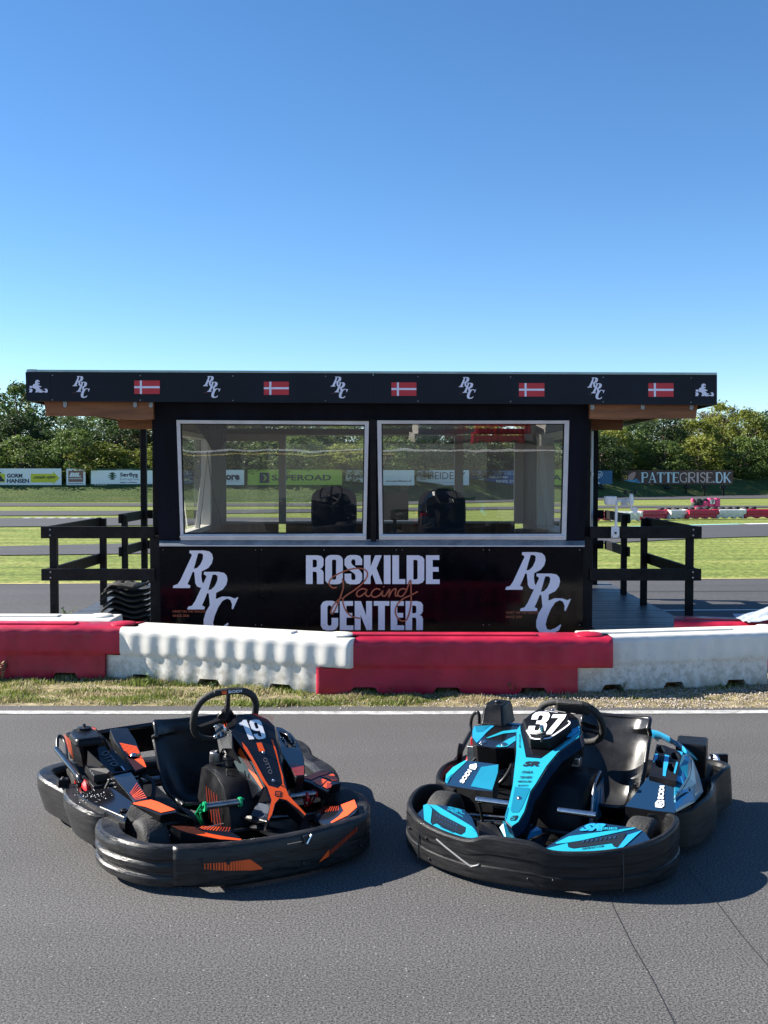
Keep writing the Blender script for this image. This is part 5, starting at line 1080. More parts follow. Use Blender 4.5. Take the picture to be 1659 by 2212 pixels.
# seams, bolts and slot on the bumper
def bump_at(x, z, out=.03):
    best = min((p for p in fr_path if p[1] < .05), key=lambda p: abs(p[0] - x)); i = fr_path.index(best); a, c = fr_path[i - 1], fr_path[i + 1]; t = Vector((c[0] - a[0], c[1] - a[1])).normalized(); n = Vector((t.y, -t.x)); return Vector((best[0] + n.x * out, best[1] + n.y * out, z)), Vector((n.x, n.y, 0))
for x, z in ((-.42, .15), (-.41, .06), (.1, .075), (.2, .08), (-.55, .15)): p_, n_ = bump_at(x, z, .026); bolt(d, p_, n_, .010, 'frame_paint')
for x in (-.475, .475): a_, n_ = bump_at(x, .03, .0305); c_, _ = bump_at(x, .21, .022); e_, _ = bump_at(x, .10, .031); d.tube([a_, e_, c_], .0035, 'ink', 6)
d.build('bolts_and_seams', fb_o)
d = MB(); sl = [bump_at(x, z, .0265)[0] for x, z in ((-.075, .208), (.075, .210), (.088, .190), (-.07, .188))]
d.prism(sl, (0, .01, 0), 'ink'); d.build('handle_slot', fb_o)
d = MB()
for a_, c_ in (((-.35, .165), (-.17, .085)), ((-.17, .085), (-.13, .105))):
    d.tube([bump_at(a_[0] + (c_[0] - a_[0]) * t, a_[1] + (c_[1] - a_[1]) * t, .028)[0] for t in (0, .25, .5, .75, 1)], .0042, 'worn_grey', 6)
d.build('worn_edge', fb_o)
# side and rear bumper
sd = [(.56, .24), (.655, .30), (.70, .42), (.725, .58), (.715, .78), (.70, .90), (.73, 1.02), (.75, 1.12), (.715, 1.20), (.62, 1.235), (.40, 1.25)]
for s_ in (-1, 1):
    pts = [(s_ * x * 1.0, y, .04, .225 + (.03 if y > .9 else 0) + (.01 if .3 < y < .6 else 0)) for x, y in sd]
    if s_ < 0: pts = pts[::-1]
    pth = path4(pts[::-1] if True else pts, 6)
    wall_loft('side_bumper', K.o, pth, [(.0, 0), (.026, .03), (.031, .10), (.031, .34), (.023, .38), (.023, .50), (.030, .54), (.030, .88), (.022, .96), (.012, 1.0), (.0, 1.0), (-.008, .97), (-.014, .6), (-.02, .05)], 'worn_plastic')
b = MB(); b.tube(spline([(-.5, 1.26, .14), (0, 1.29, .14), (.5, 1.26, .14)], 6), .06, 'black_plastic', 12); b.build('rear_bumper', K.o)
b = MB(); p_ = K.at(*c4(1465, 512), .235); b.lathe([(.038, 0), (.040, .004), (.036, .010), (.016, .012), (.014, .006), (.006, .006)], p_, Vector((-.45, -.85, .25)), 'chrome', 24); b.box(p_ + Vector((.02, .03, -.04)), (.10, .03, .15), 'black_plastic', rz=.5); b.build('bumper_bolt', K.o, bevel=.004)

# --- nose fairing: a plane raked back, with its own side walls
NA, NB, NC = (0, -.335, .215), (.2, -.335, .215), (0, .36, .60)
N = lambda x, y, lift=0.0: K.onplane(*c3(x, y), NA, NB, NC, lift)
top = [(985, 262), (955, 292), (932, 340), (930, 520), (917, 640), (900, 800), (870, 930), (832, 1060), (838, 1098), (897, 1152), (958, 1112), (1010, 1020), (1060, 850), (1105, 790), (1195, 640), (1290, 520), (1470, 392), (1492, 350), (1460, 230), (1400, 185), (1120, 150), (1050, 190)]
P_ = [N(*p) for p in top]; b = MB(); b.tess(P_, [], 'gloss_black')
low = []
for i, p in enumerate(P_):
    cx = Vector((.0, p.y + .10, p.z - .10)); o_ = p + (cx - p) * .10 + Vector((0, .045, -.055)); low.append(o_)
low = [Vector((q_.x * 1.12, q_.y, q_.z)) for q_ in low]
b.add(P_ + low, [(i, (i + 1) % len(P_), (i + 1) % len(P_) + len(P_), i + len(P_)) for i in range(len(P_))], 'navy_vinyl')
low2 = [Vector((p.x * .8 + 0, p.y + .07, max(.12, p.z - .09))) for p in low]
b.add(low + low2, [(i, (i + 1) % len(P_), (i + 1) % len(P_) + len(P_), i + len(P_)) for i in range(len(P_))], 'black_plastic')
nose = b.build('nose_fairing', K.o, bevel=.004, ang=20)
d = MB(); l1, l2, l3 = .003, .0045, .006
NN = lambda l: (lambda x, y: N(x, y, l))
def T(b_, pts, m, l=l1, fn=N): b_.tess([fn(x, y, l) for x, y in pts], [], m)
T(d, [(968, 292), (938, 335), (936, 520), (923, 640), (906, 800), (876, 935), (840, 1060), (845, 1094), (897, 1143), (952, 1106), (1003, 1016), (1053, 848), (1098, 786), (1188, 636), (1283, 520), (1462, 392), (1480, 350), (1474, 340), (1330, 440), (1145, 572), (1017, 562), (990, 420), (972, 340)], 'cyan_vinyl')
T(d, [(925, 812), (898, 960), (888, 1010), (900, 1028), (955, 1028), (985, 985), (1052, 828), (1045, 822)], 'deep_cyan', l2)
T(d, [(908, 1055), (950, 1055), (942, 1078), (925, 1096), (880, 1096), (893, 1068)], 'ink', l3)
for st in ([(932, 1060), (905, 1064), (900, 1078), (922, 1080), (915, 1092), (890, 1092)],): ribbon(d, st, 4, NN(.0075), 'cyan_vinyl')
T(d, [(840, 1066), (862, 990), (872, 985), (850, 1090)], 'deep_cyan', l2)
T(d, [(1360, 395), (1400, 330), (1466, 300), (1474, 338), (1400, 390)], 'sky_cyan', l2)
soft_text(d, 'SR', q(NN(l3), 985, 598, 1162, 640), 'ink', .06, .25)
for tx, a in (('ITAKA', (980, 680, 1080, 700)), ('TEKNEEX', (960, 724, 1075, 742)), ('MEKOLUBE', (946, 760, 1066, 776)), ('BOXO', (947, 795, 1040, 808))): soft_text(d, tx, q(NN(l3), *a), 'ink', .03, .1)
soft_text(d, 'KARTING.COM', quad_fn(N(972, 370, l3), N(972, 480, l3), N(958, 480, l3), N(958, 370, l3)), 'ink', .02)
soft_text(d, 'SODIKART.COM', quad_fn(N(1255, 490, l3), N(1395, 388, l3), N(1400, 405, l3), N(1262, 508, l3)), 'ink', .03)
d.build('decal', nose, fix=False)
d = MB(); bolt(d, N(958, 908, .002), Vector((0, -.5, .85)), .013); d.build('bolt', nose)
# right flank blue panel
d = MB()
SA, SB, SC_ = (.075, -.16, .26), (.14, .22, .48), (.15, .08, .26)
# number housing
PA, PB, PC = (0, .20, .565), (.2, .20, .565), (0, .47, .685)
PF = lambda x, y, l=0.0: K.onplane(*c3(x, y), PA, PB, PC, l)
hexo = [(1110, 155), (1225, 160), (1372, 180), (1392, 290), (1222, 412), (1050, 408), (990, 240)]
b = MB(); Ph = [PF(*p) for p in hexo]; cen = sum(Ph, Vector()) / len(Ph); b.tess(Ph, [], 'black_plastic'); dn = [cen + (p - cen) * 1.04 + Vector((0, .02, -.045)) for p in Ph]
b.add(Ph + dn, [(i, (i + 1) % 7, (i + 1) % 7 + 7, i + 7) for i in range(7)], 'black_plastic')
pl = b.build('number_housing', K.o, bevel=.005, ang=20)
d = MB()
for s_, x0 in (('3', 0), ('7', 1)): pass
block_text(d, '3', lambda u, v: (lambda a: a)(PF(1035 + 150 * u + 62 * v - 15, 365 - 185 * v, .004)), 'white_vinyl')
block_text(d, '7', lambda u, v: PF(1165 + 115 * u + 80 * v, 368 - 168 * v, .004), 'white_vinyl')
for st in ([(1062, 408), (1020, 340)], [(1050, 400), (1100, 414), (1205, 408), (1232, 395), (1378, 292), (1372, 262)]): ribbon(d, st, 11, lambda x, y: PF(x, y - 8, .003), 'white_vinyl')
ribbon(d, [(1175, 168), (1285, 185)], 3, lambda x, y: PF(x, y, .004), 'white_vinyl')
d.build('race_number', pl, fix=False)
d = MB(); p_ = PF(1160, 385, .01); d.tube([p_, p_ + Vector((.0, -.02, .05))], .012, 'chrome', 8); d.tube([p_ + Vector((-.03, -.01, 0)), p_ + Vector((.02, -.015, .02))], .009, 'frame_paint', 8); d.tube([p_ + Vector((.0, -.02, -.03)), p_ + Vector((0, -.012, .012))], .008, 'frame_paint', 8); bolt(d, PF(1240, 165, .002), Vector((0, -.4, .9)), .009); d.build('plate_latch', pl)
# lower neck of the nose going to the floor, cyan facets each side
b = MB(); F3 = lambda x, y, z: K.at(*c3(x, y), z)
b.tess([F3(830, 1095, .19), F3(895, 1155, .19), F3(1060, 1120, .19), F3(990, 1240, .13), F3(970, 1275, .12), F3(850, 1268, .12)], [], 'deep_cyan'); b.tess([F3(795, 1150, .16), F3(830, 1108, .185), F3(848, 1240, .13), F3(835, 1240, .12)], [], 'cyan_vinyl')
b.tess([F3(1000, 1275, .12), F3(1060, 1190, .16), F3(1110, 1140, .18), F3(1150, 1170, .16), F3(1155, 1200, .14), F3(1060, 1240, .13)], [], 'sky_cyan')
b.tess([F3(600, 1090, .15), F3(760, 1130, .15), F3(835, 1245, .118), F3(970, 1278, .118), F3(1010, 1280, .116), F3(1160, 1205, .135), F3(1230, 1190, .13), F3(1150, 1330, .12), F3(650, 1290, .12)], [], 'black_plastic')
b.build('nose_base', K.o, solid=.01)

# --- front pods
def pod(crop, outer, ztab, name, decals, skirt=.06):
    Pp = [K.at(*crop(x, y), z) for (x, y), z in zip(outer, ztab)]; b = MB(); cen = sum(Pp, Vector()) / len(Pp); b.tess(Pp, [], 'gloss_black')
    dn = [cen + (p - cen) * 1.03 + Vector((0, 0, -skirt)) for p in Pp]; n = len(Pp); b.add(Pp + dn, [(i, (i + 1) % n, (i + 1) % n + n, i + n) for i in range(n)], 'black_plastic'); o = b.build(name, K.o, bevel=.006, ang=20)
    return o
def fitplane(P):
    c = sum(P, Vector()) / len(P); import numpy as np
    A = np.array([(p.x, p.y, 1) for p in P]); z = np.array([p.z for p in P]); s_ = np.linalg.lstsq(A, z, rcond=None)[0]
    f_ = lambda x, y: s_[0] * x + s_[1] * y + s_[2]; return [(x, y, f_(x, y)) for x, y in ((c.x, c.y), (c.x + .1, c.y), (c.x, c.y + .1))]
def planar(kart, crop, pts, zs):
    P = [kart.at(*crop(x, y), z) for (x, y), z in zip(pts, zs)]; A, B, C = fitplane(P); return lambda x, y, l=0.0: kart.onplane(*crop(x, y), A, B, C, l)
def shell(kart, fn, outer, name, m, side, skirt, taper=1.03, back=(0, 0), bevel=.005, parent=None, holes=(), holem='ink'):
    P = [fn(x, y) for x, y in outer]; b = MB(); H = [[fn(x, y) for x, y in h] for h in holes]; b.tess(P, H, m); cen = sum(P, Vector()) / len(P); n = len(P)
    dn = [cen + (p - cen) * taper + Vector((back[0], back[1], -skirt)) for p in P]; b.add(P + dn, [(i, (i + 1) % n, (i + 1) % n + n, i + n) for i in range(n)], side)
    for h in H:
        k2 = len(h); dn = [p + Vector((0, .01, -.035)) for p in h]; b.add(h + dn, [(i, (i + 1) % k2, (i + 1) % k2 + k2, i + k2) for i in range(k2)], holem); b.tess(dn, [], holem)
    return b.build(name, parent or kart.o, bevel=bevel, ang=25)
lp = [(180, 950), (330, 965), (500, 1000), (560, 1060), (610, 1180), (655, 1285), (600, 1296), (480, 1285), (330, 1245), (200, 1180), (110, 1090), (90, 1040)]
fl = planar(K, c3, [(180, 950), (500, 1000), (655, 1285), (90, 1040), (330, 1245)], [.25, .245, .175, .215, .175])
po = shell(K, fl, lp, 'front_pod', 'navy_vinyl', 'black_plastic', .07)
d = MB()
T(d, [(150, 968), (180, 955), (198, 962), (225, 1000), (212, 1110), (228, 1135), (262, 1120), (330, 1165), (470, 1218), (505, 1195), (512, 1155), (600, 1195), (612, 1230), (650, 1280), (600, 1290), (480, 1279), (330, 1238), (215, 1180), (160, 1120)], 'cyan_vinyl', l1, fl)
T(d, [(190, 958), (330, 968), (500, 1004), (510, 1040), (590, 1160), (602, 1195), (510, 1150), (225, 1000)], 'navy_vinyl', .0025, fl); T(d, [(195, 960), (260, 965), (420, 1060), (560, 1145), (600, 1192), (500, 1150), (300, 1045)], 'cyan_vinyl', .0032, fl)
T(d, [(230, 1010), (300, 1045), (505, 1152), (505, 1190), (470, 1212), (262, 1115), (232, 1128), (222, 1105)], 'ink', .004, fl)
for j in range(8): T(d, [(255 + j * 24, 1042 + j * 12), (272 + j * 24, 1050 + j * 12), (270 + j * 24, 1066 + j * 12), (262 + j * 24, 1062 + j * 12)], 'chrome', .005, fl); T(d, [(270 + j * 22, 1090 + j * 10), (278 + j * 22, 1093 + j * 10), (276 + j * 22, 1106 + j * 10), (269 + j * 22, 1103 + j * 10)], 'chrome', .005, fl)
soft_text(d, 'SR', quad_fn(fl(330, 968, .005), fl(500, 1010, .005), fl(540, 1060, .005), fl(350, 1010, .005)), 'deep_cyan', .06, .2); soft_text(d, 'SERIES', quad_fn(fl(378, 1008, .0055), fl(480, 1060, .0055), fl(492, 1075, .0055), fl(385, 1022, .0055)), 'cyan_vinyl', .03)
soft_text(d, 'SODIKART.COM', quad_fn(fl(292, 1135, .0055), fl(412, 1192, .0055), fl(410, 1208, .0055), fl(290, 1150, .0055)), 'ink', .03, .1)
d.build('decal', po, fix=False)
rp = [(0, 1266), (180, 1150), (340, 1060), (430, 1028), (560, 1040), (800, 1072), (880, 1110), (935, 1188), (900, 1220), (780, 1275), (640, 1300), (480, 1318), (300, 1318), (140, 1302)]
frr = planar(K, c4, [(0, 1266), (430, 1028), (800, 1072), (935, 1188), (480, 1318)], [.175, .25, .25, .225, .175])
po = shell(K, frr, rp, 'front_pod', 'navy_vinyl', 'black_plastic', .07)
d = MB()
T(d, [(5, 1266), (225, 1208), (235, 1245), (280, 1256), (600, 1212), (620, 1240), (660, 1250), (735, 1140), (855, 1100), (720, 1225), (650, 1282), (560, 1300), (400, 1316), (240, 1306), (100, 1286)], 'cyan_vinyl', l1, frr)
T(d, [(650, 1250), (735, 1140), (855, 1102), (720, 1225), (652, 1280)], 'sky_cyan', .004, frr)
T(d, [(125, 1205), (240, 1150), (800, 1074), (790, 1086), (330, 1188), (200, 1208), (130, 1215)], 'cyan_vinyl', l1, frr)
T(d, [(235, 1205), (330, 1192), (720, 1120), (690, 1195), (650, 1245), (615, 1230), (605, 1205), (280, 1250), (240, 1240)], 'ink', .0025, frr)
for j in range(8): T(d, [(345 + j * 38, 1190 - j * 5), (370 + j * 38, 1183 - j * 5), (366 + j * 38, 1205 - j * 5), (352 + j * 38, 1208 - j * 5)], 'chrome', .005, frr)
soft_text(d, 'SR', q(lambda x, y: frr(x, y, .005), 315, 1045, 600, 1108), 'sky_cyan', .06, .4); soft_text(d, 'SERIES', q(lambda x, y: frr(x, y, .0065), 478, 1080, 648, 1100), 'cyan_vinyl', .03)
soft_text(d, 'SODIKART.COM', quad_fn(frr(340, 1252, .006), frr(538, 1228, .006), frr(538, 1242, .006), frr(342, 1268, .006)), 'ink', .03, .1)
d.build('decal', po, fix=False)
# --- pedals
for a, c_ in (((-.30, -.085, .265), (-.115, -.085, .265)), ((.115, -.085, .265), (.30, -.085, .265))):
    o = pedal_bar(K, a, c_, .0165, 'chrome'); m_ = MB(); s_ = -1 if a[0] < 0 else 1; x = s_ * .29
    m_.tube([(x, -.08, .265), (x + .01, -.05, .16), (x, -.07, .09)], .008, 'frame_paint', 8); m_.box((x, -.05, .10), (.03, .05, .04), 'dull_metal'); m_.tube([(x - s_ * .15, .1, .12), (x, -.05, .15)], .005, 'dull_metal', 6); m_.build('pedal_arm', o)
seat(K, .205, .36, .545, .80, 0)
sw_, wc_, wx_, wy_, wn_ = steer(K, (.015, .52, .555), .165, .62)
b = MB(); q1_ = wc_ + wy_ * .135; b.prism([q1_ + wx_ * x_ + wy_ * y_ - wn_ * .0 for x_, y_ in ((-.06, -.03), (.12, -.045), (.13, .03), (.09, .045), (-.05, .04))], -wn_ * .03 if wn_.y > 0 else wn_ * .03, 'tyre_rubber'); b.build('rim_pad', sw_, bevel=.012)
b = MB(); o_, c_, X_, Y_, n_ = None, None, None, None, None
# fuel tank between the legs
tk = MB(); sec = []
for y, z, hw in ((.06, .10, .13), (.08, .22, .14), (.14, .32, .15), (.22, .355, .155), (.36, .365, .155), (.46, .34, .15), (.50, .25, .145), (.51, .1, .14)): sec.append([(.06 - hw, y, .07), (.06 - hw * 1.0, y, z * .6), (.06 - hw * .85, y, z - .015), (.06 - hw * .6, y, z), (.06 + hw * .6, y, z), (.06 + hw * .85, y, z - .015), (.06 + hw, y, z * .6), (.06 + hw, y, .07)])
tk.loft(sec, 'black_plastic'); t_ = tk.build('fuel_tank', K.o, bevel=.006)
d = MB(); p_ = K.at(*c3(1440, 590), .40); d.box(p_, (.05, .05, .045), 'chrome'); d.box(p_ + Vector((0, -.027, 0)), (.03, .004, .025), 'ink'); d.tube([p_ + Vector((-.12, 0, -.02)), p_ + Vector((-.02, 0, -.01))], .018, 'wood_tan', 10); d.tube([p_ + Vector((-.1, .03, -.03)), p_ + Vector((0, .03, -.03))], .012, 'dull_metal', 8); d.build('tank_fittings', t_, bevel=.002)
d = MB(); TS = [(.2175, .10, .12), (.2175, .14, .24), (.2175, .24, .30), (.2175, .40, .31), (.2175, .42, .12)]; d.prism(TS, (.003, 0, 0), 'deep_cyan')
for j in range(3): d.prism([(.2215, .12 + j * .1, .14), (.2215, .15 + j * .1, .14), (.2215, .24 + j * .06, .27), (.2215, .21 + j * .06, .27)], (.002, 0, 0), 'sky_cyan')
d.build('decal', t_, fix=True)
b = MB(); b.tube(spline([(.235, .08, .09), (.235, .10, .26), (.232, .16, .34), (.225, .3, .37)], 5), .007, 'dull_metal', 8); b.build('tank_strap', t_)
# --- left side fairing (photo left)
FL1 = planar(K, c3, [(500, 590), (785, 620), (735, 845), (590, 830), (340, 790)], [.325, .33, .25, .245, .225])
so_ = shell(K, FL1, [(500, 583), (640, 600), (785, 618), (782, 690), (735, 845), (590, 832), (345, 792), (332, 770), (340, 700), (400, 640)], 'side_fairing', 'navy_vinyl', 'black_plastic', .11, 1.01)
d = MB(); T(d, [(505, 586), (400, 645), (345, 705), (338, 768), (352, 782), (400, 705), (520, 592)], 'cyan_vinyl', l1, FL1); T(d, [(640, 642), (785, 622), (780, 690), (733, 838), (552, 805), (600, 710)], 'deep_cyan', l1, FL1)
T(d, [(345, 745), (395, 700), (360, 775), (345, 770)], 'deep_cyan', l2, FL1)
soft_text(d, 'SODI', quad_fn(FL1(455, 770, l2), FL1(530, 662, l2), FL1(562, 680, l2), FL1(490, 784, l2)), 'white_vinyl', .04)
T(d, [(548, 625), (600, 615), (605, 640), (590, 668), (545, 660), (540, 640)], 'white_vinyl', l2, FL1); ribbon(d, [(590, 625), (560, 632), (565, 645), (588, 645), (580, 658), (552, 655)], 5, lambda x, y: FL1(x, y, .0055), 'navy_vinyl')
d.build('decal', so_, fix=False)
# engine cover
EC = planar(K, c3, [(570, 300), (960, 285), (920, 475), (600, 455)], [.42, .43, .38, .375])
eo = shell(K, EC, [(575, 296), (640, 278), (760, 285), (890, 262), (985, 275), (960, 330), (950, 400), (915, 478), (760, 480), (600, 455), (562, 400), (560, 340)], 'engine_cover', 'gloss_black', 'black_plastic', .12, 1.0, (0, .03))
d = MB(); T(d, [(580, 300), (760, 288), (730, 310), (680, 355), (640, 400), (600, 440), (566, 395), (565, 340)], 'sky_cyan', l1, EC); T(d, [(585, 300), (720, 292), (650, 345), (600, 350)], 'deep_cyan', l2, EC)
T(d, [(945, 325), (820, 340), (680, 398), (700, 400), (830, 360), (940, 350)], 'cyan_vinyl', l1, EC); T(d, [(930, 380), (870, 405), (760, 470), (790, 476), (860, 470), (930, 420)], 'cyan_vinyl', l1, EC); T(d, [(880, 268), (980, 278), (960, 292), (880, 282)], 'cyan_vinyl', l1, EC); d.build('decal', eo, fix=False)
d = MB()
for x, y in ((650, 432), (825, 455)): bolt(d, EC(x, y, .002), Vector((0, -.3, .95)), .022, 'chrome')
d.build('bolt', eo)
d = MB(); fo = [F3(648, 488, .345), F3(830, 508, .345), F3(812, 600, .28), F3(690, 590, .28)]; d.prism(fo, (0, .02, 0), 'ink'); p_ = F3(775, 545, .315); d.box(p_, (.09, .03, .06), 'dull_metal'); d.box(F3(700, 530, .315), (.04, .03, .05), 'dull_metal'); d.build('engine_opening', eo, bevel=.003)
engine(K, -.48, .74)
b = MB(); bx = [(-.70, .88), (-.70, 1.08), (-.50, 1.08), (-.50, .88)]
pA = K.at(*c3(640, 275), .43); pB = K.at(*c3(885, 290), .43); pC = K.at(*c3(692, 92), .575); pD = K.at(*c3(866, 95), .575)
cx, cy = (pA.x + pB.x) / 2 - .02, pA.y + .11; hw = (pB - pA).xy.length / 2 * .86; sec = []
for z, w_ in ((.415, 1.0), (.43, 1.02), (.44, .96), (.515, .84), (.540, .74)): sec.append([(cx + sx_ * hw * w_, cy + sy_ * .11 * w_, z) for sx_, sy_ in ((-.85, -1), (.85, -1), (1, -.85), (1, .85), (.85, 1), (-.85, 1), (-1, .85), (-1, -.85))])
b.loft(sec, 'black_plastic'); b.lathe([(.02, 0), (.022, .008), (.01, .014)], (cx, cy, .540), (0, 0, 1), 'frame_paint', 12); b.build('air_box', K.o, bevel=.008)
b = MB(); b.tube(spline([F3(555, 360, .30), F3(552, 270, .36), F3(568, 205, .42), F3(605, 175, .45), F3(622, 205, .43), F3(622, 270, .38)], 6), .010, 'frame_paint', 10); b.tube(spline([F3(550, 350, .32), F3(500, 440, .28), F3(440, 560, .22), F3(330, 700, .20)], 5), .013, 'frame_paint', 10)
b.lathe([(.02, 0), (.05, .004), (.052, .03), (.02, .034)], F3(485, 520, .26), (-.9, -.3, .1), 'black_plastic', 24); b.build('side_bar', K.o)
# --- right side fairing
FR1 = planar(K, c4, [(910, 640), (1130, 680), (1140, 950), (710, 890)], [.36, .36, .255, .255])
so_ = shell(K, FR1, [(912, 638), (1020, 655), (1130, 678), (1138, 948), (960, 930), (712, 892), (800, 780)], 'side_fairing', 'navy_vinyl', 'black_plastic', .13, 1.0)
d = MB(); soft_text(d, 'SODI', quad_fn(FR1(985, 840, l2), FR1(1005, 725, l2), FR1(1045, 725, l2), FR1(1038, 840, l2)), 'white_vinyl', .05)
T(d, [(985, 848), (1042, 850), (1042, 895), (1020, 912), (968, 905), (966, 872)], 'white_vinyl', l2, FR1); ribbon(d, [(1030, 858), (992, 866), (1000, 880), (1030, 878), (1015, 898), (978, 895)], 6, lambda x, y: FR1(x, y, .0055), 'navy_vinyl'); d.build('decal', so_, fix=False)
F4 = lambda x, y, z: K.at(*c4(x, y), z)
b = MB(); Vx = {}
grid = [[(1130, 680, .358), (1170, 560, .40), (1205, 455, .435)], [(1136, 800, .32), (1240, 640, .37), (1250, 450, .425)], [(1138, 870, .285), (1310, 700, .325), (1285, 500, .39)], [(1140, 945, .25), (1300, 858, .245), (1372, 770, .25)]]
gp = [[F4(*p) for p in row] for row in grid]
b.add([p for row in gp for p in row], [(i * 3 + j, i * 3 + j + 1, (i + 1) * 3 + j + 1, (i + 1) * 3 + j) for i in range(3) for j in range(2)], 'deep_cyan')
b.add([gp[3][2], gp[2][2], gp[1][2], F4(1300, 560, .36), F4(1340, 640, .30), F4(1372, 770, .25)], [(0, 1, 3, 4)], 'sky_cyan')
po = b.build('side_pod_panel', K.o, solid=.008)
def onmesh(fnpts, m, lift, b_):
    """poly laid on the panel: split on its own plane through three given 3-D points"""
    P = [F4(*p) + Vector((-.003, -.006, .009)) * (1 + lift) for p in fnpts]; b_.tess(P, [], m)
d = MB()
onmesh([(1132, 690, .358), (1150, 690, .358), (1215, 725, .345), (1240, 580, .375), (1215, 570, .385), (1195, 660, .365), (1150, 640, .372)], 'sky_cyan', .3, d)
onmesh([(1138, 790, .322), (1190, 800, .31), (1250, 790, .30), (1300, 830, .262), (1245, 760, .31)], 'sky_cyan', .35, d)
onmesh([(1140, 880, .28), (1200, 830, .30), (1290, 770, .30), (1302, 852, .25), (1142, 940, .255)], 'sky_cyan', .2, d)
onmesh([(1250, 735, .32), (1280, 640, .345), (1300, 810, .28)], 'navy_vinyl', .5, d); onmesh([(1290, 600, .35), (1345, 720, .285), (1360, 768, .26), (1310, 820, .265)], 'cyan_vinyl', .2, d)
onmesh([(1215, 480, .425), (1262, 500, .41), (1285, 560, .37), (1240, 540, .39)], 'sky_cyan', .3, d)
ribbon(d, [(1140, 868), (1200, 790), (1262, 690), (1285, 600), (1282, 520)], 7, lambda x, y: F4(x, y, .29 + (868 - y) * .00032 + .0) + Vector((-.006, -.014, .02)), 'ink')
d.build('decal', po, fix=False)
# arched rear cover with cup holders
b = MB(); arch = [(905, 290, .40, 960, 325, .38), (930, 246, .43, 975, 322, .39), (985, 256, .445, 1020, 330, .40), (1060, 290, .45, 1070, 355, .41), (1120, 330, .445, 1120, 375, .41), (1165, 352, .44, 1160, 400, .41), (1210, 395, .43, 1195, 425, .41), (1245, 445, .42, 1215, 445, .41)]
A1 = [F4(a, c_, z) for a, c_, z, _, _, _ in arch]; A2 = [F4(a, c_, z) for _, _, _, a, c_, z in arch]; n = len(A1); b.add(A1 + A2, [(i, i + 1, i + 1 + n, i + n) for i in range(n - 1)], 'sky_cyan', True)
A3 = [p + Vector((.03, .12, -.06)) for p in A1]; b.add(A1 + A3, [(i, i + 1, i + 1 + n, i + n) for i in range(n - 1)], 'cyan_vinyl', True); b.build('rear_cover', K.o, solid=.008)
b = MB(); b.box(F4(1215, 440, .36) + Vector((.03, .05, -.03)), (.16, .20, .18), 'black_plastic', rz=.1); b.box(F4(1390, 600, .22) + Vector((0, 0, -.02)), (.12, .30, .02), 'black_plastic', rz=.1); b.build('chain_guard', K.o, bevel=.02)
CH = planar(K, c4, [(970, 370), (1200, 430), (1140, 675), (915, 635)], [.43, .43, .375, .375])
hole = lambda cx_, cy_, rx, ry: [(cx_ + rx * math.cos(a) + ry * .25 * math.sin(a), cy_ + ry * math.sin(a)) for a in [R_(22.5 + 45 * k_) for k_ in range(8)]]
ho = [hole(1012, 415, 36, 34), hole(1133, 470, 36, 34), hole(1003, 535, 36, 36), hole(1105, 568, 34, 38)]
shell(K, CH, [(978, 368), (1050, 380), (1100, 402), (1205, 432), (1198, 480), (1160, 600), (1140, 678), (1020, 655), (912, 636), (932, 560), (958, 450)], 'cup_holder', 'black_plastic', 'black_plastic', .06, 1.0, (0, .02), holes=ho)
d = MB(); T(d, [(962, 455), (990, 455), (985, 495), (952, 525)], 'sky_cyan', l1, CH); T(d, [(1048, 460), (1085, 470), (1075, 540), (1060, 600), (1055, 645), (1030, 640), (1035, 560)], 'sky_cyan', l1, CH); T(d, [(1150, 430), (1200, 440), (1192, 470), (1170, 440)], 'sky_cyan', l1, CH); T(d, [(1145, 520), (1160, 530), (1135, 625), (1122, 612)], 'sky_cyan', l1, CH)
d.build('decal', K.o.children[-1], fix=False)
# dark side fill of the pods and floor between
for s_ in (-1, 1):
    b = MB(); b.prism([(s_ * .20, .25, .125), (s_ * .60, .28, .125), (s_ * .62, 1.15, .125), (s_ * .20, 1.15, .125)], (0, 0, -.01), 'black_plastic'); pts = [(s_ * .37, .2), (s_ * .66, .30), (s_ * .70, .5), (s_ * .71, .8), (s_ * .70, 1.1), (s_ * .45, 1.18), (s_ * .42, .5)]; b.prism([(x, y, .10) for x, y in pts], (0, 0, -.03), 'black_plastic'); b.build('side_tray', K.o)
# ------------------------------------------------------------------ kart 19
K2 = Kart('go_kart', -.66, 5.40, R_(-27), 1.0, 'black and orange go-kart carrying the number 19, parked on the left')
chassis(K2, .2)
wheel(K2, -.50, 0, .128, .125, rz=.12); wheel(K2, .50, 0, .128, .125, rz=.12); wheel(K2, -.57, 1.05, .138, .19); wheel(K2, .57, 1.05, .138, .19)
fat = [(.012, 0), (.046, .03), (.060, .10), (.060, .22), (.052, .27), (.043, .29), (.043, .36), (.052, .38), (.060, .43), (.061, .52), (.052, .57), (.045, .59), (.045, .64), (.055, .67), (.060, .72), (.061, .84), (.054, .93), (.036, .985), (.004, 1.0), (-.034, .99), (-.048, .93), (-.046, .6), (-.02, .2), (-.01, .02)]
fpath = [(.52, .20, .07, .215, .9), (.575, .16, .06, .222, 1.1), (.60, .08, .05, .225, 1.15), (.615, 0, .045, .225, 1.1), (.61, -.12, .035, .22, .9), (.565, -.26, .03, .22, .6), (.49, -.35, .028, .218, .42), (.36, -.405, .025, .220, .36), (.2, -.445, .022, .222, .34), (0, -.46, .022, .222, .34)]
BX = -.05
fr2 = path4(fpath[:-1] + [fpath[-1]] + [(-x, y, a, c, g_) for x, y, a, c, g_ in fpath[:-1][::-1]], 7)[::-1]
fr2 = [(a + BX, b_ + (.055 if b_ < -.2 else .055 * max(0, min(1, (.2 - b_) / .4))) + (.045 * min(1, (-.2 - a) / .4) if a < -.2 else 0), c, d, e) for a, b_, c, d, e in fr2]
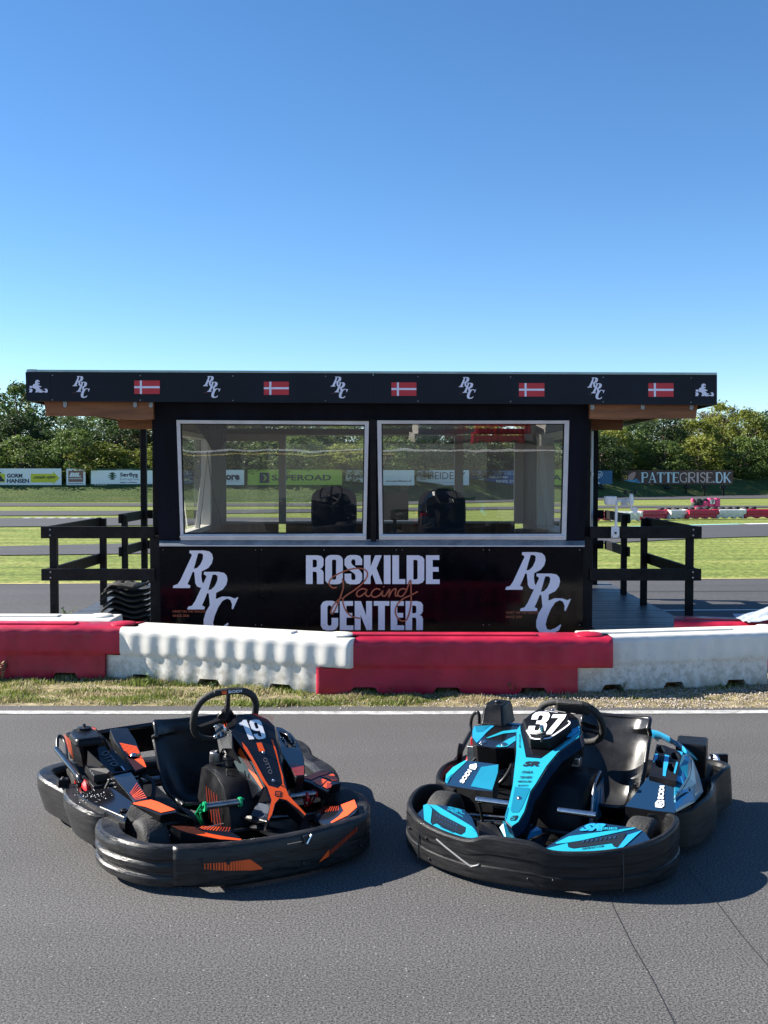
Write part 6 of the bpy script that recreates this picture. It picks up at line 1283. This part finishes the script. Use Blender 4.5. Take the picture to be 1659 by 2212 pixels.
wall_loft('front_bumper', K2.o, fr2, fat, 'scuffed_plastic')
fb2 = K2.o.children[-1]
def bump2(x, h, out):
    best = min((p for p in fr2 if p[1] < .05), key=lambda p: abs(p[0] - x)); i = fr2.index(best); a, c = fr2[i - 1], fr2[i + 1]; t = Vector((c[0] - a[0], c[1] - a[1])).normalized(); n = Vector((t.y, -t.x))
    o_ = 0
    for (o1, h1), (o2, h2) in zip(fat[:17], fat[1:18]):
        if h1 <= h <= h2: o_ = o1 + (o2 - o1) * (h - h1) / (h2 - h1)
    g_ = best[4]; return Vector((best[0] + n.x * (o_ * g_ + out), best[1] + n.y * (o_ * g_ + out), best[2] + (best[3] - best[2]) * h)), Vector((n.x, n.y, 0))
def skin2(x, h, out=0.0):
    best = min((p for p in fr2 if p[1] < .06), key=lambda p: abs(p[0] - x)); i = fr2.index(best); a, c = fr2[i - 1], fr2[i + 1]; t = Vector((c[0] - a[0], c[1] - a[1])).normalized(); n = Vector((t.y, -t.x)); f_ = (x - best[0]); o_ = .074 * best[4] + .004 - (.010 if h < .08 else 0) - (.012 if h > .93 else 0) + out
    return Vector((best[0] + n.x * o_ + t.x * f_, best[1] + n.y * o_ + t.y * f_, best[2] + (best[3] - best[2]) * h))
d = MB()
for x, h in ((-.36, .66), (-.25, .6), (-.28, .35), (.42, .3), (.1, .28)): p_, n_ = skin2(x, h, .006), bump2(x, h, 0)[1]; bolt(d, p_, n_, .010, 'frame_paint')
d.build('bolts', fb2)
# fitted front skin: flatter panel laid over the middle of the bumper
d = MB(); cols = []
N_ = 40
for i in range(N_ + 1):
    x = -.47 + .96 * i / N_; edge = min(1, i / 3, (N_ - i) / 3)
    hs = (.03, .10, .40, .65, .90, 1.0)
    cols.append([skin2(x, h) for h in hs])
pts = [p for c_ in cols for p in c_]; n = 6; d.add(pts, [(i * n + j, (i + 1) * n + j, (i + 1) * n + j + 1, i * n + j + 1) for i in range(N_) for j in range(n - 1)], 'scuffed_plastic', True); fs_ = d.build('front_skin', fb2, solid=.006)
d = MB()
def strip2(x0, x1, hb0, ht0, hb1, ht1, m, out=.0125, n=8):
    A, B = [], []
    for i in range(n + 1):
        t = i / n; x = x0 + (x1 - x0) * t; A.append(skin2(x, hb0 + (hb1 - hb0) * t, .003)); B.append(skin2(x, ht0 + (ht1 - ht0) * t, .003))
    d.add(A + B, [(i, i + 1, i + 2 + n, i + 1 + n) for i in range(n)], m)
for j in range(16):
    x = -.345 + j * .0115; w_ = .004 + .0005 * j; strip2(x, x + w_, .46 - j * .007, .60, .46 - j * .007, .60, 'orange_vinyl', n=2)
strip2(-.161, -.155, .345, .60, .345, .60, 'orange_vinyl', n=2); strip2(-.155, -.10, .34, .60, .33, .37, 'orange_vinyl', n=5)
for j in range(18):
    x = .235 + j * .0095; strip2(x, x + .0062, .30 + .022 * j, min(.82, .42 + .022 * j), .31 + .022 * j, min(.82, .44 + .022 * j), 'dark_orange', n=2)
strip2(.185, .237, .22, .24, .30, .46, 'orange_vinyl', n=4)
strip2(.02, .12, .80, .82, .80, .82, 'chrome', n=4)
d.build('decal', fb2, fix=False)
d = MB(); p_ = skin2(.12, .84, .0); d.box(p_, (.05, .02, .04), 'ink', rz=.3); d.tube([p_ + Vector((.02, -.012, .02)), p_ + Vector((-.005, -.014, -.018))], .006, 'chrome', 6); d.build('handle_slot', fb2)
for s_ in (-1, 1):
    pts = [(s_ * .56, .26, .04, .235, .9), (s_ * .60, .30, .05, .235, 1.0), (s_ * .64, .42, .055, .24, 1.0), (s_ * .66, .54, .06, .245, 1.0), (s_ * .655, .66, .06, .25, .9), (s_ * .645, .74, .07, .26, .85)]
    pth = [(a + BX + s_ * .02, *r_) for a, *r_ in path4(pts, 7)]
    wall_loft('side_bumper', K2.o, pth[::-1] if s_ > 0 else pth, fat, 'scuffed_plastic')
    pts = [(s_ * .66, .70, .04, .235, .9), (s_ * .70, .84, .05, .24, .9), (s_ * .735, .98, .055, .25, .95), (s_ * .73, 1.09, .055, .255, .9), (s_ * .66, 1.17, .055, .255, .9), (s_ * .50, 1.22, .05, .25, .9), (s_ * .3, 1.24, .06, .22, .9), (0, 1.25, .06, .21, .9)]
    pth = [(a + BX, *r_) for a, *r_ in path4(pts, 7)]; wall_loft('rear_bumper', K2.o, pth[::-1] if s_ > 0 else pth, fat, 'scuffed_plastic')
b = MB(); p_ = K2.at(*cL(290, 740), .27); b.box(p_, (.055, .05, .04), 'black_plastic'); bolt(b, p_ + Vector((0, 0, .02)), Vector((0, 0, 1)), .014, 'frame_paint'); b.build('bumper_joint', K2.o, bevel=.008)
FL2 = lambda x, y, z: K2.at(*cL(x, y), z); FR2 = lambda x, y, z: K2.at(*cR(x, y), z)
# --- nose
NA2, NB2, NC2 = (0, -.20, .215), (.2, -.20, .215), (0, .42, .615)
M2 = lambda x, y, l=0.0: K2.onplane(*cR(x, y), NA2, NB2, NC2, l)
top = [(440, 278), (500, 268), (572, 265), (640, 285), (700, 310), (765, 372), (775, 470), (800, 560), (820, 690), (836, 780), (856, 880), (888, 960), (1028, 1118), (1020, 1135), (965, 1085), (862, 1005), (800, 992), (768, 1035), (742, 1130), (712, 1182), (696, 1165), (732, 1000), (690, 880), (590, 690), (490, 540), (398, 420), (436, 345)]
P_ = [M2(*p) for p in top]; b = MB(); b.tess(P_, [], 'gloss_black'); n = len(P_)
low = [p + Vector((-(p.x - .06) * .06, .05, -.06)) for p in P_]; b.add(P_ + low, [(i, (i + 1) % n, (i + 1) % n + n, i + n) for i in range(n)], 'gloss_black')
nose = b.build('nose_fairing', K2.o, bevel=.004, ang=20)
b = MB()
# left flank facets
Lf = [M2(398, 420), M2(490, 540), M2(590, 690), M2(690, 880), M2(732, 1000)]; Rf = [FR2(395, 600, .44), FR2(430, 680, .40), FR2(520, 850, .32), FR2(580, 985, .26), FR2(615, 1020, .235)]
b.add(Lf + Rf, [(i, i + 1, i + 6, i + 5) for i in range(4)], 'gloss_black')
b.tess([FR2(300, 292, .56), FR2(345, 270, .585), FR2(440, 277, .60), FR2(438, 345, .575), FR2(398, 420, .545), FR2(335, 402, .53)], [], 'gloss_black')
b.tess([FR2(300, 292, .56), FR2(335, 402, .53), FR2(322, 560, .47), FR2(300, 600, .45), FR2(250, 352, .535), (FR2(256, 330, .545))], [], 'black_plastic')
b.tess([FR2(335, 402, .53), FR2(398, 420, .545), FR2(402, 560, .49), FR2(470, 690, .43), FR2(360, 600, .44), FR2(322, 560, .47)], [], 'black_plastic')
b.tess([FR2(615, 1020, .24), FR2(722, 1012, .26), FR2(700, 1165, .20), FR2(560, 1130, .20)], [], 'gloss_black'); b.tess([FR2(455, 1135, .185), FR2(560, 1128, .20), FR2(700, 1165, .20), FR2(712, 1182, .195), FR2(620, 1190, .185)], [], 'black_plastic')
b.tess([M2(800, 560), M2(836, 780), M2(870, 920), FR2(900, 880, .25), FR2(930, 800, .30), FR2(805, 590, .44)], [], 'gloss_black')
b.build('nose_side', nose, solid=.008)
d = MB()
T(d, [(484, 508), (530, 560), (605, 690), (680, 830), (712, 878), (790, 900), (828, 862), (815, 790), (790, 680), (765, 590), (730, 490), (748, 492), (775, 580), (800, 690), (832, 800), (838, 860), (880, 960), (1024, 1116), (1018, 1130), (965, 1078), (862, 998), (800, 984), (762, 1030), (738, 1120), (708, 1174), (702, 1160), (735, 1000), (700, 895), (650, 830), (570, 670), (500, 560)], 'orange_vinyl', l1, M2)
T(d, [(606, 516), (650, 514), (680, 586), (630, 590)], 'orange_vinyl', l1, M2)
T(d, [(765, 925), (818, 925), (812, 970), (762, 970)], 'ink', .0045, M2); ribbon(d, [(810, 938), (780, 938), (778, 948), (802, 950), (798, 962), (772, 962)], 5, lambda x, y: M2(x, y, .006), 'orange_vinyl')
for j in range(5): T(d, [(300 + j * 26 + 8, 290 - j * 3), (306 + j * 26 + 8, 290 - j * 3), (345 + j * 17, 395 - j * 4), (340 + j * 17, 395 - j * 4)], 'orange_vinyl', .003, lambda x, y, l: FR2(x, y, .586 - (y - 270) * .0004) + Vector((0, -.004, .006)))
for j in range(7): T(d, [(572 + j * 17, 268 + j * 3), (577 + j * 17, 268 + j * 3), (757 , 372 - j * 12 + 2), (748, 368 - j * 12)], 'dark_orange', .0035, M2)
off_ = Vector((-.010, -.004, .004)); La = [Lf[0].lerp(Rf[0], .10) + off_] + [Lf[k_].lerp(Rf[k_], .12) + off_ for k_ in (1, 2, 3)]; Lb = [Lf[0].lerp(Rf[0], .25) + off_] + [Lf[k_].lerp(Rf[k_], w_) + off_ for k_, w_ in ((1, .42), (2, .40), (3, .22))]
d.add(La[1:] + Lb[1:], [(0, 1, 4, 3), (1, 2, 5, 4)], 'orange_vinyl')
block_text(d, '1', lambda u, v: M2(517 + 72 * u - 67 * v, 493 - 163 * v - 6 * u, .0045), 'white_vinyl')
block_text(d, '9', lambda u, v: M2(600 + 92 * u - 62 * v + 10 * u * v, 489 - 160 * v - 8 * u, .0045), 'white_vinyl')
soft_text(d, 'OTTO', quad_fn(M2(690, 640, .0045), M2(745, 775, .0045), M2(715, 785, .0045), M2(660, 650, .0045)), 'grey_text', .0)
d.build('decal', nose, fix=False)
d = MB()
for x, y in ((664, 602), (748, 838)): bolt(d, M2(x, y, .003), Vector((0, -.5, .8)), .010)
for x, y, z in ((268, 378, .54), (262, 460, .48)): bolt(d, FR2(x, y, z), Vector((-.7, -.6, .1)), .010)
d.build('bolt', nose)
b = MB(); b.tess([FR2(720, 1016, .262), FR2(612, 1022, .242), FR2(560, 1126, .204), FR2(702, 1150, .204)], [], 'foot_sky_sheen'); b.build('nose_foot', nose, solid=.004)  # panel over the black foot, coloured like the sky it would mirror
# bumper centre recess under the nose
b = MB(); b.tess([K2.L(G(*cR(x, y), z)) for x, y, z in ((480, 1180, .13), (620, 1195, .17), (1020, 1135, .16), (1060, 1200, .16), (1040, 1290, .16), (760, 1300, .16), (560, 1230, .15))], [], 'black_plastic'); b.build('front_tray', K2.o, solid=.008)
# --- front pods
lp = [(1256, 1132), (1330, 1132), (1480, 1140), (1560, 1150), (1659, 1160), (1800, 1180), (1880, 1225), (1900, 1262), (1760, 1262), (1600, 1240), (1450, 1205), (1350, 1180), (1285, 1150)]
fl2 = planar(K2, cL, [(1256, 1132), (1480, 1140), (1880, 1225), (1450, 1205)], [.235, .225, .19, .20])
po = shell(K2, fl2, lp, 'front_pod', 'gloss_black', 'black_plastic', .075, 1.02)
d = MB(); T(d, [(1262, 1131), (1385, 1134), (1480, 1142), (1495, 1160), (1600, 1200), (1760, 1230), (1900, 1250), (1885, 1262), (1700, 1252), (1560, 1225), (1420, 1195), (1340, 1170)], 'orange_vinyl', l1, fl2)
for j in range(11): T(d, [(1495 + j * 28, 1158 + j * 3), (1510 + j * 28 - j, 1160 + j * 3), (1560 + j * 24, 1134 + j * 1), (1546 + j * 24, 1134 + j * 1)], 'orange_vinyl' if j < 7 else 'dark_orange', l1, fl2)
d.build('decal', po, fix=False)
rp = [(1100, 1075), (1210, 1048), (1310, 1042), (1350, 1020), (1430, 995), (1455, 1015), (1470, 1060), (1440, 1110), (1350, 1165), (1260, 1195), (1180, 1205), (1110, 1165)]
fr3 = planar(K2, cR, [(1100, 1075), (1430, 995), (1470, 1060), (1180, 1205)], [.20, .25, .235, .19])
po = shell(K2, fr3, rp, 'front_pod', 'gloss_black', 'black_plastic', .075, 1.02)
d = MB(); T(d, [(1435, 997), (1458, 1060), (1380, 1130), (1240, 1196), (1235, 1185), (1300, 1140), (1345, 1090), (1320, 1040)], 'orange_vinyl', l1, fr3)
for j in range(9): T(d, [(1120 + j * 22, 1105 - j * 2), (1128 + j * 22, 1105 - j * 2), (1190 + j * 14, 1052 - j), (1184 + j * 14, 1052 - j)], 'dark_orange', l1, fr3)
d.build('decal', po, fix=False)
# --- pedals
for s_, m_ in ((-1, 'green_paint'), (1, 'red_paint')):
    a = FR2(172, 1052, .265) if s_ < 0 else FR2(890, 965, .255); c_ = FR2(470, 1012, .265) if s_ < 0 else FR2(1110, 935, .265)
    o = pedal_bar(K2, a, c_, .0175, 'dull_metal')
    for e, q1, q2 in ([(a, FR2(115, 1110, .20), FR2(155, 1200, .12)), (c_, FR2(425, 1080, .2), FR2(440, 1195, .12))] if s_ < 0 else [(c_, FR2(1085, 970, .22), FR2(1060, 1040, .14)), (FR2(1030, 970, .25), FR2(1035, 1020, .2), FR2(1030, 1060, .14))]):
        mm = MB(); e = Vector(e); mid = Vector(q1)
        for off in (-.012, .012): mm.tube([e + Vector((off * 1.4, 0, .015)), mid + Vector((off, 0, 0)), Vector(q2) + Vector((off * .3, 0, 0))], .0055, m_, 6)
        mm.lathe([(.008, -.006), (.024, -.006), (.024, .006), (.008, .006)], e, (1, 0, 0), m_, 16)
        for t_ in (.25, .6): pm = e.lerp(mid, t_); mm.box(pm, (.03, .008, .010), m_)
        mm.build('pedal_bracket', o)
# --- seat and wheel
seat(K2, -.055, .44, .525, .76, 0)
so_, c_, X_, Y_, n_ = steer(K2, (.045, .50, .59), .168, .42)
b = MB(); p_ = c_ + Y_ * .155 - n_ * .004
b.box(p_, (.17, .032, .030), 'tyre_rubber'); b.build('rim_pad', so_, bevel=.01)
d = MB(); ctr = K2.L(Vector(K2.Wd(p_))); soft_text(d, 'SODI', lambda u, v: p_ + X_ * (-.01 + .075 * u) + Vector((0, -.020, -.006 + .014 * v)), 'white_vinyl', .03); T(d, [(0, 0), (1, 0), (1, 1), (0, 1)], 'orange_vinyl', 0, lambda u, v, l: p_ + X_ * (-.045 + .026 * u) + Vector((0, -.020, -.008 + .017 * v))); d.build('decal', so_, fix=False)
# --- fuel tank hump
tk = MB(); sec = []
for y, z, hw in ((.02, .12, .12), (.05, .24, .13), (.12, .335, .14), (.22, .37, .145), (.36, .375, .15), (.46, .35, .145), (.50, .25, .14), (.51, .1, .135)): hw *= .80; cx_ = .0; sec.append([(cx_ - hw * 1.04, y, .07), (cx_ - hw, y, z * .6), (cx_ - hw * .85, y, z - .015), (cx_ - hw * .6, y, z), (cx_ + hw * .6, y, z), (cx_ + hw * .85, y, z - .015), (cx_ + hw, y, z * .6), (cx_ + hw, y, .07)])
tk.loft(sec, 'black_plastic'); t_ = tk.build('fuel_tank', K2.o, bevel=.008)
d = MB(); p_ = FR2(270, 640, .41); d.lathe([(.03, 0), (.034, .01), (.034, .05), (.028, .055)], p_ - Vector((0, 0, .02)), (0, 0, 1), 'dull_metal', 16); p_ = FR2(390, 700, .38); d.lathe([(.03, 0), (.03, .03), (.038, .032), (.038, .05), (.03, .052)], p_, (0, 0, 1), 'frame_paint', 20)
d.tube(spline([FR2(225, 690, .38), FR2(225, 620, .42), FR2(280, 585, .45), FR2(330, 610, .43)], 5), .007, 'frame_paint', 8); d.build('tank_fittings', t_, bevel=.003)
d = MB()
for j in range(5): d.prism([(-.121, .06 + j * .05, .12), (-.121, .066 + j * .05, .12), (-.123, .14 + j * .04, .28), (-.123, .134 + j * .04, .28)], (-.003, 0, 0), 'dark_orange')
d.build('decal', t_)
b = MB(); b.tube([FR2(360, 745, .38), FR2(365, 900, .30), FR2(360, 1060, .2)], .004, 'frame_paint', 6); b.build('tank_seam', t_)
# --- left engine side (photo left)
def tapered_box(fn_top, name, parent, z0, m='black_plastic', bev=.01):
    b = MB(); P = [Vector(p) for p in fn_top]; cen = sum(P, Vector()) / len(P); dn = [Vector((cen.x + (p.x - cen.x) * 1.12, cen.y + (p.y - cen.y) * 1.12, z0)) for p in P]; n = len(P)
    b.add(P + dn, [tuple(range(n))] + [tuple(range(n, 2 * n))[::-1]] + [(i, (i + 1) % n, (i + 1) % n + n, i + n) for i in range(n)], m); return b.build(name, parent, bevel=bev, ang=20)
engine(K2, -.50, .72, False)
cp_ = planar(K2, cL, [(355, 285), (520, 235), (650, 330), (420, 362)], [.505, .505, .505, .505])
tapered_box([cp_(x, y) for x, y in ((355, 290), (375, 255), (520, 240), (560, 250), (635, 310), (640, 325), (430, 350), (400, 345))], 'air_box', K2.o, .465, bev=.016)
b = MB(); pc = cp_(482, 262); b.lathe([(.035, 0), (.037, .012), (.02, .016), (.008, .018), (.008, .03)], pc, (0, 0, 1), 'frame_paint', 20); b.build('air_box_cap', K2.o)
b = MB()
V3 = {'a': FL2(315, 292, .47), 'b': FL2(420, 368, .465), 'c': FL2(665, 330, .465), 'd': FL2(720, 440, .42), 'e': FL2(700, 640, .30), 'f': FL2(470, 600, .31), 'g': FL2(400, 540, .31), 'h': FL2(350, 520, .30), 'i': FL2(420, 590, .29), 'j': FL2(520, 640, .27), 'k': FL2(640, 705, .25), 'l': FL2(540, 240, .47)}
b.add([V3[c] for c in 'abchfg'], [(0, 1, 4, 5, 3)], 'black_plastic'); b.add([V3['b'], V3['c'], V3['d'], V3['e'], V3['f']], [(0, 1, 2, 3, 4)], 'gloss_black'); b.add([V3['a'], V3['l'], V3['c'], V3['b']], [(0, 1, 2, 3)], 'black_plastic')
b.add([V3['g'], V3['f'], V3['e'], V3['k'], V3['j'], V3['i'], V3['h']], [(0, 1, 2, 3, 4, 5, 6)], 'gloss_black'); ec = b.build('engine_cover', K2.o, solid=.01, bevel=.004)
d = MB()
for j in range(7): d.tess([FL2(302 + j * 9, 305 + j * 8, .468 - j * .001) + Vector((-.004, -.004, .004)), FL2(306 + j * 9, 308 + j * 8, .468 - j * .001) + Vector((-.004, -.004, .004)), FL2(352 + j * 7, 470 + j * 12, .345) + Vector((-.004, -.004, .004)), FL2(346 + j * 7, 462 + j * 12, .35) + Vector((-.004, -.004, .004))], [], 'orange_vinyl')
d.build('decal', ec, fix=False)
# sloping lid with dark lettering
LD = planar(K2, cL, [(512, 450), (700, 400), (905, 622), (735, 660)], [.42, .43, .335, .325])
lid = shell(K2, LD, [(512, 450), (600, 425), (695, 400), (800, 500), (880, 590), (905, 622), (850, 640), (735, 660)], 'engine_lid', 'gloss_black', 'gloss_black', .09, 1.0, (0, .02), holes=[[(755, 600), (800, 590), (830, 612), (845, 632), (770, 640), (745, 620)]])
d = MB(); soft_text(d, 'OTTO', quad_fn(LD(690, 450, .004), LD(800, 590, .004), LD(730, 600, .004), LD(625, 480, .004)), 'grey_text', .02); d.tube([LD(815, 598, .004), LD(845, 636, .004)], .004, 'chrome', 6); d.build('decal', lid, fix=False)
# lower lid with red stripes
LE = planar(K2, cL, [(738, 682), (905, 645), (1052, 888), (935, 912)], [.325, .335, .30, .285])
le = shell(K2, LE, [(738, 682), (820, 662), (905, 645), (980, 760), (1052, 888), (935, 912)], 'side_fairing', 'gloss_black', 'gloss_black', .08, 1.0, (0, .02))
d = MB()
for j in range(8): T(d, [(892 + j * 7, 838 + j * 9), (899 + j * 6, 846 + j * 8), (960 + j * 12, 752 + j * 18), (956 + j * 12, 745 + j * 18)], 'dark_orange' if j < 3 else 'orange_vinyl', l1, LE)
d.build('decal', le, fix=False)
# tall strip with orange hatching
LS = planar(K2, cL, [(712, 262), (870, 250), (1042, 605), (942, 642)], [.46, .46, .34, .33])
ls = shell(K2, LS, [(712, 262), (770, 250), (872, 248), (900, 290), (940, 350), (985, 460), (1042, 605), (942, 642), (868, 530), (760, 370)], 'side_fairing', 'gloss_black', 'black_plastic', .05, 1.0, (0, .02), holes=[[(870, 490), (890, 474), (940, 474), (968, 490), (975, 520), (930, 530), (885, 520)]])
d = MB()
for j in range(9): T(d, [(800 + j * 7, 385 + j * 13), (803 + j * 7, 393 + j * 13), (955 + j * 6, 425 + j * 12), (953 + j * 6, 417 + j * 12)], 'orange_vinyl', l1, LS)
T(d, [(862, 515), (875, 508), (880, 524), (930, 536), (980, 524), (1010, 530), (1040, 600), (944, 636)], 'orange_vinyl', l1, LS)
d.build('decal', ls, fix=False)
d = MB(); p_ = LS(925, 500, .002); d.lathe([(.012, 0), (.018, .004), (.012, .012), (.004, .014)], p_, (0, -.2, 1), 'chrome', 12); d.box(p_ + Vector((.025, 0, .003)), (.02, .012, .01), 'chrome'); d.build('key_switch', ls)
# glossy pod wing and orange wheel guard
PW = planar(K2, cL, [(425, 850), (590, 795), (905, 912), (850, 1098), (622, 968)], [.27, .275, .285, .235, .25])
pw_ = shell(K2, PW, [(425, 850), (480, 815), (590, 795), (725, 780), (820, 845), (915, 912), (885, 1010), (850, 1098), (760, 1045), (622, 968), (500, 900)], 'side_pod', 'gloss_black', 'black_plastic', .07, .99)
d = MB(); d.tube([PW(628, 965, .003), PW(740, 1015, .004), PW(845, 1060, .003)], .004, 'frame_paint', 6); bolt(d, PW(835, 995, .003), Vector((0, 0, 1)), .022, 'frame_paint'); rs_ = random.Random(2)
for _ in range(45):
    x, y = rs_.gauss(560, 70), rs_.gauss(860, 28); e = rs_.uniform(1.5, 4); T(d, [(x - e, y), (x, y - e * .7), (x + e * 1.6, y), (x, y + e * .8)], 'white_vinyl', .0025, PW)
d.build('bolt', pw_, fix=False)
WG = planar(K2, cL, [(918, 925), (1082, 895), (1305, 990), (1172, 1018)], [.305, .315, .30, .29])
wg = shell(K2, WG, [(905, 930), (1000, 905), (1082, 892), (1150, 910), (1310, 985), (1320, 1005), (1175, 1032), (1050, 985)], 'wheel_guard', 'gloss_black', 'black_plastic', .05, 1.0, (0, .03))
d = MB(); T(d, [(918, 928), (1000, 910), (1082, 897), (1150, 918), (1302, 988), (1172, 1015), (1040, 965), (930, 940)], 'orange_vinyl', l1, WG); d.build('decal', wg, fix=False)
b = MB(); b.tess([FL2(905, 935, .30), FL2(1175, 1032, .285), FL2(1160, 1045, .27), FL2(940, 965, .27), FL2(900, 1020, .24), FL2(850, 1100, .225), FL2(830, 1085, .23), FL2(880, 1000, .26)], [], 'black_plastic')
b.tess([FL2(1175, 1032, .285), FL2(1310, 1000, .295), FL2(1470, 1055, .23), FL2(1480, 1130, .17), FL2(1400, 1080, .21), FL2(1330, 1050, .24)], [], 'black_plastic'); b.build('guard_edge', wg, solid=.01)
# side bar and hoop
b = MB(); b.tube(spline([FL2(232, 440, .33), FL2(330, 560, .31), (FL2(420, 670, .29)), FL2(462, 740, .26), FL2(475, 810, .20)], 6), .017, 'gloss_black', 12); b.tube(spline([FL2(240, 430, .33), FL2(242, 345, .37), FL2(268, 322, .38), FL2(310, 385, .35), FL2(325, 520, .31)], 6), .010, 'frame_paint', 10); b.build('side_bar', K2.o)
b = MB(); b.tess([FL2(400, 715, .26), FL2(440, 800, .20), FL2(400, 770, .2)], [], 'red_paint'); b.tess([FL2(500, 690, .24), FL2(560, 700, .24), FL2(600, 770, .2), FL2(520, 790, .2)], [], 'red_paint'); b.tube([FL2(490, 680, .26), FL2(520, 780, .2)], .02, 'frame_paint', 8); b.tess([FL2(600, 700, .23), FL2(720, 750, .23), FL2(700, 790, .2), FL2(600, 790, .2)], [], 'red_paint'); b.build('exhaust_guard', K2.o, solid=.006)
# engine cover strap with stripes beyond the air box
b = MB(); b.tess([FL2(545, 240, .47), FL2(575, 238, .47), FL2(700, 370, .43), FL2(660, 330, .455)], [], 'gloss_black')
for j in range(4): b.tess([FL2(548 + j * 8, 243, .474), FL2(552 + j * 8, 243, .474), FL2(570 + j * 6, 262, .474), FL2(566 + j * 6, 262, .474)], [], 'orange_vinyl')
b.build('cover_strap', K2.o, fix=False)
# cross panel behind the seat (rear cover)
b = MB(); b.tess([FL2(600, 270, .44), FL2(720, 250, .45), FL2(1120, 192, .47), FL2(1128, 215, .45), FL2(880, 260, .42), FL2(760, 290, .40)], [], 'gloss_black'); b.tess([FL2(600, 272, .44), FL2(1122, 200, .46), FL2(1135, 420, .30), FL2(900, 450, .28), FL2(700, 420, .28)], [], 'black_plastic'); b.build('rear_panel', K2.o, solid=.02)
# --- right side: fairing, cup holder, orange guard
CA = planar(K2, cR, [(775, 380), (900, 420), (990, 560), (1010, 700), (850, 600)], [.47, .46, .42, .37, .42])
ca = shell(K2, CA, [(770, 372), (830, 385), (900, 430), (950, 490), (985, 560), (1010, 640), (1020, 740), (1015, 790), (945, 800), (880, 700), (820, 600), (800, 500)], 'side_fairing', 'gloss_black', 'black_plastic', .12, 1.0, (0, .03), holes=[[(805, 415), (860, 425), (920, 490), (945, 515), (915, 545), (870, 550), (830, 500)]])
d = MB()
for j in range(9): T(d, [(885 + j * 5, 690 + j * 12), (890 + j * 5, 697 + j * 12), (1008, 718 + j * 8.5), (1008, 712 + j * 8.5)], 'dark_orange', l1, CA)
d.tube([CA(805, 415, .0), CA(880, 455, .0), CA(912, 520, .0), CA(930, 515, 0), CA(935, 545, 0)], .006, 'gloss_black', 8); d.tube([CA(820, 470, .0), CA(850, 495, .0), CA(870, 540, .0)], .006, 'gloss_black', 8); d.build('decal', ca, fix=False)
OG = planar(K2, cR, [(1020, 808), (1180, 757), (1310, 845), (1235, 905)], [.325, .335, .30, .295])
og = shell(K2, OG, [(940, 815), (1020, 790), (1100, 765), (1180, 752), (1240, 762), (1325, 850), (1245, 870), (1215, 925), (1160, 905), (1060, 850)], 'wheel_guard', 'gloss_black', 'black_plastic', .05, 1.0, (0, .02))
d = MB()
for pts in ([(985, 808), (1025, 800), (1120, 762), (1230, 756), (1205, 780), (1130, 800), (1070, 830), (1030, 820)], [(1215, 785), (1250, 772), (1305, 835), (1250, 835), (1200, 815), (1160, 800)], [(1080, 838), (1140, 812), (1200, 832), (1150, 880), (1110, 860)], [(1205, 840), (1240, 850), (1215, 872), (1240, 890), (1200, 900), (1165, 885)]): T(d, pts, 'orange_vinyl', l1, OG)
T(d, [(1205, 850), (1245, 872), (1235, 895), (1195, 905)], 'dark_orange', .004, OG); d.build('decal', og, fix=False)
b = MB(); b.tess([FR2(880, 850, .27), FR2(940, 815, .31), (FR2(1060, 850, .30)), FR2(1160, 905, .27), FR2(1130, 935, .22), FR2(900, 890, .24)], [], 'gloss_black'); b.build('guard_edge', og, solid=.01)
for s_ in (-1, 1):
    b = MB(); b.prism([(s_ * .20, .25, .125), (s_ * .60, .28, .125), (s_ * .60, 1.12, .125), (s_ * .20, 1.12, .125)], (0, 0, -.01), 'black_plastic'); pts = [(s_ * .40, .25), (s_ * .60, .30), (s_ * .66, .5), (s_ * .66, .8), (s_ * .68, 1.1), (s_ * .45, 1.18), (s_ * .42, .5)]; b.prism([(x, y, .10) for x, y in pts], (0, 0, -.03), 'black_plastic'); b.build('side_tray', K2.o)
